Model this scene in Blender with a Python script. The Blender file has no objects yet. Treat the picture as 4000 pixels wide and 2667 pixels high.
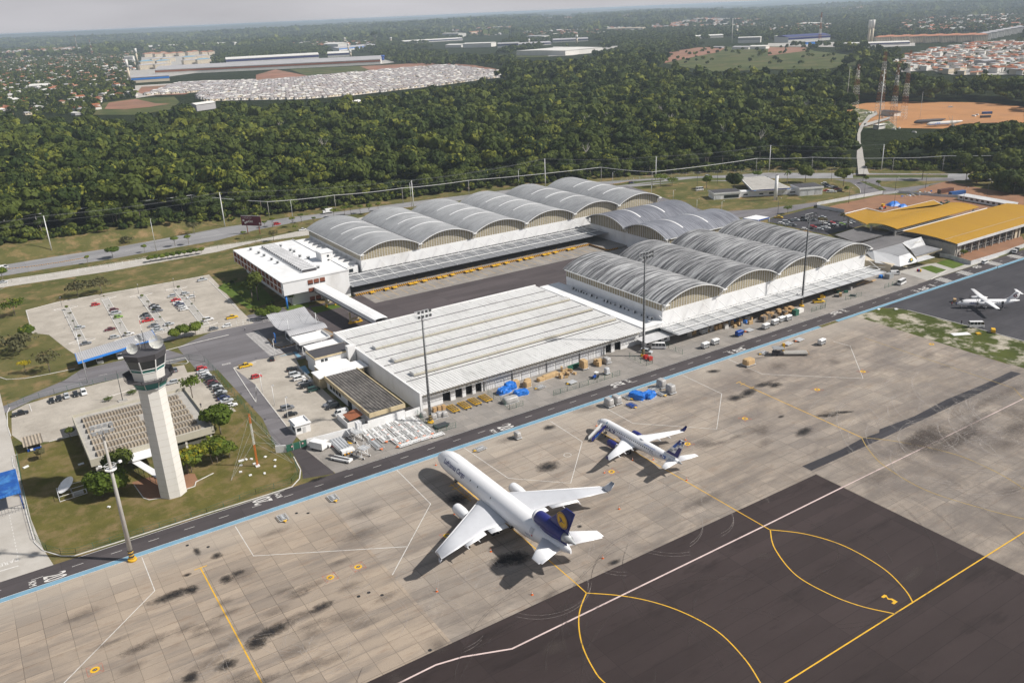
import bpy,math,random
import numpy as np
from mathutils import Matrix,Vector
R_=math.radians
PI=math.pi
random.seed(7)
rng=np.random.default_rng(7)
SC=bpy.context.scene
COL=SC.collection

# ------------------------------------------------------------------ camera
CAM_H,FPX,PITCH,ROLL,YAW=122.0,3352.0,R_(20.98),R_(2.508),R_(-32.3)
def _rot():
    cp,sp=math.cos(PITCH),math.sin(PITCH)
    fwd=np.array([0,cp,-sp]);right=np.array([1.,0,0]);up=np.array([0,sp,cp])
    c,s=math.cos(ROLL),math.sin(ROLL)
    m=np.stack([c*right-s*up,s*right+c*up,fwd],1)
    cy,sy=math.cos(YAW),math.sin(YAW)
    return np.array([[cy,-sy,0],[sy,cy,0],[0,0,1]]) @ m
CR=_rot()
cd=bpy.data.cameras.new('camera');cam=bpy.data.objects.new('camera',cd);COL.objects.link(cam)
cd.sensor_width=36;cd.lens=FPX/4000*36;cd.clip_start=1;cd.clip_end=90000
_m=Matrix.Identity(4)
for i in range(3):
    _m[i][0],_m[i][1],_m[i][2]=CR[i,0],CR[i,1],-CR[i,2]
_m[2][3]=CAM_H
cam.matrix_world=_m
SC.camera=cam
# survey helper: a sighting in the photograph -> the spot on the level z
def at(x,y,z=0.):
    d=CR @ np.array([(x-2000)/FPX,-(y-1333.5)/FPX,1.])
    t=(z-CAM_H)/d[2]
    return (float(d[0]*t),float(d[1]*t))
def g(c,r,x,y,z=0.):return at(c*1000+x/2.351,r*666.67+y/2.351,z)
def sight(P):
    q=(np.asarray(P,float)-[0,0,CAM_H]) @ CR
    return np.stack([2000+FPX*q[...,0]/q[...,2],1333.5-FPX*q[...,1]/q[...,2]],-1)

# ------------------------------------------------------------------ light
SC.view_settings.view_transform='Standard';SC.view_settings.look='None'
SC.view_settings.exposure=0.08;SC.view_settings.gamma=1
SUN_AZ=math.atan2(-0.66,0.75)      # direction the sun stands in (x, y)
SUN_EL=R_(43.5)
sv=Vector((math.cos(SUN_AZ)*math.cos(SUN_EL),math.sin(SUN_AZ)*math.cos(SUN_EL),math.sin(SUN_EL)))
sl=bpy.data.lights.new('sun','SUN');sl.energy=5.0;sl.angle=R_(1.3);sl.color=(1,.955,.89)
so=bpy.data.objects.new('sun',sl);COL.objects.link(so)
so.rotation_euler=sv.to_track_quat('Z','Y').to_euler();so.location=(0,0,400)
W=bpy.data.worlds.new('World');SC.world=W;W.use_nodes=True
wn,wl=W.node_tree.nodes,W.node_tree.links
wn.clear()
wo=wn.new('ShaderNodeOutputWorld');bg=wn.new('ShaderNodeBackground')
sky=wn.new('ShaderNodeTexSky');sky.sky_type='NISHITA';sky.sun_disc=False
sky.sun_elevation=SUN_EL;sky.sun_rotation=PI/2-SUN_AZ;sky.dust_density=4;sky.air_density=1.2
tc=wn.new('ShaderNodeTexCoord');sx=wn.new('ShaderNodeSeparateXYZ');wl.new(tc.outputs['Generated'],sx.inputs[0])
# thin cloud cover: pale near the horizon, greyer blue overhead
cr=wn.new('ShaderNodeValToRGB');wl.new(sx.outputs['Z'],cr.inputs[0])
e=cr.color_ramp.elements
e[0].position=0.0;e[0].color=(7.4,7.3,7.7,1)
e[1].position=0.6;e[1].color=(2.0,2.35,2.9,1)
e2=cr.color_ramp.elements.new(0.12);e2.color=(5.6,5.6,6.1,1)
mp=wn.new('ShaderNodeMapping');mp.inputs['Scale'].default_value=(1.6,1.6,9)
wl.new(tc.outputs['Generated'],mp.inputs[0])
nz=wn.new('ShaderNodeTexNoise');nz.inputs['Scale'].default_value=1.6;nz.inputs['Detail'].default_value=5
wl.new(mp.outputs[0],nz.inputs['Vector'])
mr=wn.new('ShaderNodeMapRange');mr.inputs['From Min'].default_value=.35;mr.inputs['From Max'].default_value=.7
mr.inputs['To Min'].default_value=.8;mr.inputs['To Max'].default_value=1.08
wl.new(nz.outputs[0],mr.inputs[0])
ml=wn.new('ShaderNodeMix');ml.data_type='RGBA';ml.blend_type='MULTIPLY';ml.inputs[0].default_value=1
wl.new(cr.outputs[0],ml.inputs[6]);wl.new(mr.outputs[0],ml.inputs[7])
mx=wn.new('ShaderNodeMix');mx.data_type='RGBA';mx.inputs[0].default_value=.82
wl.new(sky.outputs[0],mx.inputs[6]);wl.new(ml.outputs[2],mx.inputs[7])
wl.new(mx.outputs[2],bg.inputs[0]);bg.inputs[1].default_value=0.092
wl.new(bg.outputs[0],wo.inputs[0])
SC.cycles.max_bounces=5;SC.cycles.diffuse_bounces=2;SC.cycles.glossy_bounces=2
SC.cycles.transmission_bounces=2;SC.cycles.transparent_max_bounces=40;SC.cycles.volume_bounces=1
SC.cycles.use_adaptive_sampling=True;SC.cycles.adaptive_threshold=0.02

# ------------------------------------------------------------------ mesh builder
class MB:
    def __init__(s):s.v=[];s.f=[];s.m=[];s.sm=[];s.uv={}
    def add(s,V,F,mi=0,smooth=False):
        o=len(s.v);s.v+=[tuple(p) for p in V]
        for f in F:s.f.append([o+i for i in f]);s.m.append(mi);s.sm.append(smooth)
        return s
    def box(s,x0,y0,z0,x1,y1,z1,mi=0,bottom=True):
        V=[(x0,y0,z0),(x1,y0,z0),(x1,y1,z0),(x0,y1,z0),(x0,y0,z1),(x1,y0,z1),(x1,y1,z1),(x0,y1,z1)]
        F=[(4,5,6,7),(0,1,5,4),(1,2,6,5),(2,3,7,6),(3,0,4,7)]
        if bottom:F.append((3,2,1,0))
        return s.add(V,F,mi)
    def ob(s,cx,cy,cz,lx,ly,lz,a=0,mi=0,top=1.0,topy=None):
        """box centred in plan, standing on cz, turned by a; top = taper of the upper face"""
        ty=top if topy is None else topy
        c,n=math.cos(a),math.sin(a);V=[]
        for z,k,ky in ((cz,1,1),(cz+lz,top,ty)):
            for dx,dy in ((-1,-1),(1,-1),(1,1),(-1,1)):
                X,Y=dx*lx/2*k,dy*ly/2*ky
                V.append((cx+X*c-Y*n,cy+X*n+Y*c,z))
        return s.add(V,[(4,5,6,7),(0,1,5,4),(1,2,6,5),(2,3,7,6),(3,0,4,7),(3,2,1,0)],mi)
    def cyl(s,p0,p1,r0,r1=None,n=8,mi=0,caps=True,smooth=True):
        r1=r0 if r1 is None else r1
        a=Vector(p0);b=Vector(p1);d=(b-a)
        if d.length<1e-6:return s
        q=d.to_track_quat('Z','Y');V=[]
        for P,r in ((a,r0),(b,r1)):
            for i in range(n):
                t=2*PI*i/n;V.append(P+q @ Vector((r*math.cos(t),r*math.sin(t),0)))
        o=len(s.v);s.v+=[tuple(p) for p in V]
        for i in range(n):
            j=(i+1) % n;s.f.append([o+i,o+j,o+n+j,o+n+i]);s.m.append(mi);s.sm.append(smooth)
        if caps:
            s.f.append([o+i for i in range(n)][::-1]);s.f.append([o+n+i for i in range(n)])
            s.m+=[mi,mi];s.sm+=[False,False]
        return s
    def bar(s,p0,p1,w,h=None,mi=0):
        h=w if h is None else h
        a=Vector(p0);b=Vector(p1);d=b-a
        if d.length<1e-6:return s
        d.normalize();sd=d.cross(Vector((0,0,1)))
        if sd.length<1e-3:sd=Vector((1,0,0))
        sd.normalize();u=sd.cross(d)
        V=[]
        for P in (a,b):
            for i,j in ((-1,-1),(1,-1),(1,1),(-1,1)):V.append(P+sd*(i*w/2)+u*(j*h/2))
        return s.add(V,[(3,2,1,0),(4,5,6,7),(0,1,5,4),(1,2,6,5),(2,3,7,6),(3,0,4,7)],mi)
    def poly(s,P,z=0,mi=0):
        P=[(p[0],p[1],p[2] if len(p)>2 else z) for p in P]
        ar=sum(P[i][0]*P[(i+1) % len(P)][1]-P[(i+1) % len(P)][0]*P[i][1] for i in range(len(P)))
        if ar<0:P=P[::-1]
        return s.add(P,[list(range(len(P)))],mi)
    def rect(s,x0,y0,x1,y1,z=0,mi=0):return s.poly([(x0,y0),(x1,y0),(x1,y1),(x0,y1)],z,mi)
    def prism(s,P,z0,z1,mi=0,cap=True):
        ar=sum(P[i][0]*P[(i+1) % len(P)][1]-P[(i+1) % len(P)][0]*P[i][1] for i in range(len(P)))
        if ar<0:P=P[::-1]
        n=len(P);V=[(p[0],p[1],z0) for p in P]+[(p[0],p[1],z1) for p in P]
        F=[(i,(i+1) % n,n+(i+1) % n,n+i) for i in range(n)]
        if cap:F+=[list(range(n,2*n)),list(range(n))[::-1]]
        return s.add(V,F,mi)
    def ribbon(s,P,w,z=0,mi=0,closed=False,h=0):
        """flat strip (h=0) or low wall (h>0) of width w along a path"""
        n=len(P);L=[];Rr=[]
        for i in range(n):
            a=P[(i-1) % n] if (closed or i>0) else P[i];b=P[(i+1) % n] if (closed or i<n-1) else P[i]
            dx,dy=b[0]-a[0],b[1]-a[1];l=math.hypot(dx,dy) or 1
            nx,ny=-dy/l*w/2,dx/l*w/2
            zz=P[i][2] if len(P[i])>2 else z
            L.append((P[i][0]+nx,P[i][1]+ny,zz));Rr.append((P[i][0]-nx,P[i][1]-ny,zz))
        m=n if closed else n-1
        for i in range(m):
            j=(i+1) % n
            if h==0:s.add([Rr[i],Rr[j],L[j],L[i]],[(0,1,2,3)],mi)
            else:
                lo=[Rr[i],Rr[j],L[j],L[i]];up=[(p[0],p[1],p[2]+h) for p in lo]
                s.add(lo+up,[(4,5,6,7),(0,1,5,4),(1,2,6,5),(2,3,7,6),(3,0,4,7)],mi)
        return s
    def loft(s,rings,mi=0,smooth=True,cap=True,closed=True):
        n=len(rings[0]);o=len(s.v)
        for r in rings:s.v+=[tuple(p) for p in r]
        for k in range(len(rings)-1):
            for i in range(n if closed else n-1):
                j=(i+1) % n
                s.f.append([o+k*n+i,o+k*n+j,o+(k+1)*n+j,o+(k+1)*n+i]);s.m.append(mi);s.sm.append(smooth)
        if cap:
            s.f.append([o+i for i in range(n)][::-1]);s.f.append([o+(len(rings)-1)*n+i for i in range(n)])
            s.m+=[mi,mi];s.sm+=[False,False]
        return s
    def lathe(s,prof,c=(0,0,0),n=16,mi=0,cap=True):
        return s.loft([[(c[0]+r*math.cos(2*PI*i/n),c[1]+r*math.sin(2*PI*i/n),c[2]+z) for i in range(n)] for r,z in prof],mi,True,cap)
    def build(s,name,mats,parent=None,org=None,bevel=0):
        me=bpy.data.meshes.new(name)
        if org:s.v=[(p[0]-org[0],p[1]-org[1],p[2]-(org[2] if len(org)>2 else 0)) for p in s.v]
        me.from_pydata(s.v,[],s.f)
        if not isinstance(mats,(list,tuple)):mats=[mats]
        for m in mats:me.materials.append(M(m) if isinstance(m,str) else m)
        me.polygons.foreach_set('material_index',s.m);me.polygons.foreach_set('use_smooth',s.sm)
        me.update()
        o=bpy.data.objects.new(name,me);COL.objects.link(o)
        if parent is not None:o.parent=parent
        if bevel:
            b=o.modifiers.new('bevel','BEVEL');b.width=bevel;b.segments=2;b.limit_method='ANGLE'
        return o
def T(name,label,cat,loc,rz=0,group=None):
    o=bpy.data.objects.new(name,None);COL.objects.link(o)
    o.location=(loc[0],loc[1],loc[2] if len(loc)>2 else 0);o.rotation_euler=(0,0,rz)
    o.empty_display_size=.5
    o['label']=label;o['category']=cat
    if group:o['group']=group
    return o
def tag(o,label=None,cat=None,group=None,kind=None):
    for k,v in (('label',label),('category',cat),('group',group),('kind',kind)):
        if v:o[k]=v
    return o
def part(mb,name,mats,t,bevel=0):
    """a part whose shape was drawn in site coordinates, hung under the thing t (unrotated)"""
    return mb.build(name,mats,t,org=tuple(t.location),bevel=bevel)
KIDS={}
def copy_tree(o,parent=None):
    c=o.copy();COL.objects.link(c);c.parent=parent
    for ch in list(o.children):copy_tree(ch,c)
    return c
def recolor(o,i,m):
    s=o.material_slots[i];s.link='OBJECT';s.material=m
ORD=['first','second','third','fourth','fifth','sixth','seventh','eighth','ninth','tenth','eleventh','twelfth','thirteenth','fourteenth','fifteenth','sixteenth','seventeenth','eighteenth','nineteenth','twentieth']
def ordn(i):return ORD[i] if i<len(ORD) else '%dth' % (i+1)

# ------------------------------------------------------------------ materials
MATS={}
def M(n):return MATS[n]
class NT:
    def __init__(s,name):
        s.mat=bpy.data.materials.new(name);s.mat.use_nodes=True
        s.n=s.mat.node_tree.nodes;s.l=s.mat.node_tree.links
        s.b=s.n['Principled BSDF'];s.b.inputs['Specular IOR Level'].default_value=.3
        s.tc=s.n.new('ShaderNodeTexCoord');MATS[name]=s.mat
    def lk(s,a,b):s.l.new(a,b)
    def map(s,scale=(1,1,1),rot=(0,0,0),src='Object'):
        m=s.n.new('ShaderNodeMapping');m.inputs['Scale'].default_value=scale;m.inputs['Rotation'].default_value=rot
        s.lk(s.tc.outputs[src],m.inputs[0]);return m.outputs[0]
    def noise(s,sc,detail=4,rough=.6,vec=None,dist=0):
        t=s.n.new('ShaderNodeTexNoise');t.inputs['Scale'].default_value=sc;t.inputs['Detail'].default_value=detail
        t.inputs['Roughness'].default_value=rough;t.inputs['Distortion'].default_value=dist
        s.lk(vec if vec is not None else s.tc.outputs['Object'],t.inputs['Vector']);return t.outputs[0]
    def rng(s,v,a,b,c=0,d=1,clamp=True):
        r=s.n.new('ShaderNodeMapRange');r.clamp=clamp
        for k,q in zip(('From Min','From Max','To Min','To Max'),(a,b,c,d)):r.inputs[k].default_value=q
        s.lk(v,r.inputs[0]);return r.outputs[0]
    def mix(s,f,a,b,mode='MIX'):
        m=s.n.new('ShaderNodeMix');m.data_type='RGBA';m.blend_type=mode
        for i,q in ((0,f),(6,a),(7,b)):
            if isinstance(q,(int,float)):
                m.inputs[i].default_value=q if i==0 else (q,q,q,1)
            elif isinstance(q,(tuple,list)):m.inputs[i].default_value=(*q[:3],1)
            else:s.lk(q,m.inputs[i])
        return m.outputs[2]
    def math(s,op,a,b=0.):
        m=s.n.new('ShaderNodeMath');m.operation=op
        for i,q in ((0,a),(1,b)):
            if isinstance(q,(int,float)):m.inputs[i].default_value=q
            else:s.lk(q,m.inputs[i])
        return m.outputs[0]
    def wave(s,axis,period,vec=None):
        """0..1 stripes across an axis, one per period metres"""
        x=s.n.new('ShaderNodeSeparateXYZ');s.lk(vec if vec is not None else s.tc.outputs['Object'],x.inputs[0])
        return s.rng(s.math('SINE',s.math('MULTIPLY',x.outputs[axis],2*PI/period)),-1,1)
    def bump(s,h,strength=.3,dist=.1):
        b=s.n.new('ShaderNodeBump');b.inputs['Strength'].default_value=strength;b.inputs['Distance'].default_value=dist
        s.lk(h,b.inputs['Height']);s.lk(b.outputs[0],s.b.inputs['Normal'])
    def out(s,col,rough=.8,spec=None,metal=0):
        if isinstance(col,(tuple,list)):s.b.inputs['Base Color'].default_value=(*col[:3],1)
        else:s.lk(col,s.b.inputs['Base Color'])
        s.b.inputs['Roughness'].default_value=rough;s.b.inputs['Metallic'].default_value=metal
        if spec is not None:s.b.inputs['Specular IOR Level'].default_value=spec
        return s.mat
def plain(name,col,rough=.6,var=.12,sc=.7,dirt=None,dirt_amt=.5,metal=0,spec=.3,bump=0):
    t=NT(name)
    n1=t.noise(sc,5,.65)
    c=t.mix(t.rng(n1,.3,.7),tuple(q*(1-var) for q in col),tuple(min(1,q*(1+var*.6)) for q in col))
    if dirt:
        n2=t.noise(sc*.45,6,.7,vec=t.map((1,1,.35)))
        c=t.mix(t.math('MULTIPLY',t.rng(n2,.5,.72),dirt_amt),c,dirt)
    t.out(c,rough,spec,metal)
    if bump:t.bump(t.noise(sc*8,3),bump,.05)
    return t.mat
P_=plain
P_('white_wall',(.78,.78,.78),.75,.05,.15,(.45,.43,.4),.5)
P_('faded_yellow',(.4,.28,.09),.85,.2,1,(.27,.23,.17),.7)
P_('white_paint',(.8,.8,.79),.5,.05,1.0,(.5,.48,.44),.3)
P_('white_line',(.66,.64,.61),.8,.12,1.3,(.33,.3,.27),.85)
P_('white_roof',(.8,.8,.8),.7,.05,.1,(.42,.42,.41),.4)
P_('cream',(.56,.46,.29),.8,.12,.6,(.18,.15,.12),.6)
P_('beige',(.47,.44,.36),.8,.08,.4,(.3,.28,.24),.4)
P_('tower_white',(.68,.66,.62),.75,.04,.25,(.5,.48,.43),.35)
P_('concrete',(.42,.4,.37),.9,.15,.5,(.2,.19,.17),.5)
P_('grey_metal',(.36,.37,.38),.5,.1,1.2,(.2,.2,.2),.4,metal=.3)
P_('pale_metal',(.6,.61,.62),.45,.08,1.2,(.33,.33,.32),.4,metal=.3)
P_('dark_metal',(.07,.075,.08),.5,.2,1.5,metal=.2)
P_('charcoal',(.075,.072,.078),.7,.2,.5)
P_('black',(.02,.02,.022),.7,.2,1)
P_('rubber',(.03,.03,.032),.85,.2,2)
P_('yellow_paint',(.72,.42,.025),.6,.12,1.2,(.25,.17,.06),.5)
P_('yellow_line',(.75,.43,.03),.8,.15,1.2,(.33,.25,.13),.6)
P_('orange_paint',(.75,.17,.03),.6,.1,2)
P_('red_paint',(.5,.03,.025),.4,.1,1)
P_('red_line',(.45,.12,.07),.8,.15,1.5,(.35,.27,.22),.6)
P_('pink_line',(.66,.52,.49),.8,.12,.5,(.35,.27,.26),.6)
P_('blue_paint',(.015,.07,.32),.45,.12,.6)
P_('bright_blue',(.03,.2,.62),.5,.1,.8)
P_('navy',(.018,.022,.16),.3,.1,.8,spec=.5)
P_('tarp',(.02,.17,.6),.45,.25,1.2,spec=.4)
P_('green_steel',(.03,.12,.08),.6,.15,1.5)
P_('wood',(.5,.33,.17),.8,.2,1.5)
P_('carton',(.52,.36,.19),.85,.2,2.2,(.28,.19,.1),.4)
P_('soil',(.27,.145,.085),.95,.2,.12,(.3,.14,.07),.6,bump=.3)
P_('orange_soil',(.43,.21,.085),.95,.16,.03,(.3,.16,.09),.6,bump=.2)
P_('red_soil',(.3,.15,.1),.95,.3,.012,(.16,.13,.07),.9)
P_('trunk',(.2,.17,.14),.9,.2,2)
P_('pale_trunk',(.42,.39,.35),.9,.2,2)
P_('brick_brown',(.2,.065,.035),.85,.2,2.5,(.1,.04,.025),.5)
P_('rust',(.33,.12,.06),.8,.2,2)
P_('silver_wrap',(.43,.42,.41),.35,.25,2.6,(.2,.19,.18),.5,spec=.5)
P_('plane_white',(.82,.82,.83),.3,.02,.4,spec=.5)
P_('plane_grey',(.55,.56,.59),.35,.04,.6,(.4,.4,.42),.3,spec=.5)
P_('glass_dark',(.02,.026,.03),.12,.1,.5,spec=.6)
P_('glass_green',(.03,.15,.13),.12,.1,.5,spec=.6)
P_('terracotta',(.45,.2,.12),.85,.15,.2,(.25,.13,.09),.5)
P_('farwhite',(.7,.68,.64),.8,.06,.05,(.5,.47,.43),.4)
P_('fargrey',(.4,.39,.4),.8,.08,.05,(.28,.27,.27),.4)
P_('farcream',(.6,.52,.4),.8,.1,.05)
P_('path',(.42,.4,.37),.9,.1,.3,(.3,.28,.25),.5)
def mk_ground():
    t=NT('concrete_apron')
    x=t.n.new('ShaderNodeSeparateXYZ');t.lk(t.tc.outputs['Object'],x.inputs[0])
    def brick(w,h,ox,oy,c1,c2,mo,ms=.045):
        b=t.n.new('ShaderNodeTexBrick');b.offset=0;b.squash=1
        m=t.n.new('ShaderNodeMapping');m.inputs['Location'].default_value=(ox,oy,0);t.lk(t.tc.outputs['Object'],m.inputs[0])
        nn=t.n.new('ShaderNodeTexNoise');nn.inputs['Scale'].default_value=.35;t.lk(t.tc.outputs['Object'],nn.inputs['Vector'])
        va=t.n.new('ShaderNodeVectorMath');va.operation='MULTIPLY_ADD';t.lk(nn.outputs[1],va.inputs[0]);va.inputs[1].default_value=(.16,.16,0);t.lk(m.outputs[0],va.inputs[2])
        t.lk(va.outputs[0],b.inputs['Vector'])
        for k,q in (('Color1',c1),('Color2',c2),('Mortar',mo)):b.inputs[k].default_value=(*q,1)
        b.inputs['Scale'].default_value=1;b.inputs['Brick Width'].default_value=w;b.inputs['Row Height'].default_value=h
        b.inputs['Mortar Size'].default_value=ms;b.inputs['Mortar Smooth'].default_value=.6;b.inputs['Bias'].default_value=0
        return b.outputs[0]
    a=brick(5.0,3.75,1.25,0.2,(.385,.312,.243),(.262,.218,.178),(.11,.09,.072),.075)
    b=brick(7.3,3.75,2.9,3.4,(.375,.322,.27),(.262,.23,.2),(.12,.103,.09),.09)
    c=t.mix(t.math('GREATER_THAN',x.outputs[0],64.5),a,b)
    # cleaner pale lane beside the blue strip, warmer and dirtier further out
    lane=t.rng(x.outputs[1],190,198,0,1)
    n0=t.noise(.045,6,.65)
    c=t.mix(t.rng(n0,.38,.64),c,t.mix(.5,c,(.4,.325,.25)))
    # long smears along the slab rows
    st=t.noise(1,7,.68,vec=t.map((.028,.16,1)))
    c=t.mix(t.math('MULTIPLY',t.rng(st,.47,.64),.8),c,(.185,.16,.14))
    st2=t.noise(1,6,.7,vec=t.map((.16,.55,1),(0,0,.2)))
    c=t.mix(t.math('MULTIPLY',t.rng(st2,.54,.66),.45),c,(.24,.17,.12))
    sp=t.noise(2.3,8,.8)
    c=t.mix(t.math('MULTIPLY',t.rng(sp,.56,.7),.6),c,(.12,.1,.085))
    # heavily used right hand stand area: dark rubber haze
    far=t.rng(x.outputs[0],176,190)
    rb=t.noise(.055,6,.7,dist=.6)
    c=t.mix(t.math('MULTIPLY',t.math('MULTIPLY',t.rng(rb,.4,.62),far),.62),c,(.15,.13,.12))
    low=t.math('MULTIPLY',t.rng(x.outputs[1],160,134),t.math('GREATER_THAN',x.outputs[0],64.5))
    c=t.mix(t.math('MULTIPLY',t.math('MULTIPLY',low,t.rng(t.noise(.09,7,.72,dist=.8),.36,.6)),.55),c,(.14,.122,.11))
    c=t.mix(t.math('MULTIPLY',lane,.4),c,(.45,.4,.34))
    fine=t.noise(9,4,.7)
    c=t.mix(.5,c,t.mix(t.rng(fine,.3,.7),(.3,.3,.3),(.75,.75,.75)),'OVERLAY')
    t.out(c,.85,.2)
    t=NT('yard_concrete')
    b=t.n.new('ShaderNodeTexBrick');b.offset=0;t.lk(t.tc.outputs['Object'],b.inputs['Vector'])
    for k,q in (('Color1',(.33,.3,.27)),('Color2',(.27,.25,.23)),('Mortar',(.15,.14,.13))):b.inputs[k].default_value=(*q,1)
    b.inputs['Scale'].default_value=1;b.inputs['Brick Width'].default_value=4.5;b.inputs['Row Height'].default_value=3.6;b.inputs['Mortar Size'].default_value=.035
    n0=t.noise(.12,7,.7);c=t.mix(t.math('MULTIPLY',t.rng(n0,.45,.7),.6),b.outputs[0],(.16,.145,.13))
    t.out(t.mix(t.math('MULTIPLY',t.rng(t.noise(3,5,.8),.6,.75),.5),c,(.12,.1,.09)),.9,.2)
    def asph(name,base,patch,blotch=.5,sc=.03):
        t=NT(name)
        n0=t.noise(sc,7,.65,vec=t.map((.5,1.3,1)))
        c=t.mix(t.rng(n0,.36,.66),base,patch)
        b=t.n.new('ShaderNodeTexBrick');b.offset=0;t.lk(t.map((1,1,1)),b.inputs['Vector'])
        for k,q in (('Color1',(.38,.38,.38)),('Color2',(.6,.6,.6)),('Mortar',(.22,.22,.22))):b.inputs[k].default_value=(*q,1)
        b.inputs['Scale'].default_value=1;b.inputs['Brick Width'].default_value=22;b.inputs['Row Height'].default_value=4.2;b.inputs['Mortar Size'].default_value=.07
        c=t.mix(.55,c,b.outputs[0],'OVERLAY')
        n1=t.noise(sc*6,6,.7,vec=t.map((.35,1.4,1),(0,0,.12)))
        c=t.mix(t.math('MULTIPLY',t.rng(n1,.55,.72),blotch),c,tuple(q*.45 for q in base))
        n3=t.noise(5,4,.8);c=t.mix(.35,c,t.mix(t.rng(n3,.3,.7),0.3,0.7),'OVERLAY')
        t.out(c,.8,.25)
    asph('taxi_asphalt',(.032,.023,.022),(.052,.038,.037),.7,.02)
    asph('road_asphalt',(.058,.05,.052),(.082,.071,.073),.3,.08)
    asph('yard_asphalt',(.072,.06,.061),(.1,.083,.085),.3,.04)
    asph('highway_asphalt',(.24,.235,.24),(.3,.295,.3),.2,.05)
    asph('grey_asphalt',(.15,.14,.145),(.2,.19,.2),.3,.05)
    asph('dark_lot',(.045,.043,.049),(.07,.067,.074),.4,.06)
    asph('patch_asphalt',(.035,.033,.038),(.055,.052,.058),.5,.1)
    t=NT('paver')
    n0=t.noise(.09,7,.7);c=t.mix(t.rng(n0,.35,.65),(.34,.305,.26),(.49,.445,.385))
    n1=t.noise(1.2,6,.75,vec=t.map((1,.35,1)));c=t.mix(t.math('MULTIPLY',t.rng(n1,.55,.7),.5),c,(.25,.23,.21))
    t.out(t.mix(.3,c,t.mix(t.rng(t.noise(6,3),.3,.7),.3,.7),'OVERLAY'),.9,.2)
    t=NT('sandy');n0=t.noise(.1,6,.7);t.out(t.mix(t.rng(n0,.35,.65),(.4,.37,.33),(.5,.47,.43)),.9,.2)
    t=NT('pale_blue')
    n0=t.noise(.6,6,.75,vec=t.map((.4,1,1)));c=t.mix(t.rng(n0,.35,.6),(.13,.27,.38),(.2,.36,.47))
    c=t.mix(t.math('MULTIPLY',t.rng(t.noise(1.6,7,.8),.56,.68),.7),c,(.33,.33,.32));t.out(c,.85,.2)
    def grass(name,a,b,dry,dr=(.52,.66),sc=.08,bm=.35):
        t=NT(name)
        c=t.mix(t.rng(t.noise(sc,7,.7),.38,.62),a,b)
        c=t.mix(t.rng(t.noise(sc*1.9,6,.7),*dr),c,dry)
        c=t.mix(.6,c,t.mix(t.rng(t.noise(4,6,.8),.3,.7),.25,.75),'OVERLAY')
        t.out(c,.95,.1);t.bump(t.noise(3,5,.8),bm,.3)
    grass('lawn',(.088,.088,.022),(.145,.125,.038),(.21,.155,.075),(.46,.64))
    grass('lawn_green',(.075,.12,.02),(.11,.155,.03),(.2,.17,.07),(.6,.75))
    grass('dry_grass',(.08,.088,.026),(.145,.13,.05),(.26,.18,.09),(.5,.66),.05)
    grass('patchy_grass',(.05,.065,.015),(.085,.1,.025),(.42,.38,.31),(.5,.6),.05)
    grass('meadow',(.05,.07,.022),(.1,.11,.04),(.15,.12,.06),(.5,.66),.012)
    # far land
    t=NT('land')
    n0=t.noise(.004,8,.7);n1=t.noise(.02,8,.75);n2=t.noise(.0009,6,.6,vec=t.map((1,1.6,1)))
    c=t.mix(t.rng(n1,.3,.7),(.018,.027,.012),(.05,.065,.024))
    c=t.mix(t.math('MULTIPLY',t.rng(n0,.62,.75),.55),c,(.2,.14,.08))
    c=t.mix(t.math('MULTIPLY',t.rng(n2,.62,.72),.6),c,(.36,.3,.24))
    t.out(c,1,.05);t.bump(n1,1,25)
mk_ground()
def corrugated(name,axis,period,col,dark,amt=.5,streak=(.12,3.5),lo=.45,hi=.66,bump=.4,rough=.6,stripe=.25,extra=None,grime=None):
    """sheet roofing: ribs across `axis`, weather streaks running down the sheet"""
    t=NT(name)
    sc=[streak[0]]*3;sc[axis]=streak[1]
    n0=t.noise(1,6,.7,vec=t.map(tuple(sc)))
    w=t.wave(axis,period)
    c=t.mix(t.math('MULTIPLY',t.rng(n0,lo,hi),amt),col,dark)
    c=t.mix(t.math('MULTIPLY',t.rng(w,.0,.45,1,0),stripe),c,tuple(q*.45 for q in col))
    n1=t.noise(.08,6,.7);c=t.mix(t.math('MULTIPLY',t.rng(n1,.45,.7),.4),c,grime or tuple(q*.6 for q in dark))
    oi=t.n.new('ShaderNodeObjectInfo');c=t.mix(t.rng(oi.outputs['Random'],0,1,0,.3),c,tuple(q*.75 for q in dark))
    t.out(c,rough,.3);t.bump(w,bump,period*.25)
    return t.mat
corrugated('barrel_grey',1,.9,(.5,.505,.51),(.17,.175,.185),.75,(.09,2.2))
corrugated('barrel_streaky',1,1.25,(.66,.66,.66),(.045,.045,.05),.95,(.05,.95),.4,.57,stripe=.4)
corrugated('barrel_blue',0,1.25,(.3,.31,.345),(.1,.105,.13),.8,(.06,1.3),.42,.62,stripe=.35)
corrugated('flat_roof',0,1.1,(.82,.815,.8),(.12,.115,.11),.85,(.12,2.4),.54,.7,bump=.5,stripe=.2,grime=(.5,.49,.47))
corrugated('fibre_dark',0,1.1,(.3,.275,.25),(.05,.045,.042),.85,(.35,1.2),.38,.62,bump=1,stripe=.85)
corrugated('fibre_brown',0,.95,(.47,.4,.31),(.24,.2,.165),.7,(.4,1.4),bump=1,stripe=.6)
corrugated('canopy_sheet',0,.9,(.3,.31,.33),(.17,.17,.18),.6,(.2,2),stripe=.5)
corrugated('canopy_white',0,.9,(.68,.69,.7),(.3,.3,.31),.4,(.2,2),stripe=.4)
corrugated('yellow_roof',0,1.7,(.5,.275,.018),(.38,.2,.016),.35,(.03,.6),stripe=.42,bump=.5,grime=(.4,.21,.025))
corrugated('old_roof',1,1.2,(.2,.19,.19),(.1,.096,.096),.6,(.05,1),stripe=.3)
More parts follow.
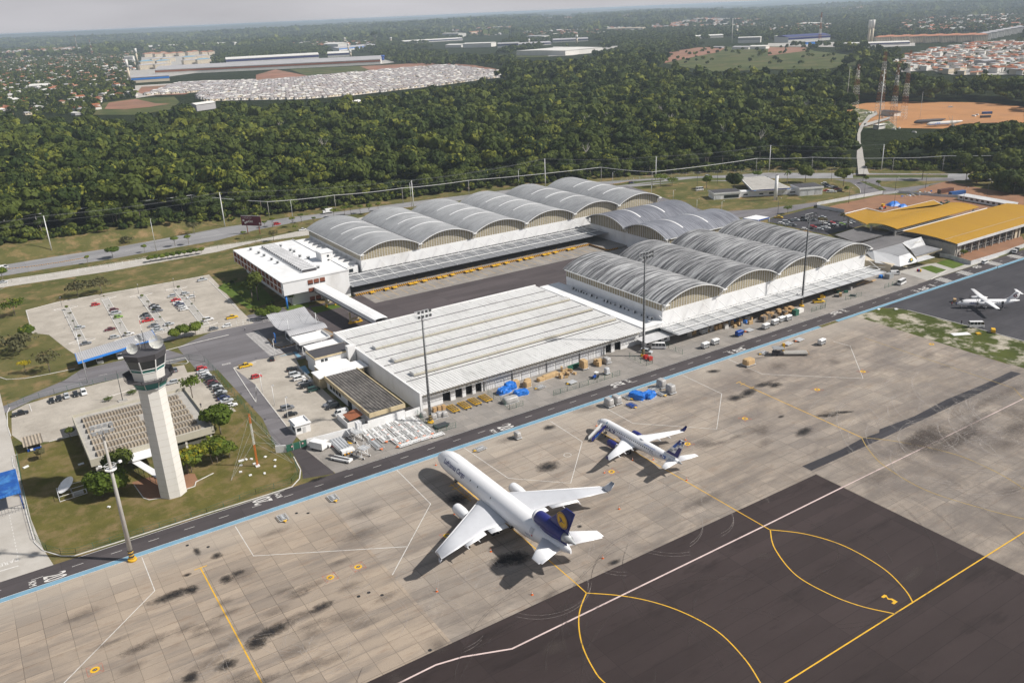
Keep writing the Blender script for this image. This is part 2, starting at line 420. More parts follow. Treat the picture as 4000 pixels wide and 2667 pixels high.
corrugated('old_roof2',0,1.2,(.4,.4,.41),(.24,.24,.25),.6,(.05,1),stripe=.3)
corrugated('blue_roof',0,.7,(.03,.14,.5),(.05,.25,.6),.5,(.4,.6),stripe=.25)
corrugated('grey_canopy',0,.8,(.52,.52,.54),(.35,.35,.36),.4,(.2,2),stripe=.25)
corrugated('louvre_beige',2,.8,(.42,.36,.24),(.3,.27,.22),.5,(.5,.3),stripe=.35)
corrugated('door_ribs',2,.5,(.68,.69,.72),(.5,.51,.52),.4,(.5,.3),stripe=.12)
corrugated('white_sheet',0,.8,(.72,.72,.73),(.5,.5,.5),.35,(.15,1),stripe=.3)
corrugated('container_rust',0,.4,(.16,.07,.05),(.09,.05,.04),.5,(.3,1),stripe=.4)
corrugated('container_blue',0,.4,(.03,.11,.33),(.03,.07,.2),.5,(.3,1),stripe=.4)
def brindle():
    t=NT('hazard')      # yellow and black slanting stripes
    x=t.n.new('ShaderNodeSeparateXYZ');t.lk(t.tc.outputs['Object'],x.inputs[0])
    s_=t.math('ADD',t.math('ADD',x.outputs[0],x.outputs[1]),t.math('MULTIPLY',x.outputs[2],.7))
    k=t.math('GREATER_THAN',t.math('SINE',t.math('MULTIPLY',s_,2*PI/1.1)),0)
    t.out(t.mix(k,(.03,.03,.03),(.62,.3,.02)),.8)
brindle()
def leafmat(name,lo,hi,yel,tr=.15):
    t=NT(name)
    at_=t.n.new('ShaderNodeAttribute');at_.attribute_name='tint'
    oi=t.n.new('ShaderNodeObjectInfo')
    r=t.math('FRACT',t.math('ADD',at_.outputs['Fac'],oi.outputs['Random']))
    c=t.mix(t.rng(r,0,.8),lo,hi);c=t.mix(t.rng(r,.86,1),c,yel)
    n=t.noise(.5,5,.8);c=t.mix(.45,c,t.mix(t.rng(n,.3,.7),.22,.78),'OVERLAY')
    t.out(c,.75,.15)
    b2=t.n.new('ShaderNodeBsdfTranslucent');t.lk(c,b2.inputs[0])
    m=t.n.new('ShaderNodeMixShader');m.inputs[0].default_value=tr
    t.lk(t.b.outputs[0],m.inputs[1]);t.lk(b2.outputs[0],m.inputs[2])
    t.lk(m.outputs[0],t.n['Material Output'].inputs[0])
leafmat('forest_leaf',(.024,.042,.009),(.098,.122,.023),(.19,.2,.028))
leafmat('tree_leaf',(.07,.11,.014),(.15,.195,.03),(.2,.22,.03),.25)
leafmat('yellow_flower',(.1,.14,.02),(.45,.36,.02),(.5,.4,.03),.2)
leafmat('dry_leaf',(.1,.1,.05),(.14,.13,.06),(.2,.16,.08),.25)
# ================================================================== SETTING: land, pavements, roads, markings
def Gs(c,r,pts,z=0):return [g(c,r,x,y,z) for x,y in pts]
HWF=[(-400,580),(-100,566)]+Gs(0,1,[(70,860),(500,790),(1000,715),(1500,625),(2060,520)])+Gs(1,1,[(300,430),(800,372),(1400,290),(1900,228),(2300,178)]) \
    +Gs(2,1,[(800,103),(1400,66),(2000,40)])+Gs(3,1,[(0,20),(800,24),(1650,28),(2351,32)])
HWF=HWF+[(HWF[-1][0]+300,HWF[-1][1]-140)]
HWN=[(-400,548),(-100,537)]+Gs(0,1,[(100,955),(500,890),(1000,815),(1500,725),(2000,640)])+Gs(1,1,[(0,545),(520,445),(900,400),(1480,325),(2000,260),(2351,215)])
_hf=np.array(HWF)
def beyond(x,y):
    """signed distance past the far edge of the highway (positive = forest side)"""
    x=np.asarray(x,float);y=np.asarray(y,float);best=np.full(x.shape,1e9);sgn=np.zeros(x.shape)
    for i in range(len(_hf)-1):
        a,b=_hf[i],_hf[i+1];d=b-a;L2=d@d
        t=np.clip(((x-a[0])*d[0]+(y-a[1])*d[1])/L2,0,1)
        dist=np.hypot(x-a[0]-t*d[0],y-a[1]-t*d[1])
        s_=np.sign(d[0]*(y-a[1])-d[1]*(x-a[0]));k=dist<best
        best=np.where(k,dist,best);sgn=np.where(k,s_,sgn)
    return best*sgn
def sstep(t):t=np.clip(t,0,1);return t*t*(3-2*t)
def hgt(x,y):
    x=np.asarray(x,float);y=np.asarray(y,float)
    d=np.hypot(x,y);b=beyond(x,y)
    left=1-sstep((x-120)/120)
    h=sstep((b-5)/17)*(1.2+4.2*left)*(1-sstep((d-700)/400))
    s_=sstep((d-4300)/5000)
    n=np.sin(x*.00061+1.3)*np.sin(y*.00047+.6)+.6*np.sin(x*.0013+y*.0009+2)+.4*np.sin(x*.0023-y*.0019)+.3*np.sin(y*.0041+x*.0007)
    h=h+s_*(26+22*n)
    rid=sstep((d-14000)/16000)*np.clip(45+30*np.sin(x*.00019+1)+16*np.sin(x*.00055+y*.0003),0,90)
    return np.minimum(h+rid,112)
rs=np.concatenate([[0],np.linspace(60,460,9),np.linspace(480,900,61),np.geomspace(930,60000,110)])
th=np.concatenate([np.linspace(-20,110,400),np.linspace(114,336,45)])*PI/180
RR,TT=np.meshgrid(rs[1:],th,indexing='ij')
X,Y=RR*np.cos(TT),RR*np.sin(TT);Z=hgt(X,Y)-.02-.5*(RR>950)
nr,nt=X.shape
V=np.concatenate([[[0,0,-.02]],np.stack([X,Y,Z],-1).reshape(-1,3)])
F=[]
for j in range(nt):
    F.append((0,1+j,1+(j+1) % nt))
idx=(1+np.arange(nr*nt)).reshape(nr,nt)
Q=np.stack([idx[:-1],idx[1:],np.roll(idx,-1,1)[1:],np.roll(idx,-1,1)[:-1]],-1).reshape(-1,4)
me=bpy.data.meshes.new('terrain');me.from_pydata(V.tolist(),[],F+Q.tolist());me.materials.append(M('land'));me.materials.append(M('dry_grass'))
cen=np.array([V[list(f)].mean(0) for f in F]);cq=V[Q].mean(1);cc=np.concatenate([cen,cq])
dd=np.hypot(cc[:,0],cc[:,1]);mi=((dd<900) & (beyond(cc[:,0],cc[:,1])<42-22*sstep((cc[:,0]-20)/130))).astype(int)
me.polygons.foreach_set('material_index',mi);me.polygons.foreach_set('use_smooth',[True]*len(me.polygons))
terrain=bpy.data.objects.new('terrain',me);COL.objects.link(terrain);terrain['kind']='structure'

def setting(name,polys,mat,z,h=None):
    mb=MB()
    for P in polys:mb.poly(P,z)
    return tag(mb.build(name,mat),kind='structure')
def R4(x0,y0,x1,y1):return [(x0,y0),(x1,y0),(x1,y1),(x0,y1)]
# ---- airside pavements (all laid out square to the apron)
setting('apron',[[(-160,130.4),(179.4,130.4),(179.4,-150),(430,-150),(430,60),(293,140),(295.5,203.45),(-160,203.45)]],'concrete_apron',0.006)
setting('taxiway',[[(-160,130.4),(179.4,130.4),(179.4,-150),(-160,-150)]],'taxi_asphalt',0.004)
setting('asphalt_patch_strip',[[(180,135.6),(196,135.2),(207,135.9),(214,135.1),(216,136.4),(232,135.3),(250,136.3),(270,135.6),(288,135.9),(288.5,132.8),(215,132.3),(180,132.4)]],'patch_asphalt',0.012)
setting('turboprop_apron',[[(318.3,60),(318.6,168),(318.3,194),(316.5,200),(312,203.45),(560,203.45),(560,60)]],'dark_lot',0.007)
gi=Gs(3,1,[(845,1325),(900,1290),(1060,1262),(1280,1278)])
setting('grass_island',[[(295.5,203.3),(304,203.3),(311,202.2),(315.6,198.5),(318,194),(318.2,168),(318,60),(293,60),(294,167)]],'patchy_grass',0.009)
setting('service_road',[[(-160,205.4),(560,205.4),(560,212.7),(-160,212.7)],Gs(1,2,[(340,1030),(290,960),(480,960),(560,960),(720,1212),(430,1260),(425,1200),(410,1150)])],'road_asphalt',0.008)
setting('side_road',[[(-160,212.7),(-1.5,212.7),(-2.8,222),(-3.9,240),(-4.5,400),(-160,400)]],'sandy',0.012)
# cargo yard between the road and the sheds, truck yard behind
setting('cargo_yard',[[(72.3,212.7),(360,212.7),(362,222),(362,240),(76,240),(70.5,232)]],'yard_concrete',0.010)
setting('truck_yard',[R4(112,300,297,366)],'yard_asphalt',0.007)
setting('gate_road',[[(60,317),(112,300),(112,366),(96,372),(60,350)]],'grey_asphalt',0.006)
setting('truck_bay_pavement',[R4(148,350,283,366),R4(283,300,297,366)],'yard_concrete',0.012)
# landside
acc=[(-160,313),(-4,330),(17,342)]+[(24,350),(56,350),(60,340),(64,352),(96,372),(112,372),(112,318),(88,318),(88,262),(76,248),(66.5,236),(63.5,238),(66.8,262),(66.6,322),(60,334),(38,330.5),(20,331),(5,329),(-5,322),(-7,311),(-160,300)]
setting('access_road',[acc],'grey_asphalt',0.005)
setting('tower_yard_pavement',[Gs(0,2,[(110,860),(105,720),(110,640),(240,575),(750,425),(1250,300),(1690,215),(1720,285),(1800,275),(2170,640),(1950,680),(1930,880),(720,850),(450,920),(210,930)])],'paver',0.010)
setting('staff_car_park',[Gs(0,2,[(2140,240),(2351,170)])+Gs(1,2,[(130,150),(330,90),(420,260),(830,640),(1040,800),(480,960),(400,900),(290,790),(0,400)])],'paver',0.012)
CP=Gs(0,1,[(235,1285),(560,1200),(1170,1095),(1480,1040),(1920,955),(2020,1060),(2200,1270),(2330,1400),(1850,1500)])+Gs(0,2,[(1400,20),(680,115),(600,60),(450,-60)])+Gs(0,1,[(290,1490)])
setting('car_park_pavement',[CP],'paver',0.009)
setting('lawn',[Gs(0,2,[(165,1040),(240,1000),(450,930),(720,860),(860,1100),(1300,1230),(1930,900),(2020,690),(2180,640),(2351,900)])+Gs(1,2,[(0,860),(190,1020),(290,1050),(345,1110),(390,1180),(385,1250),(330,1310),(0,1410)])+Gs(0,3,[(1900,20),(700,398),(560,400),(420,370),(320,260),(285,150),(255,0)])],'lawn',0.008)
setting('office_garden',[Gs(0,1,[(2000,1075),(2060,1030),(2351,1010)])+Gs(1,1,[(180,1200),(0,1255),(-70,1270)]),Gs(1,1,[(500,1255),(790,1215),(830,1240),(545,1310)]),Gs(1,1,[(250,1230),(480,1200),(490,1250),(290,1290)])],'lawn_green',0.016)
# highway, slip road, right hand roads
HW=HWF+[(HWF[-1][0]-40,HWF[-1][1]-60)]+Gs(3,1,[(2351,88),(1700,88),(800,72),(0,72)])+Gs(2,1,[(2351,100),(1650,95),(1100,150)])+HWN[::-1]
setting('highway',[HW],'highway_asphalt',0.006)
setting('slip_road',[[(-300,524),(-60,521)]+Gs(0,1,[(60,1000),(500,935),(1000,858),(1500,778),(2000,690),(2351,640)])+Gs(1,1,[(300,575),(560,520),(1100,400),(1090,440),(500,590),(0,655)])+Gs(0,1,[(2000,745),(1500,835),(1000,925),(500,1000),(0,1075)])+[(-60,500),(-300,503)]],'sandy',0.008)
RD=Gs(2,1,[(1050,140),(1160,170),(1660,300),(1790,365),(2351,345)])+Gs(3,1,[(0,345),(450,290),(700,245),(850,205),(850,170),(760,110),(600,80),(1700,70),(1720,95),(1480,135),(1450,180),(1050,215),(600,290),(450,320),(100,400),(0,450)])+Gs(2,1,[(2351,440),(2000,430),(1700,400),(1350,290),(1000,160)])
setting('approach_road',[RD,R4(345,330,372,420)],'grey_asphalt',0.010)
setting('verge',[Gs(2,1,[(1150,165),(1180,155),(1480,140),(1860,160),(1900,260),(2351,245),(2351,350),(1800,382),(1700,345),(1500,285)])+[],Gs(3,1,[(0,340),(0,230),(480,215),(480,100),(640,90),(760,110),(845,170),(855,205),(700,240),(450,285)]),Gs(3,1,[(1010,95),(1660,95),(1460,130),(1180,165),(1040,145)])],'dry_grass',0.016)
setting('roundabout_island',[Gs(3,1,[(835,95),(900,100),(1040,150),(1090,182),(1030,185),(930,140)]),Gs(3,1,[(780,42),(1650,40),(1650,66),(780,68)]),Gs(2,1,[(900,125),(1100,100),(1400,80),(1400,90),(960,140)]),Gs(2,1,[(1130,128),(1700,70),(2351,60),(2351,72),(1700,100)])],'meadow',0.018)
setting('terminal_car_park',[Gs(3,1,[(0,470),(0,450),(380,350),(450,345),(700,390),(880,500),(540,590)])],'dark_lot',0.012)
setting('building_site',[Gs(3,1,[(560,330),(1050,222),(1620,230),(2351,380),(2351,500),(700,400)]),Gs(3,1,[(1380,175),(1640,95),(1900,150),(2351,230),(2351,330),(1800,230),(1420,200)]),Gs(3,1,[(1650,785),(2330,600),(2351,640),(2351,690),(2120,760),(1865,828)])],'soil',0.014)
setting('terminal_lawn',[Gs(3,1,[(1545,850),(1600,830),(1660,815),(1810,862),(1700,900)]),Gs(3,1,[(1390,890),(1500,870),(1640,912),(1545,945)])],'lawn_green',0.02)
setting('forecourt',[[(352,213),(420,213.2),(420,222),(396,224),(362,236)]],'path',0.009)
setting('radar_clearing',[Gs(3,0,[(680,990),(900,950),(1180,935),(1500,940),(2000,945),(2351,985),(2351,1170),(2100,1130),(1800,1140),(1500,1210),(1150,1300),(900,1350),(850,1250),(830,1100)])],'orange_soil',0.3)
setting('dirt_track',[Gs(3,0,[(820,1215),(850,1150),(920,1060),(1000,1030),(1010,1050),(940,1090),(880,1160),(850,1220),(850,1300),(870,1380),(880,1460),(930,1600),(830,1600),(815,1440),(820,1300)],1.6),Gs(3,0,[(880,1150),(1120,1085),(1120,1105),(880,1180)])],'path',1.6)
setting('clearing_grass',[Gs(3,0,[(700,985),(900,1010),(1000,1040),(930,1060),(850,1140),(790,1100),(780,1010)]),Gs(3,0,[(870,1180),(1110,1110),(1190,1180),(1010,1260),(860,1340)])],'patchy_grass',0.4)
# kerbs: real 12 cm steps painted white
kb=MB()
for P in (Gs(0,2,[(160,1040),(110,1050),(120,1130),(160,1240)])+Gs(0,3,[(240,0),(290,180),(320,280),(400,355),(560,402),(680,402),(1180,245),(1900,12)])+Gs(1,2,[(0,1440),(330,1335),(400,1260),(410,1180),(345,1060)]),
          Gs(0,2,[(100,870),(70,780),(65,660),(90,610)]),Gs(1,2,[(0,410),(290,790),(330,770)]),Gs(0,2,[(2351,190),(2145,245),(2351,560)])+Gs(1,2,[(0,400)]),
          Gs(0,2,[(1730,190),(1700,150),(1520,185),(1500,205),(1710,205),(1730,190)]),Gs(0,2,[(450,920),(720,855)]),Gs(0,2,[(1960,1210),(1800,1290),(1790,1330),(1700,1360)]),
          Gs(0,1,[(235,1285),(560,1200),(1170,1095),(1480,1040),(1920,960)]),Gs(0,1,[(1920,1010),(2190,1280)]),Gs(0,1,[(240,1285),(300,1490)]),
          Gs(0,2,[(0,330),(60,350),(230,340),(450,300),(690,250)]),Gs(0,2,[(1500,90),(1760,20),(2100,-60)]),Gs(0,2,[(940,550),(960,520),(1250,430)]),Gs(0,2,[(290,640),(270,580)]),
          Gs(3,1,[(850,205),(845,170),(800,130)]),Gs(3,1,[(1500,1000),(1640,915)]),Gs(3,1,[(1280,1280),(1060,1258)])+[(317.6,194.8),(318.4,168.6),(318.4,100)]):
    kb.ribbon(P,.28,.01,0,h=.13)
tag(kb.build('kerb','white_line'),kind='structure')
isl=MB();islg=MB()
for a,b in (((570,1270),(715,1575)),((930,1180),(1135,1550)),((1265,1150),(1500,1480)),((1590,1090),(1855,1425))):
    p,q=g(0,1,*a),g(0,1,*b);w=3.2
    islg.poly([p,(p[0]+w,p[1]),(q[0]+w,q[1]),q],.05)
    for dx in (0,w):isl.ribbon([(p[0]+dx,p[1]),(q[0]+dx,q[1])],.3,.01,h=.16)
    for cx,cy in (p,q):
        E=[(cx+w/2+5.2*math.cos(t),cy+1.6*math.sin(t)) for t in np.linspace(0,2*PI,17)[:-1]]
        isl.ribbon(E,.25,.01,closed=True,h=.15)
isl.build('kerb','white_line')['kind']='structure'
islg.build('planting_strip','path')['kind']='structure'

# ---- painted markings
blue=MB();blue.rect(-160,203.55,274.5,205.3,.016);blue.rect(285,203.6,560,205.3,.016)
tag(blue.build('blue_walkway_strip','pale_blue'),kind='structure')
wm=MB()
wm.rect(-160,203.45,274.5,203.6,.02);wm.rect(-160,205.28,560,205.4,.02)
wm.rect(4,212.35,57,212.5,.02);wm.rect(76,212.35,352,212.5,.02)
x=-158.4
while x<556:
    wm.rect(x,208.92,x+2.6,209.07,.02);x+=8.92
for P in ([(17.2,202.9),(16.9,186.7),(-4.9,166.2)],[(40.3,202.5),(40.1,186.5),(72.5,167.3)],[(87.4,203.3),(86.6,181.3),(64.5,159.0)],[(109.8,203.3),(110.6,180),(122.9,167.3),(140.3,184.7),(140.8,202.1)],
          [(160.8,202.3),(160.4,184.8),(177.9,166.1),(198.0,183.4),(198.8,202.7)],[(221.9,203.0),(221.0,186.2),(244.4,162.7),(266.4,184.3),(265.4,191.0)]):
    wm.ribbon(P,.2,.02)
def dashes(mb,P,w,ln,gap,z):
    for a,b in zip(P[:-1],P[1:]):
        L=math.hypot(b[0]-a[0],b[1]-a[1]);s_=0
        while s_<L:
            e_=min(s_+ln,L);mb.ribbon([(a[0]+(b[0]-a[0])*t/L,a[1]+(b[1]-a[1])*t/L) for t in (s_,e_)],w,z);s_+=ln+gap
dashes(wm,Gs(0,3,[(85,20),(170,430)]),.18,.9,.9,.02)
wm.ribbon([g(0,3,0,540),g(0,3,170,490)],.45,.02)
wm.ribbon([g(0,3,170,380),g(0,3,430,405)],.2,.02)
# zebra crossings on the service road by the terminal and at the cargo gate
for x0 in (g(3,1,1510,1000)[0],g(3,1,1700,935)[0],g(3,1,1985,850)[0],g(3,1,2150,780)[0]):
    for k in range(8):wm.rect(x0+k*.1,205.9+k*.8,x0+5.2+k*.1,206.3+k*.8,.021)
for k in range(22):
    y_=347-k*1.46;wm.rect(87.3,y_,92.8,y_+.62,.022)
dashes(wm,Gs(0,1,[(100,925),(1000,768),(2000,585)]),.25,3,6,.02)
dashes(wm,Gs(0,2,[(720,350),(1030,290)]),.2,3,4,.02)
# bays in the car parks
for i in range(17):
    y=325-i*2.7;wm.rect(60.3,y,64.6,y+.1,.022)
tag(wm.build('white_markings','white_line'),kind='structure')
# lettering painted on the ground
def text_mesh(s,bold=0.0):
    cu=bpy.data.curves.new('txt','FONT');cu.body=s;cu.size=1;cu.offset=bold;cu.align_x='CENTER';cu.align_y='CENTER'
    o=bpy.data.objects.new('txt',cu);COL.objects.link(o)
    bpy.context.view_layer.update()
    me=o.evaluated_get(bpy.context.evaluated_depsgraph_get()).to_mesh()
    V=[tuple(v.co) for v in me.vertices];Fc=[tuple(p.vertices) for p in me.polygons]
    bpy.data.objects.remove(o);bpy.data.curves.remove(cu)
    return V,Fc
def ground_text(mb,s,cx,cy,w,h,ang,z=.026,mi=0,bold=.015):
    """w = width across the reading direction, h = height of the characters, ang = direction the tops point to"""
    V,Fc=text_mesh(s,bold);xs=[v[0] for v in V];ys=[v[1] for v in V]
    kx=w/(max(xs)-min(xs));ky=h/(max(ys)-min(ys));mx_=(max(xs)+min(xs))/2;my=(max(ys)+min(ys))/2
    u=(math.cos(ang),math.sin(ang));r=(u[1],-u[0])
    mb.add([(cx+(v[0]-mx_)*kx*r[0]+(v[1]-my)*ky*u[0],cy+(v[0]-mx_)*kx*r[1]+(v[1]-my)*ky*u[1],z) for v in V],Fc,mi)
ym=MB()
ym.ribbon([(28.0,189.4),(28,142.5),(28,131)],.3,.022);ym.ribbon([(26.6,189.4),(29.6,189.4)],.3,.023)
ym.ribbon([(98.1,186.9),(98.0,177.5),(97.2,131),(97.0,126.9)],.25,.022)
def arc(P): # smooth curve through sightings
    P=np.array(P);t=np.linspace(0,len(P)-1,40);out_=[]
    for u in t:
        i=int(min(max(math.floor(u),0),len(P)-2));f=u-i
        p0=P[max(i-1,0)];p1=P[i];p2=P[i+1];p3=P[min(i+2,len(P)-1)]
        out_.append(tuple(.5*((2*p1)+(p2-p0)*f+(2*p0-5*p1+4*p2-p3)*f*f+(3*p1-p0-3*p2+p3)*f**3)))
    return out_
A1=[(97.0,126.9),(102.6,121.6),(106.9,115.7),(109.9,108.7),(111.2,100.5),(109.6,91.8),(107.1,85.6),(105.9,82.9)]
A2=[(97.0,126.9),(92.2,123.0),(88.8,118.9),(85.8,113.7),(83.7,107.8),(83.0,102.9),(84.4,93),(89,82.9)]
for P in (A1,A2,[(148.7,119.6),(154.1,113.2),(157.3,104.6),(157.0,94.1),(154.2,86.8),(151.5,82.9)],
          [(148.7,119.6),(143.5,113.7),(139.3,104.1),(139.6,95.2),(141.6,88.7),(145.2,82.9)],
          ):
    ym.ribbon(arc(P),.27,.022)
for P in ([(207.4,136.4),(202.3,130.1),(197.7,121.6),(195.2,107.9),(198.5,93.8),(203,83)],[(207.4,136.4),(213.4,128.2),(218.9,114.8),(218.6,103.4),(215.7,93.4),(211,83)],
          [(275,128),(269,121),(265,112),(263,100),(265,88)]):
    ym.ribbon(arc(P),.27,.022,1)
ym.ribbon([(60,82.95),(320,82.95)],.3,.023)
ym.ribbon([(148.6,186.5),(148.6,119.7)],.25,.022);ym.ribbon([(209.4,186),(207.4,136.4)],.25,.022);ym.ribbon([(277.3,186),(275,128)],.22,.022,1)
for cx,ys in ((98.1,(187,184.5,180.2,177.6)),(96.0,(186.2,184.2,178.6)),(148.6,(186.6,180)),(209.3,(186.5,184.5,180.5))):
    for y in ys:ym.rect(cx-1.1,y-.12,cx+1.1,y+.12,.024)
ym.ribbon([(96.0,187),(96.0,176)],.2,.022)
ym.poly(Gs(3,3,[(1038,776),(1068,754),(1088,760),(1101,784),(1110,790),(1140,791),(1192,820),(1158,845),(1132,832),(1152,821),(1134,805),(1099,799),(1086,776),(1060,787)]),.026)
tag(ym.build('yellow_markings',['yellow_line','faded_yellow']),kind='structure')
pk=MB();pk.ribbon([(-60,128.5),(40,127.6),(50.2,126.5),(58.6,126.7),(64.2,125.5),(73.6,121.6),(110,121.6),(150,121.6),(179.6,121.8)],.42,.02);pk.ribbon([(179.6,121.8),(430,122.4)],.3,.02)
tag(pk.build('clearance_line','pink_line'),kind='structure')
# stand reference marks: red frame, yellow disc, dark lozenge
rm=MB()
for c,r,x,y in ((0,3,872,1445),(1,3,683,597),(1,3,938,500),(1,3,1755,213),(2,2,915,1195),(2,2,1612,940),(2,2,2140,708),(3,2,452,442),(3,2,872,276),(3,2,1503,26)):
    X0,Y0=g(c,r,x,y)
    if (c,r,x) != (3,2,1503):
        rm.ribbon([(X0-1.5,Y0-1.5),(X0+1.5,Y0-1.5),(X0+1.5,Y0+1.5),(X0-1.5,Y0+1.5)],.1,.024,1,closed=True)
        for sx_,sy_ in ((-1,-1),(1,-1),(1,1),(-1,1)):rm.ribbon([(X0+sx_*1.5,Y0+sy_*1.5),(X0+sx_*.7,Y0+sy_*.7)],.1,.024,1)
    rm.poly([(X0+.95*math.cos(t),Y0+.95*math.sin(t)) for t in np.linspace(0,2*PI,25)[:-1]],.026,0)
    rm.poly([(X0+.5*math.cos(t),Y0+.38*math.sin(t)) for t in np.linspace(0,2*PI,17)[:-1]],.028,2)
    rm.rect(X0-.3,Y0-.07,X0+.3,Y0+.07,.030,3)
for c,r,x,y in ((1,3,942,772),(1,3,1035,737),(1,3,1157,760),(1,3,1598,1265),(0,3,1720,304),(0,3,1912,318),(1,3,372,8),(1,3,478,8)):
    X0,Y0=g(c,r,x,y);rm.poly([(X0+.42*math.cos(t),Y0+.42*math.sin(t)) for t in np.linspace(0,2*PI,17)[:-1]],.03,2)
X0,Y0=g(2,2,510,1042);rm.ribbon([(X0+1.1*math.cos(t),Y0+1.1*math.sin(t)) for t in np.linspace(0,2*PI,25)[:-1]],.14,.03,3,closed=True)
tag(rm.build('stand_reference_marks',['yellow_line','red_line','black','white_line']),kind='structure')
tx=MB()
for c,r,x,y,c2,r2,x2,y2,d in ((0,3,507,592,0,3,300,658,1),(1,2,60,1462,1,2,205,1412,-1),(1,2,2300,790,1,2,2190,830,1),(2,2,975,398,2,2,1075,368,-1),(2,2,2095,80,2,2,2010,102,1),
                                     (3,1,612,1303,3,1,682,1280,-1),(3,1,1415,1080,3,1,1350,1102,1)):
    cx,cy=g(c,r,x,y);kx,ky=g(c2,r2,x2,y2);yy=207.15 if d>0 else 210.8
    ground_text(tx,'20',cx,yy,2.9,5.0,0 if d>0 else PI);ground_text(tx,'KM',kx,yy,2.4,1.6,0 if d>0 else PI)
ground_text(tx,'20',g(3,1,1900,880)[0],210.8,2.7,4.4,PI)
ground_text(tx,'PARE',*g(3,1,1505,1052),3.0,1.6,0)
ground_text(tx,'PARE',*g(0,3,80,460),4.2,1.8,-PI/2+.05)
ground_text(tx,'PARE',*g(0,2,2080,207),3.2,1.6,PI/2)
tag(tx.build('painted_lettering','white_line'),kind='structure')
# ---- wear: oil, rubber, patches of new concrete
def stain_mat(name,col,amt):
    t=NT(name)
    m=t.n.new('ShaderNodeUVMap');a=t.n.new('ShaderNodeVectorMath');a.operation='SUBTRACT';t.lk(m.outputs[0],a.inputs[0]);a.inputs[1].default_value=(.5,.5,0)
    l_=t.n.new('ShaderNodeVectorMath');l_.operation='LENGTH';t.lk(a.outputs[0],l_.inputs[0])
    rad=t.rng(l_.outputs['Value'],.08,.5,1,0)
    n=t.noise(.8,8,.78,dist=.5)
    k=t.rng(t.math('ADD',t.math('MULTIPLY',rad,.6),t.math('MULTIPLY',n,.9)),.6,1.12,0,amt)
    k=t.math('MULTIPLY',k,t.rng(rad,0,.25))
    t.out(col,.7,.3)
    tr=t.n.new('ShaderNodeBsdfTransparent');mx_=t.n.new('ShaderNodeMixShader')
    t.lk(k,mx_.inputs[0]);t.lk(tr.outputs[0],mx_.inputs[1]);t.lk(t.b.outputs[0],mx_.inputs[2]);t.lk(mx_.outputs[0],t.n['Material Output'].inputs[0])
stain_mat('oil_stain',(.02,.018,.018),.93);stain_mat('faint_stain',(.11,.09,.08),.34)
def uvquads(name,rects,mat,z):
    me=bpy.data.meshes.new(name);V=[];F=[];U=[]
    for i,(cx,cy,lx,ly,a) in enumerate(rects):
        c_,s_=math.cos(a),math.sin(a)
        for dx,dy in ((-1,-1),(1,-1),(1,1),(-1,1)):
            V.append((cx+dx*lx/2*c_-dy*ly/2*s_,cy+dx*lx/2*s_+dy*ly/2*c_,z+.0003*i));U.append(((dx+1)/2,(dy+1)/2))
        F.append((4*i,4*i+1,4*i+2,4*i+3))
    me.from_pydata(V,[],F);uv=me.uv_layers.new(name='UVMap')
    for k,q in enumerate(U):uv.data[k].uv=q
    me.materials.append(M(mat));o=bpy.data.objects.new(name,me);COL.objects.link(o);o['kind']='structure'
st=[]
for c,r,x,y,lx,ly,a in ((0,3,1590,760,15,5.5,.02),(0,3,1760,715,5,5,0),(0,3,2080,615,5,5,0),(0,3,1990,400,4,4,0),(0,3,1810,360,2.5,6,0),(0,3,2180,560,5,3,0),(0,3,1720,575,3,2,0),(0,3,2351,1200,7,7,0),(1,3,150,1090,14,6,.05),
                             (0,3,2080,1400,7,5,0),(0,3,1750,1520,6,5,.5),(1,2,1850,1450,10,11,0),(2,2,2170,470,13,6,.3),(2,2,2050,520,9,6,0),(2,2,1850,275,8,4,-.4),(2,2,2300,400,10,5,-.3),(3,2,60,400,9,6,0),
                             (3,2,540,680,11,3.5,-.5),(3,2,690,650,11,3,-.5),(3,2,330,830,12,5,.2),(3,2,120,690,4,2,0),(2,3,620,130,2,2,0),(1,3,2280,440,12,7,0),(2,3,60,420,9,9,0),(2,3,940,460,6,2.5,0),(1,3,600,870,9,4,.1),(2,2,340,790,7,5,0),(2,2,330,1150,11,8,0),(1,2,560,1265,8,3,0)):
    X0,Y0=g(c,r,x,y);st.append((X0,Y0,lx,ly,a))
uvquads('oil_stains',st,'oil_stain',.032)
fs=[]
for i in range(46):
    X0,Y0=(rng.uniform(-10,290),rng.uniform(84,202));fs.append((X0,Y0,rng.uniform(5,22),rng.uniform(3,9),rng.normal(0,.15)))
for i in range(30):fs.append((rng.uniform(212,275),rng.uniform(108,131),rng.uniform(12,34),rng.uniform(5,12),rng.normal(0,.2)))
for i in range(40):fs.append((rng.uniform(-10,60),rng.uniform(140,175),rng.uniform(6,16),rng.uniform(3,5),rng.normal(0,.03)))
uvquads('worn_patches',fs,'faint_stain',.040)
def streakmat(name,col,amt):
    t=NT(name);n=t.noise(.9,6,.75);t.out(col,.9,.1)
    tr=t.n.new('ShaderNodeBsdfTransparent');mx_=t.n.new('ShaderNodeMixShader')
    t.lk(t.rng(n,.35,.7,0,amt),mx_.inputs[0]);t.lk(tr.outputs[0],mx_.inputs[1]);t.lk(t.b.outputs[0],mx_.inputs[2]);t.lk(mx_.outputs[0],t.n['Material Output'].inputs[0])
streakmat('scuff',(.55,.5,.46),.6);streakmat('scuff_dark',(.1,.085,.08),.55)
tm=MB();zz=.062
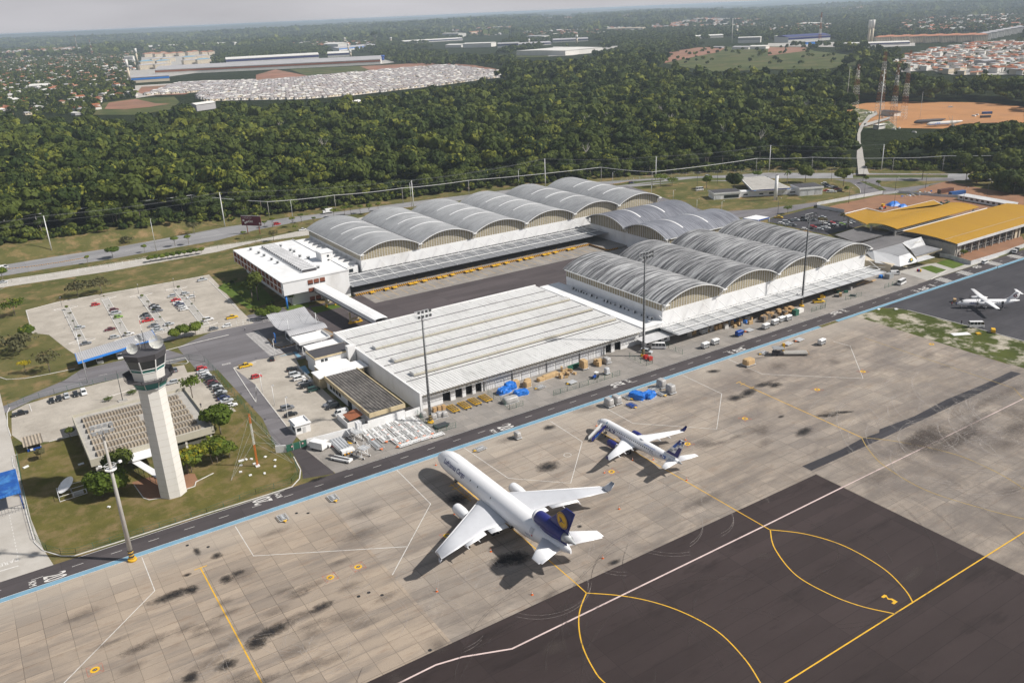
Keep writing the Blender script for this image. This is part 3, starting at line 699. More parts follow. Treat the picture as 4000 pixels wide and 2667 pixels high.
def skid(cx,cy,r,a0,a1,w,mi,ecc=1):
    global zz
    P=[(cx+r*math.cos(t),cy+r*ecc*math.sin(t)) for t in np.linspace(a0,a1,max(6,int(abs(a1-a0)*r/1.5)))]
    tm.ribbon(P,w,zz,mi);tm.ribbon([(p[0]+.9*math.cos(.3),p[1]+.9) for p in P],w,zz,mi);zz+=.00005
for n_,x0,x1,y0,y1,r0,r1,w_,m_ in ((90,215,275,104,134,8,34,.17,0),(50,62,150,133,160,4,14,.1,0),(26,0,60,138,165,4,14,.1,0),(30,150,290,136,195,3,12,.1,0),(26,60,175,84,126,12,45,.16,1)):
    for i in range(n_):
        a=rng.uniform(0,2*PI);skid(rng.uniform(x0,x1),rng.uniform(y0,y1),rng.uniform(r0,r1),a,a+rng.uniform(.5,2.2),w_,m_)
tag(tm.build('tyre_marks',['scuff','scuff_dark']),kind='structure')
# ================================================================== BUILDINGS
def arch_prof(a0,a1,z,rise,n=20):
    """circular arc from a0 to a1 springing at z"""
    h=(a1-a0)/2;Rr=(h*h+rise*rise)/(2*rise);c=(a0+a1)/2;t0=math.asin(h/Rr)
    return [(c+Rr*math.sin(t),z+rise-Rr+Rr*math.cos(t)) for t in np.linspace(-t0,t0,n+1)]
def barrel_building(name,label,along,edges,b0,b1,wallf,wallb,z,rise,roofmat,strips,side_lo,canopy=None,stripw=.9):
    """row of vaulted bays. along='x': bays side by side in x, vault axis along y from b0 (front eave) to b1"""
    sw=along=='y'
    def S(u,v,w):return (v,u,w) if sw else (u,v,w)
    org=S(edges[0],wallf,0);t=T(name,label,'warehouse',(org[0],org[1],0))
    e0,e1=edges[0],edges[-1];zb=z-3.3
    def ring(mb,pts,mi=0,flip=False):
        mb.add(pts,[list(range(len(pts)))[::-1] if (flip ^ sw) else list(range(len(pts)))],mi)
    wl_=MB();
    def bx(mb,u0,v0,w0,u1,v1,w1,mi=0):
        a,b=S(u0,v0,w0),S(u1,v1,w1)
        mb.box(min(a[0],b[0]),min(a[1],b[1]),a[2],max(a[0],b[0]),max(a[1],b[1]),b[2],mi)
    f,k=wallf,wallb
    s_=1 if b1>b0 else-1
    bx(wl_,e0+.8,f,0,e1-.8,f+s_*.4,zb);bx(wl_,e0+.8,k-s_*.4,0,e1-.8,k,zb)
    bx(wl_,e0+.8,f+s_*.4,0,e0+1.2,k-s_*.4,zb);bx(wl_,e1-1.2,f+s_*.4,0,e1-.8,k-s_*.4,zb)
    part(wl_,'wall','white_wall',t)
    # louvred upper walls: side bands and vaulted gables, with white mullions
    for yy,nm in ((f,'gable'),(k,'gable')):
        for i in range(len(edges)-1):
            gb=MB();pr=arch_prof(edges[i]+.1,edges[i+1]-.1,z-.3,rise-.15)
            a0=edges[i]+(.8 if i==0 else 0);a1=edges[i+1]-(.8 if i==len(edges)-2 else 0)
            pr=[(min(max(p[0],a0),a1),p[1]) for p in pr]
            off=.12*s_ if yy==f else-.12*s_
            P=[S(a0,yy+off,zb)]+[S(p[0],yy+off,p[1]) for p in pr][::1]+[S(a1,yy+off,zb)]
            gb.add(P,[list(range(len(P)))],0);
            n=22
            for q in range(n+1):
                u=a0+.1+(a1-a0-.2)*q/n
                zz=np.interp(u,[p[0] for p in pr],[p[1] for p in pr])
                bx(gb,u-.07,yy+off-s_*.12 if yy==f else yy+off,zb,u+.07,yy+off if yy==f else yy+off+s_*.12,zz,1)
            part(gb,nm,['louvre_beige','white_paint'],t)
    for u,d in ((e0,1),(e1,-1)):
        sb=MB();bx(sb,u+d*.8,f+s_*.1,zb,u+d*.95,k-s_*.1,z,0)
        L=abs(k-f);n=int(L/1.6)
        for q in range(n+1):
            v=f+s_*(.1+(L-.2)*q/n);bx(sb,u+d*.7,v-.06,zb,u+d*.8,v+.06,z,1)
        bx(sb,u-d*.2,f,z-.35,u+d*.8,k,z-.1,1)
        part(sb,'side_louvre',['louvre_beige','white_paint'],t)
    # vaulted roofs: a part for every bay
    for i in range(len(edges)-1):
        rb=MB();pr=arch_prof(edges[i]+.15,edges[i+1]-.15,z,rise,26);pi_=arch_prof(edges[i]+.15,edges[i+1]-.15,z-.25,rise,26)
        A=[S(p[0],b0,p[1]) for p in pr];B=[S(p[0],b1,p[1]) for p in pr];A2=[S(p[0],b0,p[1]) for p in pi_];B2=[S(p[0],b1,p[1]) for p in pi_]
        rb.loft([A,B],0,True,False,False);rb.loft([A2,B2],0,True,False,False)
        rb.loft([A,A2],1,False,False,False);rb.loft([B,B2],1,False,False,False)
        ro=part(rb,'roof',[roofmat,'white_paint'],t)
        for fr in strips:
            v=b0+(b1-b0)*fr;pr2=arch_prof(edges[i]+.6,edges[i+1]-.6,z+.12,rise-.02,22)
            kb_=MB()
            a_=[S(p[0],v-stripw/2,p[1]) for p in pr2];b_=[S(p[0],v+stripw/2,p[1]) for p in pr2]
            a3=[S(p[0],v-stripw/2,p[1]-.14) for p in pr2];b3=[S(p[0],v+stripw/2,p[1]-.14) for p in pr2]
            kb_.loft([a_,b_],0,True,False,False);kb_.loft([a_,a3],0,False,False,False);kb_.loft([b_,b3],0,False,False,False)
            o=kb_.build('skylight','white_roof',ro,org=tuple(t.location))
        rim=MB();pr3=arch_prof(edges[i]+.15,edges[i+1]-.15,z+.04,rise,26)
        for a_,b_ in zip(pr3[:-1],pr3[1:]):rim.bar(S(a_[0],b0-s_*.05,a_[1]),S(b_[0],b0-s_*.05,b_[1]),.12,.3)
        rim.build('rim','white_paint',ro,org=tuple(t.location))
    # gutter boxes and V braces under every valley
    for i,u in enumerate(edges):
        vb=MB();m=u if 0<i<len(edges)-1 else u+(1 if i==0 else-1)*.9
        bx(vb,m-1.1,b0-s_*.3,z-.35,m+1.1,b0+s_*1.3,z+.05)
        for du in (-.9,.9):
            vb.bar(S(m+du,b0+s_*.2,z-.3),S(m+du*.3,f,z-3.4),.2);vb.bar(S(m+du,b0+s_*.2,z-.3),S(m-du*.1,f,z-1.6),.14)
        part(vb,'valley_brace','white_paint',t)
    gt=MB()
    for u in edges[1:-1]:bx(gt,u-.28,b0,z-.2,u+.28,b1,z+.1)
    part(gt,'valley_gutter','charcoal',t)
    return t
EA=[157.0,190.0,222.4,255.4,288.4,320.7,353.3]
tA=barrel_building('vaulted_warehouse','long back warehouse with six arched grey roof bays','x',EA,383.5,458,385.7,456,14,4.6,'barrel_grey',(.3,.5,.7),0)
tB=barrel_building('vaulted_warehouse','cross warehouse with two dark blue-grey arched bays between the larger rows','y',[315.3,348.6,381.9],294.5,350.5,297.4,349,11,4.4,'barrel_blue',(.3,.62),0)
EC=[217.8,249.9,282.0,313.5,345.0]
tC=barrel_building('vaulted_warehouse','front warehouse with four streaky black and white arched bays and a long canopy','x',EC,232.6,299.5,235.2,298,14,4.5,'barrel_streaky',(),0)
def canopy(t,x0,x1,yin,yout,zin,zout,mat,sgn=1,step=7.8,wall_z=9.5):
    cb=MB();cb.add([(x0,yin,zin),(x0,yout,zout),(x1,yout,zout),(x1,yin,zin),(x0,yin,zin+.12),(x0,yout,zout+.12),(x1,yout,zout+.12),(x1,yin,zin+.12)],[(0,1,2,3),(7,6,5,4),(0,4,5,1),(1,5,6,2),(2,6,7,3),(3,7,4,0)])
    co=part(cb,'canopy',mat,t)
    tb=MB();n=int((x1-x0)/step);ya=yin+(yout-yin)*.25;yb=yin+(yout-yin)*.72
    tb.bar((x0,ya,zin+1.0),(x1,ya,zin+1.0),.25);tb.bar((x0,yb,zout+.8),(x1,yb,zout+.8),.25)
    for i in range(n+1):
        x=x0+.6+(x1-x0-1.2)*i/n
        tb.bar((x,yin,zin+.25),(x,yout,zout+.25),.16,.3)
        tb.bar((x,yin,wall_z),(x+2.6*0,yb,zout+.8),.14)
        tb.bar((x,ya,zin+1.0),(x+step*.55,yb,zout+.8),.16);tb.bar((x,ya,zin+.2),(x,ya,zin+1.0),.14);tb.bar((x,yb,zout+.2),(x,yb,zout+.8),.14)
    tb.build('canopy_truss','white_paint' if sgn else 'grey_metal',co,org=tuple(t.location))
canopy(tA,143.6,297.3,385.6,364.9,4.9,4.9,'canopy_sheet')
canopy(tC,216.2,344.2,235.1,223.6,4.7,4.7,'canopy_white')
# loading dock under the rear canopy
dk=MB();dk.box(144.8,365.2,0,284,385.6,1.2);part(dk,'dock','yard_concrete',tA)
dk=MB();dk.box(144.8,365.08,.25,284,365.2,1.22);part(dk,'dock_edge','hazard',tA)
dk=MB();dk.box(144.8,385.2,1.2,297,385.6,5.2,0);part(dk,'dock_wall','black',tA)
dk=MB();dk.box(284,349,0,297.2,385.6,1.0);dk.box(283.88,348.9,.2,284,365.2,1.02,1);dk.box(284,348.88,.2,291,349,1.02,1);part(dk,'dock',['yard_concrete','hazard'],tB)
# yellow dock levellers
def leveller(t,x):
    m=MB();m.ob(x,364.0,.75,2.3,2.2,.18);m.bar((x-1.1,362.9,.0),(x-1.1,362.9,.8),.12);m.bar((x+1.1,362.9,.0),(x+1.1,362.9,.8),.12)
    m.bar((x+1.3,365,1.2),(x+1.3,365,2.6),.08);m.bar((x-1.1,365,1.9),(x+1.3,365,1.9),.06);return part(m,'dock_leveller','yellow_paint',t)
for c,x in ((1,1070),(1,1200),(1,1275),(1,1420),(1,1465),(1,1545),(1,1680),(1,1730),(1,1800),(1,1930),(1,1975),(1,2050),(1,2175),(1,2215),(1,2290),(2,65),(2,125),(2,170),(2,290),(2,330),(2,390),(2,510),(2,550)):
    yy=(np.interp(x,[920,2351],[1160,840]) if c==1 else np.interp(x,[0,710],[845,685]))
    leveller(tA,g(c,1,x,yy-12,.8)[0])
bm_=MB()
for i in range(27):
    xx=152+i*4.9;bm_.ribbon([(xx,353.5),(xx,362.5)],.13,.02)
bm_.build('bay_lines','yellow_line')['kind']='structure'

# ---------------------------------------------------------------- flat warehouse
tF=T('flat_roof_warehouse','long flat warehouse with a stained white ribbed roof and roller doors onto the cargo yard','warehouse',(110.9,234.6))
X0,X1,Y0,Y1=111.2,207.2,235.2,306.5
rf=MB()
rf.add([(X0,232.6,6.35),(X1,232.6,6.35),(X1,Y1,6.6),(X0,Y1,6.6),(X0,232.6,6.05),(X1,232.6,6.05),(X1,Y1,6.05),(X0,Y1,6.05)],[(0,1,2,3),(7,6,5,4),(4,5,1,0),(5,6,2,1),(6,7,3,2),(7,4,0,3)])
ro=part(rf,'roof','flat_roof',tF)
for y in (245.5,254.8,263.0,271.0,279.5,288.0,297): # dark lap joints between sheets
    m=MB();m.box(X0+1,y-.12,6.3,X1-1,y+.12,6.52+(y-232)*.0034);m.build('lap_joint','charcoal',ro,org=tuple(tF.location))
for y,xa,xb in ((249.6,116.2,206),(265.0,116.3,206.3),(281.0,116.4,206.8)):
    m=MB();m.box(xa,y-1.5,6.3,xb,y+1.5,7.6,0);m.box(xa+.15,y-1.62,6.6,xb-.15,y-1.5,7.35,1);m.box(xa,y-1.8,6.3,xb,y-1.5,6.6,2)  # charcoal strip along the foot paints in the monitor's dark shadow line
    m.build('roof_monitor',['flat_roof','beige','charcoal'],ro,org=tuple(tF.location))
pw=MB();pw.box(X0-.7,232.6,0,X0,Y1,7.2);pw.box(X0-.4,Y1,0,X1+.4,Y1+.4,6.9);pw.box(X1,235,0,X1+.4,Y1,6.2)
part(pw,'wall','white_wall',tF)
doors=[(113.6,118.6,0),(120.0,123.0,2),(124.9,127.6,2),(129.0,131.6,2),(132.9,135.4,2)]
fw=MB();fw.box(X0,235.2,4.3,X1,235.6,6.0,1);fw.box(X0,235.1,4.0,X1,235.2,4.6,2)
xs=[X0,120.2,123.2,125.1,127.8,129.2,131.8,133.1,135.5,190.2,193.0,194.6,197.6,X1]
for a,b in zip(xs[::2],xs[1::2]):fw.box(a,235.2,0,b,235.6,4.3,0)
part(fw,'wall',['white_wall','cream','beige'],tF)
for a,b in zip(xs[1::2],xs[2::2]):
    m=MB();m.box(a,236.6,0,b,236.7,4.3);part(m,'doorway','black',tF)
n=14
for i in range(n):
    a=137.2+i*3.72;m=MB();m.box(a,235.06,0,a+3.1,235.19,3.85);part(m,'roller_door','door_ribs' if i % 3 else 'white_sheet',tF)
m=MB()
for x in (136.4,147.9,162.7,177.6,189.4):m.box(x-.12,234.9,0,x+.12,235.1,6)
part(m,'downpipe','dark_metal',tF)
tr=MB();L=X1-X0;n=64
for yy in (233.0,234.6):
    tr.bar((X0,yy,5.95),(X1,yy,5.95),.12);tr.bar((X0,yy,4.75),(X1,yy,4.75),.12)
for i in range(n):
    a=X0+L*i/n;b=X0+L*(i+1)/n
    tr.bar((a,233,4.75),((a+b)/2,233,5.95),.07);tr.bar(((a+b)/2,233,5.95),(b,233,4.75),.07);tr.bar((a,233,4.75),(a,234.6,4.75),.06);tr.bar((a,233,5.95),((a+b)/2,234.6,5.95),.06)
for i in range(4):tr.bar((X0+.2,233,1.2*i+.2),(X0+.2,234.6,1.2*i+1.2),.07)
tr.bar((X0+.2,233,0),(X0+.2,233,5.9),.14)
part(tr,'eave_truss','pale_metal',tF)
# yellow scissor docks at the doors
def rollerdock(cx,cy,label):
    t=T('roller_dock',label,'loading ramp',(cx,cy),0,'yellow roller docks at the warehouse doors')
    m=MB();
    for dx in (-1.25,-.42,.42,1.25):m.box(dx-.09,-2.6,.45,dx+.09,2.6,.7)
    for dy in (-2.6,-1,0.8,2.5):m.box(-1.34,dy-.08,.42,1.34,dy+.08,.66)
    m.build('frame','yellow_paint',t)
    m=MB()
    for k in range(15):m.cyl((-1.2,-2.4+k*.35,.62),(1.2,-2.4+k*.35,.62),.07,n=6)
    m.build('rollers','dark_metal',t);m=MB()
    for dx in (-1.1,1.1):
        for dy in (-2.2,2.2):m.box(dx-.08,dy-.08,0,dx+.08,dy+.08,.45)
    m.box(-1.0,-3.3,0,-.7,-2.6,.25);m.box(.7,-3.3,0,1.0,-2.6,.25);m.build('leg','dark_metal',t)
for i,(c,r,x,y) in enumerate(((1,2,1805,610),(1,2,1912,580),(1,2,2005,545),(1,2,2105,515))):
    X,Y=g(c,r,x,y,.6);rollerdock(X,Y,'%s yellow roller dock from the tall light mast, at a dark warehouse door' % ORD[i])

# ---------------------------------------------------------------- low link roof between the flat and vaulted sheds
t=T('link_building','low white flat-roofed building between the flat warehouse and the streaky vaulted one','building',(212,236))
m=MB();m.box(207.7,234.2,0,217.6,303,6.3);part(m,'wall','white_wall',t)
m=MB();m.box(207.65,234.0,6.3,218.4,303.3,6.75);part(m,'roof','white_roof',t)
m=MB();m.box(209,234.05,3.6,217,234.2,4.9);part(m,'window','glass_dark',t)
m=MB();m.box(203.5,227.5,3.3,219,234.0,3.55);part(m,'lean_to_roof','white_sheet',t)
m=MB();m.box(204.5,230.6,0,218.6,230.9,3.3);part(m,'lean_to_wall','white_wall',t)
for a in (206.5,209.3,212.5,215.5):
    m=MB();m.box(a,230.5,1.0,a+1.4,230.6,2.3);part(m,'window','glass_dark',t)
def ac_unit(x,y,z,label,grp,s=1.0):
    m=MB();m.box(x-.5*s,y-.3*s,z,x+.5*s,y+.3*s,z+1.0*s,0)
    m.cyl((x-.15*s,y-.3*s,z+.5*s),(x-.15*s,y-.34*s,z+.5*s),.36*s,n=10,mi=1)
    return tag(m.build('air_conditioner',['pale_metal','dark_metal']),label,'air conditioner',grp)
for i,y in enumerate((290,288,286,284.4,282.6,280.6,277,273.5,268.5,266.5,264.4,261.5,258,255.5,253,249,245,241.5,239)):
    o=ac_unit(216.4,y,6.76,'grey air conditioner on the white link roof against the vaulted warehouse side wall','air conditioners along the side of the vaulted warehouse',1.0 if i % 3 else 1.4)

# ---------------------------------------------------------------- office block
t=T('office_building','white three storey office block with brown louvred windows and rooftop vents','office',(111.9,367.5))
m=MB();m.box(112,367.5,6.6,132,443,12.6);m.box(132,367.5,0,143.6,443,12.6);m.box(117,372,0,132,443,6.6)
part(m,'wall','white_wall',t)
m=MB();m.box(111.7,367.2,12.6,143.9,443.3,12.8);m.box(111.7,367.2,12.8,143.9,367.5,13.15);m.box(143.6,367.5,12.8,143.9,443.3,13.15)
part(m,'roof','white_roof',t)
m=MB();m.cyl((113.0,368.6,0),(113.0,368.6,6.6),.42,n=14);part(m,'column','bright_blue',t)
for k in range(13):
    y0=369.2+k*5.68
    for z0,z1 in ((7.0,9.4),(9.8,12.0)):
        m=MB();m.box(111.75,y0,z0,112.0,y0+5.0,z1,0)
        wdw=part(m,'shutter','brick_brown',t)
m=MB();m.box(111.6,367.6,9.42,112.05,442.8,9.78)
for k in range(14):m.box(111.55,368.9+k*5.68-.18,6.7,111.99,368.9+k*5.68+.12,12.2)
part(m,'louvre_frame','white_paint',t)
for r_,(z0,z1) in enumerate(((9.5,11.7),(5.8,7.9),(1.6,3.8))):
    for c_ in range(3):
        if r_==2 and c_==2:continue
        x=123.6+c_*2.9-(.0);m=MB();m.box(x,367.3,z0+.5,x+2.4,367.5,z1);m2=part(m,'shutter','brick_brown',t)
        m=MB();m.box(x,367.32,z0,x+2.4,367.5,z0+.48);part(m,'window','glass_dark',t)
m=MB();m.box(139.2,389,12.7,145.0,396.3,17.0);tw=part(m,'stair_tower','white_wall',t)
m=MB();m.box(138.9,388.7,17.0,145.3,396.6,17.25);m.build('tower_roof','white_roof',tw,org=tuple(t.location))
m=MB();m.box(142,388.9,14.8,143.0,389.0,15.8);m.box(142,388.9,12.9,143.0,389.0,13.6);m.build('window','glass_dark',tw,org=tuple(t.location))
for k in range(23): # long row of saw-tooth vents
    y=377+k*2.65;m=MB();m.add([(124.8,y,12.8),(131.8,y,12.8),(131.8,y+2.0,12.8),(124.8,y+2.0,12.8),(124.8,y,14.2),(131.8,y,14.2),(131.8,y+1.2,14.4),(124.8,y+1.2,14.4)],
        [(4,5,6,7),(1,2,6,5),(2,3,7,6),(3,0,4,7)],0);m.add([(125,y+.05,12.9),(131.6,y+.05,12.9),(131.6,y+.05,14.1),(125,y+.05,14.1)],[(0,1,2,3)],1)
    m.add([(124.8,y,14.15),(131.8,y,14.15),(131.8,y-.25,14.15),(124.8,y-.25,14.15)],[(0,1,2,3)],0)
    part(m,'roof_vent',['white_sheet','charcoal'],t)
for i,(x,y) in enumerate(((119,436),(120,426),(120.5,419),(121,409),(121.3,401),(133.5,432),(134.5,420),(135,416),(134,405),(136,399),(133.5,379))):
    ac_unit(x,y,12.8,'grey air conditioner on the white office roof beside the vent row','air conditioners on the office roof',1.5)
# sloping fins between office and vaulted warehouse
t=T('link_roof','white stepped roof of thin fins between the office and the vaulted warehouse','roof',(151,386))
m=MB();m.box(144,387,0,156.6,457,8.6);part(m,'wall','white_wall',t)
for k in range(11):
    y=390.5+k*6.1;m=MB();m.box(144.2,y,8.6,157.4,y+.25,10.1);part(m,'fin','white_wall',t)
m=MB()
for x in (145.2,148.4,151.6):
    for z0 in (5.5,2.0):m.box(x,386.9,z0,x+2.2,387.0,z0+1.7)
part(m,'window','glass_dark',t)
# footbridge
t=T('footbridge','white covered footbridge on cream piers from the office to the flat warehouse','footbridge',(130,335))
PB=[(126.5,367.4),(127.2,356),(128.4,327),(129.2,306.8)]
m=MB()
for a,b in zip(PB[:-1],PB[1:]):m.add([(a[0]-.1,a[1],5.2),(b[0]-.1,b[1],5.2),(b[0]+5.1,b[1],5.2),(a[0]+5.1,a[1],5.2),(a[0]-.1,a[1],7.9),(b[0]-.1,b[1],7.9),(b[0]+5.1,b[1],7.9),(a[0]+5.1,a[1],7.9)],[(0,3,2,1),(0,1,5,4),(2,3,7,6)])
part(m,'body','white_wall',t)
m=MB()
for a,b in zip(PB[:-1],PB[1:]):
    m.add([(a[0]-.4,a[1],7.9),(b[0]-.4,b[1],7.9),(b[0]+1.2,b[1],8.2),(a[0]+1.2,a[1],8.2),(b[0]+3.8,b[1],8.2),(a[0]+3.8,a[1],8.2),(b[0]+5.4,b[1],7.9),(a[0]+5.4,a[1],7.9)],[(1,0,3,2),(2,3,5,4),(4,5,7,6)])
part(m,'roof','white_roof',t)
m=MB()
for a,b in zip(PB[:-1],PB[1:]):m.bar((a[0]-.16,a[1],5.6),(b[0]-.16,b[1],5.6),.08,.5)
part(m,'side_rail','charcoal',t)
for y in (359.6,330.5):
    m=MB();x=127.6 if y<340 else 128.2
    for dx in (0,4.4):m.box(x+dx-.35,y-.3,0,x+dx+.35,y+.3,5.2)
    m.box(x,y-.25,1.6,x+4.4,y+.25,2.5);pr_=part(m,'pier','cream',t)
    m=MB()
    for dx in (0,4.4):m.box(x+dx-.42,y-.38,0,x+dx+.42,y+.38,1.5)
    if y<340:m.box(x-.9,y-.7,.25,x+5.3,y-.45,.6);m.box(x-.9,y+.45,.25,x+5.3,y+.7,.6);m.box(x-.9,y-.45,.25,x-.6,y+.45,.6);m.box(x+5,y-.45,.25,x+5.3,y+.45,.6)
    m.build('guard','yellow_paint',pr_,org=tuple(t.location))

# ---------------------------------------------------------------- gatehouse with a tensile roof
t=T('gatehouse','gatehouse under a curved pale sheet canopy hung from two masts','gatehouse',(104,331))
m=MB();rings=[]
for k in range(13):
    u=k/12;y=344.5-u*20.5;zz=7.3-2.2*math.sin(u*PI*.9)-.6*u
    rings.append([(96.2+j*2.8,y,zz+.15*math.cos(j*1.1)) for j in range(7)])
m.loft(rings,0,True,False,False);rings2=[[(p[0],p[1],p[2]-.15) for p in r] for r in rings];m.loft(rings2,0,True,False,False)
part(m,'canopy','grey_canopy',t)
m=MB();rings=[]
for k in range(9):
    u=k/8;rings.append([(96.5+j*4.0,323.6-u*6.0,6.1+1.1*math.sin(u*PI*.62)-1.5*u*u) for j in range(5)])
m.loft(rings,0,True,False,False);m.loft([[(p[0],p[1],p[2]-.12) for p in r] for r in rings],0,True,False,False)
part(m,'front_canopy','grey_canopy',t)
m=MB();m.box(99,324,0,112,331,3.2);part(m,'booth','white_wall',t)
m=MB();m.box(99.5,323.9,1.0,105,324,2.7);m.box(106.5,323.9,1.0,111.5,324,2.7);m.box(98.9,325,1,99,330,2.7);part(m,'window','glass_dark',t)
for x in (99,111):
    m=MB();m.cyl((x,326,0),(x,326,10),.25,.12);
    for dx,dy in ((-2.5,16),(3.5,16),(0,-6)):m.bar((x,326,9.7),(x+dx,326+dy,5.6 if dy>0 else 5.8),.06)
    part(m,'mast','pale_metal',t)
tag(setting('gate_island',[[(92.8,335.6),(92.3,326),(92.9,323),(94.5,322.2),(99.9,322.2),(115.8,321.9),(117,323.5),(116.9,326.4),(115.5,336.5)]],'yard_concrete',.1),kind='structure')
m=MB();m.ribbon([(92.8,335.6),(92.3,326),(92.9,323),(94.5,322.2),(99.9,322.2),(115.8,321.9),(117,323.5),(116.9,326.4),(115.5,336.5)],.35,0,h=.16);m.build('gate_kerb','hazard')['kind']='structure'
m=MB();m.ob(93.9,329,0,.35,1.5,4.2,0,0);m.ob(93.72,329,1.4,.05,1.5,2.8,0,1);tag(m.build('totem_sign',['bright_blue','navy']),'tall blue and white totem sign at the edge of the gate island','sign')
t=T('barrier_canopy','small white box canopy on thin posts in front of the gatehouse','canopy',(103.5,312.5))
m=MB();m.box(97.2,308.6,4.2,109.9,317.4,4.4,0);m.box(97.1,308.5,4.4,97.3,317.5,5.2,0);m.box(109.8,308.5,4.4,110.0,317.5,5.2,0);m.box(97.3,308.5,4.2,109.8,308.7,5.2,0);m.box(97.3,317.3,4.4,109.8,317.5,5.2,0);part(m,'roof','white_roof',t)
for x in (98.5,108.8):
    for y in (309.5,316.5):m=MB();m.box(x-.12,y-.12,0,x+.12,y+.12,4.2);part(m,'post','white_paint',t)

# ---------------------------------------------------------------- annexes beside the flat warehouse
t=T('annex_building','white annex with a flat white roof nearest the gatehouse canopy','building',(103,300))
m=MB();m.box(97.4,295.2,0,110.4,303.5,5.2);part(m,'wall','white_wall',t);m=MB();m.box(97.0,294.9,5.2,110.5,303.9,5.5);part(m,'roof','white_roof',t)
t=T('annex_building','tall white annex with a dark stained flat roof and cream edge','building',(102,290))
m=MB();m.box(95.0,285.8,0,109.9,294.4,6.1);part(m,'wall','white_wall',t);m=MB();m.box(94.7,285.4,6.1,110.1,294.8,6.7,1);m.box(95.0,285.7,6.7,110,294.5,6.75,0);part(m,'roof',['charcoal','cream'],t)
for x in (97.2,98.7):m=MB();m.box(x,285.7,4.6,x+1.1,285.8,5.6);part(m,'window','glass_dark',t)
m=MB();m.box(107.2,283.8,0,110.2,286.2,8.6);part(m,'water_tank_block','white_wall',t)
t=T('annex_building','low cream annex with two stepped white roofs between the tall annex and the ribbed one','building',(100,278))
m=MB();m.box(91.3,272.8,0,108.4,279.6,3.9);m.box(94.4,279.6,0,106.4,285.6,3.9);part(m,'wall','cream',t)
m=MB();m.box(91.0,272.4,3.9,109.9,279.8,4.25);m.box(94.2,279.8,3.7,106.5,285.7,4.0);part(m,'roof','white_roof',t)
t=T('annex_building','long annex with a dark ribbed fibre roof and cream fascia behind the white wall','building',(98.5,252))
m=MB();m.box(93.4,234.3,0,104.9,271.5,3.4);part(m,'wall','white_wall',t)
m=MB();m.box(93.2,234.1,4.35,105.2,272,4.5,0);part(m,'roof','fibre_dark',t)
m=MB();m.box(92.8,233.7,3.3,93.2,272.2,4.75);m.box(92.8,233.5,3.3,105.5,234.0,4.75);m.box(105.2,233.8,3.3,105.6,272.2,4.75);part(m,'fascia','cream',t)
for k in range(4):m=MB();m.box(93.28,268.5-k*2.6-1.9,1.2,93.4,268.5-k*2.6,2.9);part(m,'window','glass_dark',t)
m=MB();m.box(93.28,249.5,0,93.4,252.5,2.9);part(m,'door','black',t)
m=MB();m.box(97,234.1,3.0-.1,104,234.28,3.3);part(m,'window','glass_dark',t)
# side passage shed and boundary wall
t=T('lean_to_shed','small shed with a rusty red sheet roof behind the white wall','shed',(89.5,240))
m=MB();m.box(86.6,237.2,0,86.8,246,2.0);m.box(86.8,237.2,0,92.6,237.4,2.0);m.box(86.8,245.8,0,90,246,2.0);part(m,'wall','white_wall',t)
m=MB();m.add([(87.6,237.6,2.3),(92.4,237.6,3.1),(92.4,243.4,3.1),(87.6,243.4,2.3),(87.6,237.6,2.4),(92.4,237.6,3.2),(92.4,243.4,3.2),(87.6,243.4,2.4)],[(4,5,6,7),(3,2,1,0),(0,1,5,4),(3,7,6,2),(0,4,7,3)]);part(m,'roof','rust',t)
m=MB();m.ribbon([(71.9,233.9),(91.6,232.2)],.3,0,h=2.4);m.ribbon([(91.6,232.4),(104.6,232.4)],.35,0,h=3.1);m.ribbon([(104.8,232.6),(110.3,232.9)],.3,0,h=2.4)
tag(m.build('boundary_wall','white_wall'),'plain white boundary wall along the back of the pallet dolly park','wall')
m=MB();m.ribbon([(62.5,235.7),(65.2,234.1)],.3,0,h=2.4);tag(m.build('boundary_wall','white_wall'),'short white wall stub on the lawn side of the green gate','wall')
t=T('sliding_gate','green sheet metal gate with two round no entry signs','gate',(68.5,234))
m=MB();m.box(65.2,233.9,.15,71.8,234.1,2.3);part(m,'panel','green_steel',t)
m=MB()
for x in (65.2,67.4,69.6,71.7):m.box(x-.06,233.82,.1,x+.06,233.9,2.35)
part(m,'frame','pale_metal',t)
for x in (67.0,70.4):
    m=MB();m.cyl((x,233.82,1.5),(x,233.76,1.5),.3,n=16,mi=0);m.cyl((x,233.76,1.5),(x,233.74,1.5),.22,n=16,mi=1);m.bar((x-.14,233.73,1.64),(x+.14,233.73,1.36),.05,.03,0);part(m,'no_entry_sign',['red_paint','white_paint'],t)
t=T('guard_kiosk','white block guard kiosk at the mouth of the staff car park','kiosk',(74,245))
m=MB();m.box(71.6,243.2,0,76.5,248.4,3.0);part(m,'wall','white_wall',t);m=MB();m.box(71.2,242.8,3.0,76.8,248.7,3.2,0);m.box(71.6,243.2,3.2,76.5,243.4,3.7,0);m.box(76.3,243.4,3.2,76.5,248.4,3.7,0);m.box(71.6,248.2,3.2,76.3,248.4,3.7,0);m.box(71.6,243.4,3.2,71.8,248.2,3.7,0);part(m,'roof','white_roof',t)
m=MB();m.box(72.1,243.1,1.1,73.4,243.2,2.2);m.box(71.5,244,1.1,71.6,246,2.2);part(m,'window','glass_dark',t);m=MB();m.box(74,243.1,0,74.9,243.2,2.1);part(m,'door','pale_metal',t)

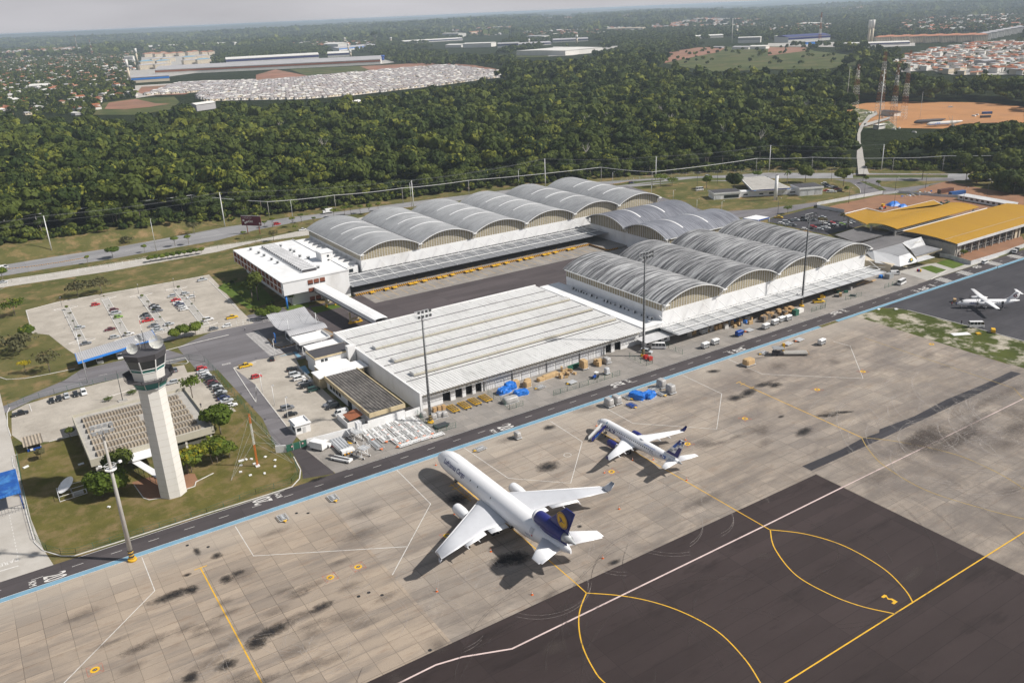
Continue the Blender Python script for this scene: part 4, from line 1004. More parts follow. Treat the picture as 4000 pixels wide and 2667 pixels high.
# ---------------------------------------------------------------- control tower
TX,TY=31.1,230.6;PH=math.atan2(227.0-TY,30.8-TX)
def octo(r,z,tx=TX,ty=TY):return [(tx+r*math.cos(PH+PI/8+i*PI/4),ty+r*math.sin(PH+PI/8+i*PI/4),z) for i in range(8)]
t=T('control_tower','tall off-white octagonal control tower with a dark glazed cab and dishes on top','control tower',(TX,TY))
m=MB();m.loft([octo(3.75,0),octo(3.6,33.0)],0,False);part(m,'shaft','tower_white',t)
m=MB();m.loft([octo(3.95,33.0),octo(4.75,35.2)],0,False);part(m,'lower_glazing','glass_green',t)
m=MB();
for a,b in zip(octo(4.0,33),octo(4.82,35.2)):m.bar(a,b,.16)
for z,r in ((33.0,4.02),(35.2,4.85)):
    o8=octo(r,z)
    for i in range(8):m.bar(o8[i],o8[(i+1)%8],.22)
part(m,'mullions','pale_metal',t)
m=MB();m.loft([octo(6.0,35.3),octo(6.0,35.5)],0,False);gal=part(m,'gallery','charcoal',t)
m=MB();o1=octo(6.0,35.5);o2=octo(6.7,36.7)
for i in range(8):
    j=(i+1)%8
    if i in (1,2,3,4):continue
    m.bar(o2[i],o2[j],.1);m.bar(o1[i],o2[i],.16)
    for f in (.33,.66):m.bar([o1[i][k]*(1-f)+o1[j][k]*f for k in range(3)],[o2[i][k]*(1-f)+o2[j][k]*f for k in range(3)],.06)
    for h in (.35,.7):m.bar([o1[i][k]*(1-h)+o2[i][k]*h for k in range(3)],[o1[j][k]*(1-h)+o2[j][k]*h for k in range(3)],.05)
for i in (1,2,3,4):
    j=(i+1)%8;m.add([o1[i],o1[j],o2[j],o2[i]],[(0,1,2,3)])
m.build('railing','charcoal',gal,org=tuple(t.location))
m=MB();m.loft([octo(4.15,35.5),octo(4.4,38.0)],0,False);part(m,'cab_wall','tower_white',t)
m=MB();m.loft([octo(4.4,38.0),octo(5.25,41.4)],0,False);part(m,'cab_glass','glass_dark',t)
m=MB();m.loft([octo(4.42,38.05),octo(4.66,39.0)],0,False,False);part(m,'cab_lower_glass','glass_green',t)
m=MB()
for a,b in zip(octo(4.42,38.0),octo(5.3,41.5)):m.bar(a,b,.24)
for z,r in ((38.0,4.46),(39.0,4.74)):
    o8=octo(r,z)
    for i in range(8):m.bar(o8[i],o8[(i+1)%8],.14)
part(m,'cab_frame','white_paint',t)
m=MB();m.loft([octo(5.3,41.4),octo(5.75,43.1)],0,False);m.loft([octo(5.75,43.1),octo(5.5,43.15)],0,False);part(m,'cab_roof','charcoal',t)
# dishes and aerials on the roof
def dish(t,c,r,aim,mat='white_paint',name='dish'):
    a=Vector(aim).normalized();q=a.to_track_quat('Z','Y');m=MB();n=28
    rings=[[tuple(Vector(c)+q@Vector((r*k/5*math.cos(2*PI*i/n),r*k/5*math.sin(2*PI*i/n),.42*r*(k/5)**2))) for i in range(n)] for k in range(1,6)]
    m.loft(rings,0,True,False);m.add(rings[0],[list(range(n))],0)
    tip=Vector(c)+q@Vector((0,0,r*.75))
    for i in (0,9,18):m.bar(rings[-1][i],tip,.05)
    m.cyl(tip,Vector(c)+q@Vector((0,0,r*.6)),.1,n=6);m.cyl(c,(c[0],c[1],43.1),.12,n=6)
    for i in range(0,n,2):m.bar(tuple(Vector(rings[-1][i])+q@Vector((0,0,-.02))),tuple(Vector(c)+q@Vector((0,0,-.04))),.035,.035,1)
    return part(m,name,[mat,'pale_metal'],t)
streakmat('dish_mesh',(.75,.75,.7),1)
MATS['dish_mesh'].node_tree.nodes['Mix Shader'].inputs[0].default_value=.75
for l_ in list(MATS['dish_mesh'].node_tree.links):
    if l_.to_node.name=='Mix Shader' and l_.to_socket.name=='Fac':MATS['dish_mesh'].node_tree.links.remove(l_)
dish(t,(34.3,228.4,45.3),1.8,(-.3,-1,.25),'dish_mesh');dish(t,(28.3,228.8,44.7),1.38,(-.35,-1,.25),'dish_mesh');dish(t,(30.6,231.6,46.3),.95,(-.5,-1,.05),'white_paint')
m=MB();m.bar((31.6,230.8,43.1),(31.6,230.8,48.3),.14);
for k in range(9):
    a=rng.uniform(0,2*PI);z=rng.uniform(44,47.5);m.bar((31.6,230.8,z),(31.6+1.1*math.cos(a),230.8+1.1*math.sin(a),z+rng.uniform(-.4,.6)),.07)
    m.bar((31.6+1.1*math.cos(a),230.8+1.1*math.sin(a),z-.5),(31.6+1.1*math.cos(a),230.8+1.1*math.sin(a),z+.9),.05)
part(m,'aerial_mast','dark_metal',t)
m=MB();m.bar((31.6,230.8,48),(31.6,230.8,52.5),.1,.1,0);m.bar((31.6,230.8,50),(31.6,230.8,51.2),.13,.13,1);part(m,'lightning_rod',['white_paint','red_paint'],t)
m=MB()
for z in range(2,33,2):
    o8=octo(3.765-.0045*z,z)
    for i in range(8):m.bar(o8[i],o8[(i+1)%8],.015,.05)
part(m,'pour_joint','beige',t)
# operations building under the tower
t=T('operations_building','low beige building with rows of ribbed fibre roof panels behind the control tower','building',(31.5,273))
m=MB();m.box(16,257,0,47.6,290.5,4.2,0);part(m,'wall','tower_white',t)
m=MB();m.box(14.0,254.9,3.0,49.8,255.2,5.3);m.box(14.0,292.2,3.0,49.8,292.5,5.3);m.box(14.0,255.2,3.0,14.3,292.2,5.3);m.box(49.5,255.2,3.0,49.8,292.2,5.3)
part(m,'parapet','beige',t)
m=MB();m.box(14.3,255.2,4.2,49.5,292.2,4.4);rf=part(m,'roof','concrete',t)
for k in range(7):
    y=257.6+k*4.72
    for xa,xb in (((16.5,46.4),) if k != 4 else ((16.5,18.4),(23.2,32.0),(38,46.4))):
        m=MB();m.add([(xa,y,5.45),(xb,y,5.45),(xb,y+3.4,4.75),(xa,y+3.4,4.75),(xa,y,4.4),(xb,y,4.4),(xb,y+3.4,4.4),(xa,y+3.4,4.4)],[(0,1,2,3),(4,5,1,0),(5,6,2,1),(6,7,3,2),(7,4,0,3)]);m.build('roof_panel','fibre_brown',rf,org=tuple(t.location))
m=MB();m.box(36,256.9,1.2,47.2,257,2.9);part(m,'window','glass_dark',t)
for x in (15.4,48.6,41):m=MB();m.box(x-.3,255.4,0,x+.3,255.9,3);part(m,'column','tower_white',t)
t=T('covered_walkway','covered walkway with a white roof from the operations building to the tower foot','walkway',(28,243))
m=MB();m.add([(24.2,250.5,3.0),(26.4,250.5,3.0),(31.0,234.5,3.0),(28.8,234.2,3.0),(24.2,250.5,3.15),(26.4,250.5,3.15),(31.0,234.5,3.15),(28.8,234.2,3.15)],[(7,6,5,4),(0,1,2,3),(0,4,5,1),(1,5,6,2),(3,2,6,7),(0,3,7,4)]);m.box(24.5,249.5,3.6,32,255,3.8);part(m,'roof','white_roof',t)
m=MB()
for k in range(6):
    f=k/5;m.bar((24.3+4.6*f,250.3-16*f,0),(24.3+4.6*f,250.3-16*f,3.0),.12)
m.bar((24.3,250.3,1),(28.9,234.3,1),.08);part(m,'post','charcoal',t)
m=MB();m.poly([(22.5,244),(23.5,232.5),(25,230.2),(29,229.2),(35.5,230),(38.5,232.8),(38.8,238),(31,244)],.02);tag(m.build('tower_paving','soil'),kind='structure')
m=MB();m.ribbon([(22.8,242),(23.5,232.5),(24.6,230.5),(28.3,229.2)],.2,.0,h=.14);tag(m.build('kerb','white_line'),kind='structure')

# guard hut, blue gate canopy
t=T('guard_hut','small blue and white guard hut with a ribbed fibre roof on the lawn','hut',(1.2,286))
m=MB();m.box(-.6,284.6,0,3.4,289,.9,0);m.box(-.6,284.6,1.9,3.4,289,2.3,1);m.box(-.6,284.6,.9,-.3,289,1.9,1);m.box(3.1,284.6,.9,3.4,289,1.9,1);m.box(-.3,288.7,.9,3.1,289,1.9,1);part(m,'wall',['blue_paint','white_wall'],t)
m=MB();m.box(-.3,284.75,.9,3.1,284.85,1.9);part(m,'window','glass_dark',t)
m=MB();m.add([(-1.4,283.6,2.3),(4.2,283.6,2.3),(4.2,290,3.0),(-1.4,290,3.0),(-1.4,283.6,2.4),(4.2,283.6,2.4),(4.2,290,3.1),(-1.4,290,3.1)],[(4,5,6,7),(3,2,1,0),(0,1,5,4),(1,2,6,5),(2,3,7,6),(3,0,4,7)]);part(m,'roof','fibre_brown',t)
m=MB();m.box(.2,284.3,.3,1.0,284.6,.9);part(m,'air_conditioner','white_paint',t)
t=T('gate_canopy','blue metal gate canopy with a stained translucent roof over the side road','canopy',(-9,252))
m=MB();m.box(-15,246.8,5.0,-4.6,262.5,5.5);part(m,'fascia','blue_roof',t);m=MB();m.box(-14.6,247.3,5.5,-4.9,262.0,5.6);P_('stained_blue',(.012,.09,.36),.4,.3,.5,(.12,.4,.75),.6);part(m,'roof','stained_blue',t)
for x,y in ((-5,247.2),(-5,262),(-14.6,247.2),(-14.6,262)):m=MB();m.cyl((x,y,0),(x,y,5.0),.14,n=8);part(m,'post','blue_paint',t)
m=MB();m.bar((-15,246.2,1.9),(-4.6,246.2,1.9),.1)
for k in range(14):m.bar((-15+k*.8,246.2,.1),(-15+k*.8,246.2,1.9),.06)
tag(m.build('barrier_gate','dark_metal'),'dark barred gate under the blue canopy','gate')
# long white and blue toll canopy at the car park
t=T('toll_canopy','long white canopy with a blue edge over the car park entry lanes','canopy',(38,350))
c0,c1,c2,c3=[g(0,2,690,110,4.3),g(0,2,715,190,4.3),g(0,1,1440,1540,4.3),g(0,1,1390,1465,4.3)]
m=MB();m.prism([c0,c1,c2,c3],3.9,4.4);part(m,'roof','grey_canopy',t)
m=MB();m.bar((c1[0],c1[1]-.1,4.0),(c2[0],c2[1]-.1,4.0),.2,.9);m.bar((c2[0]+.1,c2[1],4.0),(c3[0]+.1,c3[1],4.0),.2,.9);m.bar((c0[0]-.1,c0[1],4.0),(c1[0]-.1,c1[1],4.0),.2,.9);part(m,'fascia','bright_blue',t)
for k in range(5):
    f=.08+.21*k;x=c1[0]+(c2[0]-c1[0])*f;y=c1[1]+(c2[1]-c1[1])*f+3.5;m=MB();m.box(x-.2,y-.6,0,x+.2,y+.6,3.9);part(m,'column','white_wall',t)
for k in range(3):
    x=30+k*7.5;m=MB();m.box(x,351.5,0,x+2.2,354.5,2.6,0);m.box(x-.02,351.4,1.1,x+2.22,351.5,2.1,1);tag(m.build('toll_booth',['white_wall','glass_dark']),'white toll booth under the long canopy, %s from the road end' % ORD[k],'booth','toll booths under the long canopy')
# ---------------------------------------------------------------- petrol station group
t=T('petrol_station','petrol station with a wide grey canopy edged in dark blue','petrol station',(455,395))
f=lambda x,y,z:at(2700+x/3.36,600+y/3.36,z)
q=[f(640,320,5.3),f(800,480,5.3),f(1300,450,5.3),f(950,300,5.3)]
m=MB();m.prism(q,5.3,5.5);part(m,'canopy_roof','concrete',t)
m=MB()
for a,b in ((0,1),(1,2),(2,3),(3,0)):m.bar((*q[a],4.95),(*q[b],4.95),.25,1.0,0)
part(m,'canopy_fascia','navy',t);m=MB()
for a,b in ((0,1),(1,2),(2,3),(3,0)):m.bar((*q[a],5.42),(*q[b],5.42),.4,.2,0);m.bar((*q[a],4.45),(*q[b],4.45),.4,.14,0)
ux,uy=(q[2][0]-q[1][0],q[2][1]-q[1][1]);L=math.hypot(ux,uy);ux/=L;uy/=L
part(m,'canopy_trim','white_paint',t)
def wall_text(s,p,d,z,h,w,mat,parent,off=.16,name='lettering',bold=.0):
    """upright lettering starting at p, running along the unit direction d in plan"""
    V,Fc=text_mesh(s,bold);xs=[v[0] for v in V];ys=[v[1] for v in V];kx=w/(max(xs)-min(xs));ky=h/(max(ys)-min(ys));n=(d[1],-d[0])
    mb=MB();mb.add([(p[0]+d[0]*(v[0]-min(xs))*kx+n[0]*off,p[1]+d[1]*(v[0]-min(xs))*kx+n[1]*off,z+(v[1]-min(ys))*ky) for v in V],Fc)
    return mb.build(name,mat,parent,org=tuple(parent.location))
wall_text('Equador',(q[1][0]+ux*1.6,q[1][1]+uy*1.6),(ux,uy),4.7,.55,3.4,'white_paint',t)
for fr in (.03,.9):
    m=MB();a=(q[1][0]+ux*L*fr,q[1][1]+uy*L*fr);nx_,ny_=uy,-ux
    m.add([(a[0]+nx_*.15,a[1]+ny_*.15,4.55),(a[0]+ux*2+nx_*.15,a[1]+uy*2+ny_*.15,4.55),(a[0]+ux*2.2+nx_*.15,a[1]+uy*2.2+ny_*.15,5.25),(a[0]+ux*1+nx_*.15,a[1]+uy*1+ny_*.15,5.2)],[(0,1,2,3)]);part(m,'canopy_emblem','bright_blue',t)
for u_,v_ in ((.16,.12),(.76,.1),(.2,.7),(.8,.75)):
    x=q[1][0]*(1-u_)*(1-v_)+q[2][0]*u_*(1-v_)+q[0][0]*(1-u_)*v_+q[3][0]*u_*v_;y=q[1][1]*(1-u_)*(1-v_)+q[2][1]*u_*(1-v_)+q[0][1]*(1-u_)*v_+q[3][1]*u_*v_
    m=MB();m.cyl((x,y,0),(x,y,4.5),.3,n=10);part(m,'column','white_paint',t)
def flatb(name,label,base,z,rmat,extra=.6,fasc=1.0,wins=(),doorw=()):
    cx=sum(p[0] for p in base)/len(base);cy=sum(p[1] for p in base)/len(base);t=T(name,label,'building',(cx,cy))
    m=MB();m.prism(base,0,z);part(m,'wall','white_wall',t)
    big=[(cx+(p[0]-cx)*(1+extra/8),cy+(p[1]-cy)*(1+extra/8)) for p in base]
    m=MB();m.prism(big,z,z+fasc,0);part(m,'fascia','white_wall',t)
    m=MB();m.prism([(cx+(p[0]-cx)*(1+extra/12),cy+(p[1]-cy)*(1+extra/12)) for p in base],z+fasc,z+fasc+.06);part(m,'roof',rmat,t)
    d=(base[1][0]-base[0][0],base[1][1]-base[0][1]);L=math.hypot(*d);d=(d[0]/L,d[1]/L);n=(d[1],-d[0])
    for (a,b,z0,z1,mt) in wins:
        p0=(base[0][0]+d[0]*a*L,base[0][1]+d[1]*a*L);p1=(base[0][0]+d[0]*b*L,base[0][1]+d[1]*b*L)
        m=MB();m.bar((p0[0]+n[0]*.04,p0[1]+n[1]*.04,(z0+z1)/2),(p1[0]+n[0]*.04,p1[1]+n[1]*.04,(z0+z1)/2),.12,z1-z0);part(m,'window' if mt=='glass_dark' else 'shutter',mt,t)
    return t
B1=[f(300,608,0),f(640,585,0)];dx,dy=B1[1][0]-B1[0][0],B1[1][1]-B1[0][1];L1=math.hypot(dx,dy);nn=(-dy/L1*11,dx/L1*11)
flatb('station_shop','white station shop with a dark flat roof beside the large round tree',[B1[0],B1[1],(B1[1][0]+nn[0],B1[1][1]+nn[1]),(B1[0][0]+nn[0],B1[0][1]+nn[1])],3.6,'charcoal',.5,.9,((.05,.25,.2,2.4,'door_ribs'),(.38,.95,.6,2.6,'glass_dark')))
B2=[f(1420,560,0),f(1718,538,0)];dx,dy=B2[1][0]-B2[0][0],B2[1][1]-B2[0][1];L1=math.hypot(dx,dy);nn=(-dy/L1*13,dx/L1*13)
flatb('station_workshop','white three-bay workshop with a dark flat roof at the far end of the station',[B2[0],B2[1],(B2[1][0]+nn[0],B2[1][1]+nn[1]),(B2[0][0]+nn[0],B2[0][1]+nn[1])],4.4,'charcoal',.6,1.2,((.03,.32,0,4,'white_sheet'),(.35,.65,0,4,'white_sheet'),(.68,.97,0,4,'white_sheet')))
B3=[f(640,582,0),f(1400,545,0)];dx,dy=B3[1][0]-B3[0][0],B3[1][1]-B3[0][1];L1=math.hypot(dx,dy);nn=(-dy/L1*8,dx/L1*8);off=(-dy/L1*2.5,dx/L1*2.5)
flatb('station_office','long low white office wing under and behind the petrol station canopy',[(B3[0][0]+off[0],B3[0][1]+off[1]),(B3[1][0]+off[0],B3[1][1]+off[1]),(B3[1][0]+nn[0],B3[1][1]+nn[1]),(B3[0][0]+nn[0],B3[0][1]+nn[1])],3.0,'white_roof',.1,.5,((.08,.15,1,2,'glass_dark'),(.35,.42,1,2,'glass_dark'),(.52,.6,1,2.4,'glass_dark'),(.75,.82,.4,2.2,'door_ribs'),(.88,.97,1.2,2,'glass_dark')))
t=T('water_tower','plain white cylinder water tower on the grass before the petrol station','water tower',g(3,1,67,272))
m=MB();m.cyl((0,0,0),(0,0,16.2),1.05,n=24);m.build('shaft','white_wall',t);m=MB();m.cyl((0,0,16.2),(0,0,16.5),.8,n=24);m.build('lid','charcoal',t);m=MB();m.box(-.1,-1.12,0,.6,-1.0,2.1);m.build('door','charcoal',t)
t=T('toll_canopy','small white canopy with a blue edge at the terminal car park entry','canopy',f(850,845,3.5));t.location[2]=0
q=[f(680,850,3.6),f(880,875,3.6),f(1028,838,3.6),f(850,808,3.6)]
m=MB();m.prism(q,3.4,3.7);part(m,'roof','white_roof',t);m=MB()
for a,b in ((0,1),(1,2)):m.bar((*q[a],3.4),(*q[b],3.4),.15,.7)
part(m,'fascia','blue_paint',t);m=MB()
for p in q:m.cyl((*p,0),(*p,3.4),.15)
part(m,'post','white_paint',t)

# ---------------------------------------------------------------- terminals
k=lambda x,y,z=0.:at(3300+x/3.36,750+y/3.36,z)
t=T('new_terminal','unfinished terminal with broad yellow metal roofs and open trusses','terminal',(440,255))
def slab(P,th,mat,name,par): # P: (x,y,z) corners
    m=MB();up=[tuple(p) for p in P];lo=[(p[0],p[1],p[2]-th) for p in P];n=len(P)
    m.add(up+lo,[list(range(n))]+[list(range(2*n-1,n-1,-1))]+[(i,n+i,n+(i+1)%n,(i+1)%n) for i in range(n)]);return m.build(name,mat,par,org=tuple(t.location))
# front roof: falls gently from its rear edge to the street eave
m=MB();ring=lambda x:[(x,254.8,8.3),(x,250,8.6),(x,243,8.7),(x,236,8.4),(x,232.3,8.0),(x,228.5,7.6),(x,225.4,7.2)]
m.loft([ring(402.3),ring(421),ring(440),ring(459),ring(478),ring(500)],0,True,False,False);m.loft([[(p[0],p[1],p[2]-.2) for p in ring(402.3)],[(p[0],p[1],p[2]-.2) for p in ring(500)]],0,True,False,False)
r1=m.build('front_roof','yellow_roof',t,org=tuple(t.location))
m=MB();m.box(402.3,225.0,6.1,500,225.4,7.3);m.build('eave_fascia','white_sheet',t,org=tuple(t.location))
m=MB();m.box(402.3,254.8,8.1,480,255.2,8.6);m.build('gutter','white_paint',t,org=tuple(t.location))
m=MB();m.bar((403,232.4,8.15),(500,232.4,8.15),.12,.12);m.build('roof_joint','concrete',t,org=tuple(t.location))
# arched middle roof
m=MB()
def rg2(x):return [(x,y,9.7+1.3*math.sin((y-255.5)/16.5*PI*.8+.25)) for y in np.linspace(255.5,272,10)]
m.loft([rg2(x) for x in np.linspace(398,473,8)],0,True,False,False);m.loft([[(p[0],p[1],p[2]-.2) for p in rg2(398)],[(p[0],p[1],p[2]-.2) for p in rg2(473)]],0,True,False,False);m.build('middle_roof','yellow_roof',t,org=tuple(t.location))
# rear roof with its notch
P=[k(*p,10.) for p in ((0,285),(290,212),(500,270),(1165,110),(1310,182))]+[(472,272),(396,272)]
slab([(p[0],p[1],10.1-(.7 if p[1]>285 else 0)) for p in P],.25,'yellow_roof','rear_roof',t)
m=MB()
for a,b in zip(P[:4],P[1:5]):m.bar((*a,10.0),(*b,10.0),.4,.3)
m.build('roof_edge','white_paint',t,org=tuple(t.location))
tr=MB()
def truss(a,b,dz,n,r=.12):
    for i in range(n):
        f0,f1=i/n,(i+1)/n;A=[a[j]+(b[j]-a[j])*f0 for j in range(3)];B=[a[j]+(b[j]-a[j])*f1 for j in range(3)];Mm=[(A[j]+B[j])/2 for j in range(3)]
        tr.bar(A,B,r);tr.bar((A[0],A[1],A[2]-dz),(B[0],B[1],B[2]-dz),r);tr.bar((A[0],A[1],A[2]-dz),Mm,r*.7);tr.bar(Mm,(B[0],B[1],B[2]-dz),r*.7)
truss((402.5,254.6,8.0),(402.5,243,8.4),1.1,7);truss((402.5,243,8.4),(402.5,232.3,7.7),1.1,7);truss((402.5,232.3,7.7),(402.5,225.4,6.95),1.0,5)
truss((398.2,271.8,9.7),(398.2,264,10.3),1.1,6);truss((398.2,264,10.3),(398.2,255.6,9.2),1.1,6);truss((398.2,255.6,9.2),(473,255.6,9.2),1.0,40)
P0,P6=P[0],(396,272);truss((*P0,9.3),(*P6,9.7),1.1,14)
tr.build('roof_truss','grey_metal',t,org=tuple(t.location))
m=MB();m.box(404,226.8,0,404.6,254,6.2,0);m.box(404.6,227,0,409.5,227.4,5.2,1);m.box(459,227,0,464,254,6.4,2);m.box(404,254,0,478,254.4,6.5,1);part(m,'wall',['concrete','concrete','farcream'],t)
m=MB();m.box(409.5,227.6,.5,459,227.8,6.4,0);part(m,'glazing','glass_dark',t)
m=MB()
for i in range(34):
    x=409.5+i*1.5;m.box(x-.05,227.4,.4,x+.05,227.6,6.4)
for z in (.5,2.2,4.2,6.2):m.box(409.5,227.4,z,459,227.6,z+.12)
part(m,'glazing_frame','grey_metal',t)
for x in [405.2+i*6.3 for i in range(10)]:m=MB();m.box(x-.25,226.4,0,x+.25,226.9,6.2);part(m,'column','concrete',t)
for x,y in ((k(35,470)[0],k(35,470)[1]),(430,271),(450,271),(399,257),(399,271),(470,257)):m=MB();m.box(x-.4,y-.4,0,x+.4,y+.4,9);part(m,'column','concrete',t)
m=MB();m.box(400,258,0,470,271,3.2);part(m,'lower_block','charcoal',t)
t=T('old_terminal','old terminal with dull grey roofs and sloping white roof skirts','terminal',(380,245))
zr=6.2
def slp(P,mat,name,th=.3):
    m=MB();n=len(P);m.add([tuple(p) for p in P]+[(p[0],p[1],p[2]-th) for p in P],[list(range(n)),list(range(2*n-1,n-1,-1))]+[(i,n+i,n+(i+1)%n,(i+1)%n) for i in range(n)]);return m.build(name,mat,t,org=tuple(t.location))
kz=lambda x,y,z:(*k(x,y,z),z)
slp([kz(-130,560,zr),kz(230,450,zr),kz(520,520,zr),kz(140,660,zr)],'old_roof','roof')
slp([kz(140,660,zr+.1),kz(520,520,zr+.1),kz(610,540,zr+.1),kz(230,640,zr+.1),kz(-0,690,zr+.1)],'old_roof','roof')
slp([kz(150,690,zr),kz(720,520,zr),kz(1000,590,zr),kz(740,665,zr),kz(370,765,zr)],'old_roof','roof')
slp([kz(370,765,zr-.3),kz(745,668,zr-.3),kz(855,800,zr-.3),kz(710,840,zr-.3)],'old_roof2','roof')
slp([kz(280,790,zr-1.5),kz(370,765,zr-.2),kz(712,842,zr-.4),kz(720,975,3.2),kz(400,925,3.2)],'white_sheet','roof_skirt')
slp([kz(712,842,zr-.4),kz(855,800,zr-.3),kz(965,910,3.4),kz(722,975,3.2)],'white_sheet','roof_skirt')
slp([kz(742,662,zr-.2),kz(1003,588,zr+1.4),kz(1058,692,4.8),kz(855,750,4.8)],'white_sheet','roof_skirt')
slp([kz(860,752,4.6),kz(1060,698,4.6),kz(1270,748,4.6),kz(930,850,4.6)],'old_roof2','roof')
slp([kz(940,850,3.9),kz(1075,825,3.9),kz(1185,855,3.6),kz(955,918,3.6)],'white_sheet','entrance_canopy',.15)
m=MB();p,q2=k(935,855,4.2),k(1272,750,4.2);m.bar((*p,4.15),(*q2,4.15),.3,.9);part(m,'cream_beam','cream',t)
base=[k(430,990),k(600,1050),k(740,1005),k(1250,890),k(1250,800)]
a,b,c=k(425,1000),k(600,1055),k(750,1010)
m=MB();m.prism([a,b,c,(c[0]+6,c[1]+3),(402,236),(402,279),(370,279),(357,243)],0,3.6);part(m,'wall','farcream',t)
m=MB();m.bar((*b,1.6),(*c,1.6),.3,2.2);part(m,'glass_doors','glass_dark',t)
m=MB();e_=k(600,1052);
wall_text('MANAUS',k(895,655,7.0),(lambda A,B:((B[0]-A[0])/math.hypot(B[0]-A[0],B[1]-A[1]),(B[1]-A[1])/math.hypot(B[0]-A[0],B[1]-A[1])))(k(895,655,7.0),k(1005,630,7.0)),6.1,.9,6.5,'beige',t,.5)
p,q2=k(855,915,4.4),k(900,905,4.4);m=MB();m.add([(*k(853,880,4.6),4.8),(*k(885,868,4.6),4.8),(*k(902,908,4.0),4.05),(*k(868,918,4.0),4.05)],[(0,3,2,1)],0);m.add([(*k(862,895,4.7),4.85),(*k(880,872,4.8),4.9),(*k(890,890,4.6),4.72),(*k(870,908,4.4),4.5)],[(0,3,2,1)],1);part(m,'emblem',['green_steel','yellow_paint'],t)
# site fences and walls
def hoarding(P,label,h=2.0,mat='white_sheet',cat='fence',name='hoarding'):
    m=MB();m.ribbon(P,.12,0,h=h);return tag(m.build(name,mat),label,cat)
hoarding(Gs(3,1,[(1575,790),(1650,803),(1860,865),(2140,780),(2351,705),(2600,625)]),'white sheet hoarding along the service road in front of the new terminal')
hoarding(Gs(3,1,[(450,342),(700,388)]),'pale hoarding between the car park and the red building site')
hoarding(Gs(3,1,[(450,342),(455,318),(600,292),(850,248),(1050,212)]),'grey corrugated hoarding curving along the approach road by the building site',2.0,'white_sheet')
hoarding(Gs(3,1,[(1060,220),(1200,205),(1600,240),(1800,250)]),'grey panel fence behind the building site',1.6,'door_ribs')
# site huts and containers
t=T('site_hut','long white site hut row with a pale sheet roof behind the new terminal','hut',k(1800,180));
P=[k(1480,98),k(2165,222)];dx,dy=P[1][0]-P[0][0],P[1][1]-P[0][1];L=math.hypot(dx,dy);n_=(-dy/L*7,dx/L*7)
m=MB();m.prism([P[0],P[1],(P[1][0]+n_[0],P[1][1]+n_[1]),(P[0][0]+n_[0],P[0][1]+n_[1])],0,2.6);part(m,'wall','white_wall',t)
m=MB();m.prism([(P[0][0]-n_[0]*.12,P[0][1]-n_[1]*.12),(P[1][0]-n_[0]*.12,P[1][1]-n_[1]*.12),(P[1][0]+n_[0]*1.1,P[1][1]+n_[1]*1.1),(P[0][0]+n_[0]*1.1,P[0][1]+n_[1]*1.1)],2.6,2.8);part(m,'roof','white_sheet',t)
for i in range(9):
    a=(P[0][0]+dx*(.04+i*.105),P[0][1]+dy*(.04+i*.105));b=(a[0]+dx*.05,a[1]+dy*.05);nn_=(-n_[0]/7*.06,-n_[1]/7*.06);m=MB();m.bar((a[0]+nn_[0],a[1]+nn_[1],1.6),(b[0]+nn_[0],b[1]+nn_[1],1.6),.1,1.1);part(m,'window','glass_dark',t)
def container(x,y,a,mat,label,L=12.2):
    t=T('shipping_container',label,'container',(x,y),a);m=MB();m.box(-L/2,-1.22,.15,L/2,1.22,2.6);m.build('body',mat,t);m=MB()
    for s in (-1,1):
        for v in (-1,1):m.box(s*(L/2-.08)-.1,v*1.18-.08,0,s*(L/2-.08)+.1,v*1.18+.08,2.65)
    m.build('corner_posts','dark_metal',t);m=MB();m.box(L/2,-1.1,.3,L/2+.05,-.02,2.5);m.build('door',mat,t);m=MB();m.box(L/2,.02,.3,L/2+.05,1.1,2.5);m.build('door',mat,t)
x,y=g(3,1,1700,215);container(x+1,y+6,R_(-8),'container_rust','rusty brown shipping container behind the blue one');x,y=g(3,1,1735,225);container(x,y,R_(-12),'container_blue','long blue shipping container at the edge of the building site')
m=MB()
for (x0,y0,r0,h0) in ((k(640,170)[0],k(640,170)[1],5.5,2.3),(k(760,190)[0],k(760,190)[1],3.6,1.5)):
    rings=[[(x0+r0*(1-u)*(1+.12*math.sin(i*1.7+u*5))*math.cos(2*PI*i/14),y0+r0*.7*(1-u)*(1+.1*math.cos(i*2.3))*math.sin(2*PI*i/14),h0*(1-(1-u)**2)*(1+.08*math.sin(i*2))) for i in range(14)] for u in np.linspace(0,.93,6)]
    m.loft(rings,0,False)
tag(m.build('tarpaulin_heap','tarp'),'heap covered by a crumpled blue tarpaulin on the red building site','heap')
t=T('road_roller','yellow and red road roller on the red building site beside the tarpaulin heap','construction vehicle',k(492,225))
m=MB();m.cyl((-1.6,-1,.75),(-1.6,1,.75),.75,n=16);m.build('drum','grey_metal',t);m=MB();m.ob(.6,0,.9,3.0,1.7,.9,0,0,.95);m.build('body','red_paint',t);m=MB();m.ob(.2,0,1.8,1.5,1.5,.8,0,0);m.ob(.2,0,3.0,2.1,1.9,.12,0,0)
for a in (-.6,.9):
    for b in (-.7,.7):m.bar((a,b,1.8),(a,b,3.0),.08)
m.build('cab','yellow_paint',t)
for y in (-.95,.95):m=MB();m.cyl((1.5,y-.2,.7),(1.5,y+.2,.7),.7,n=14);m.build('wheel','rubber',t)
rb=random.Random(3)
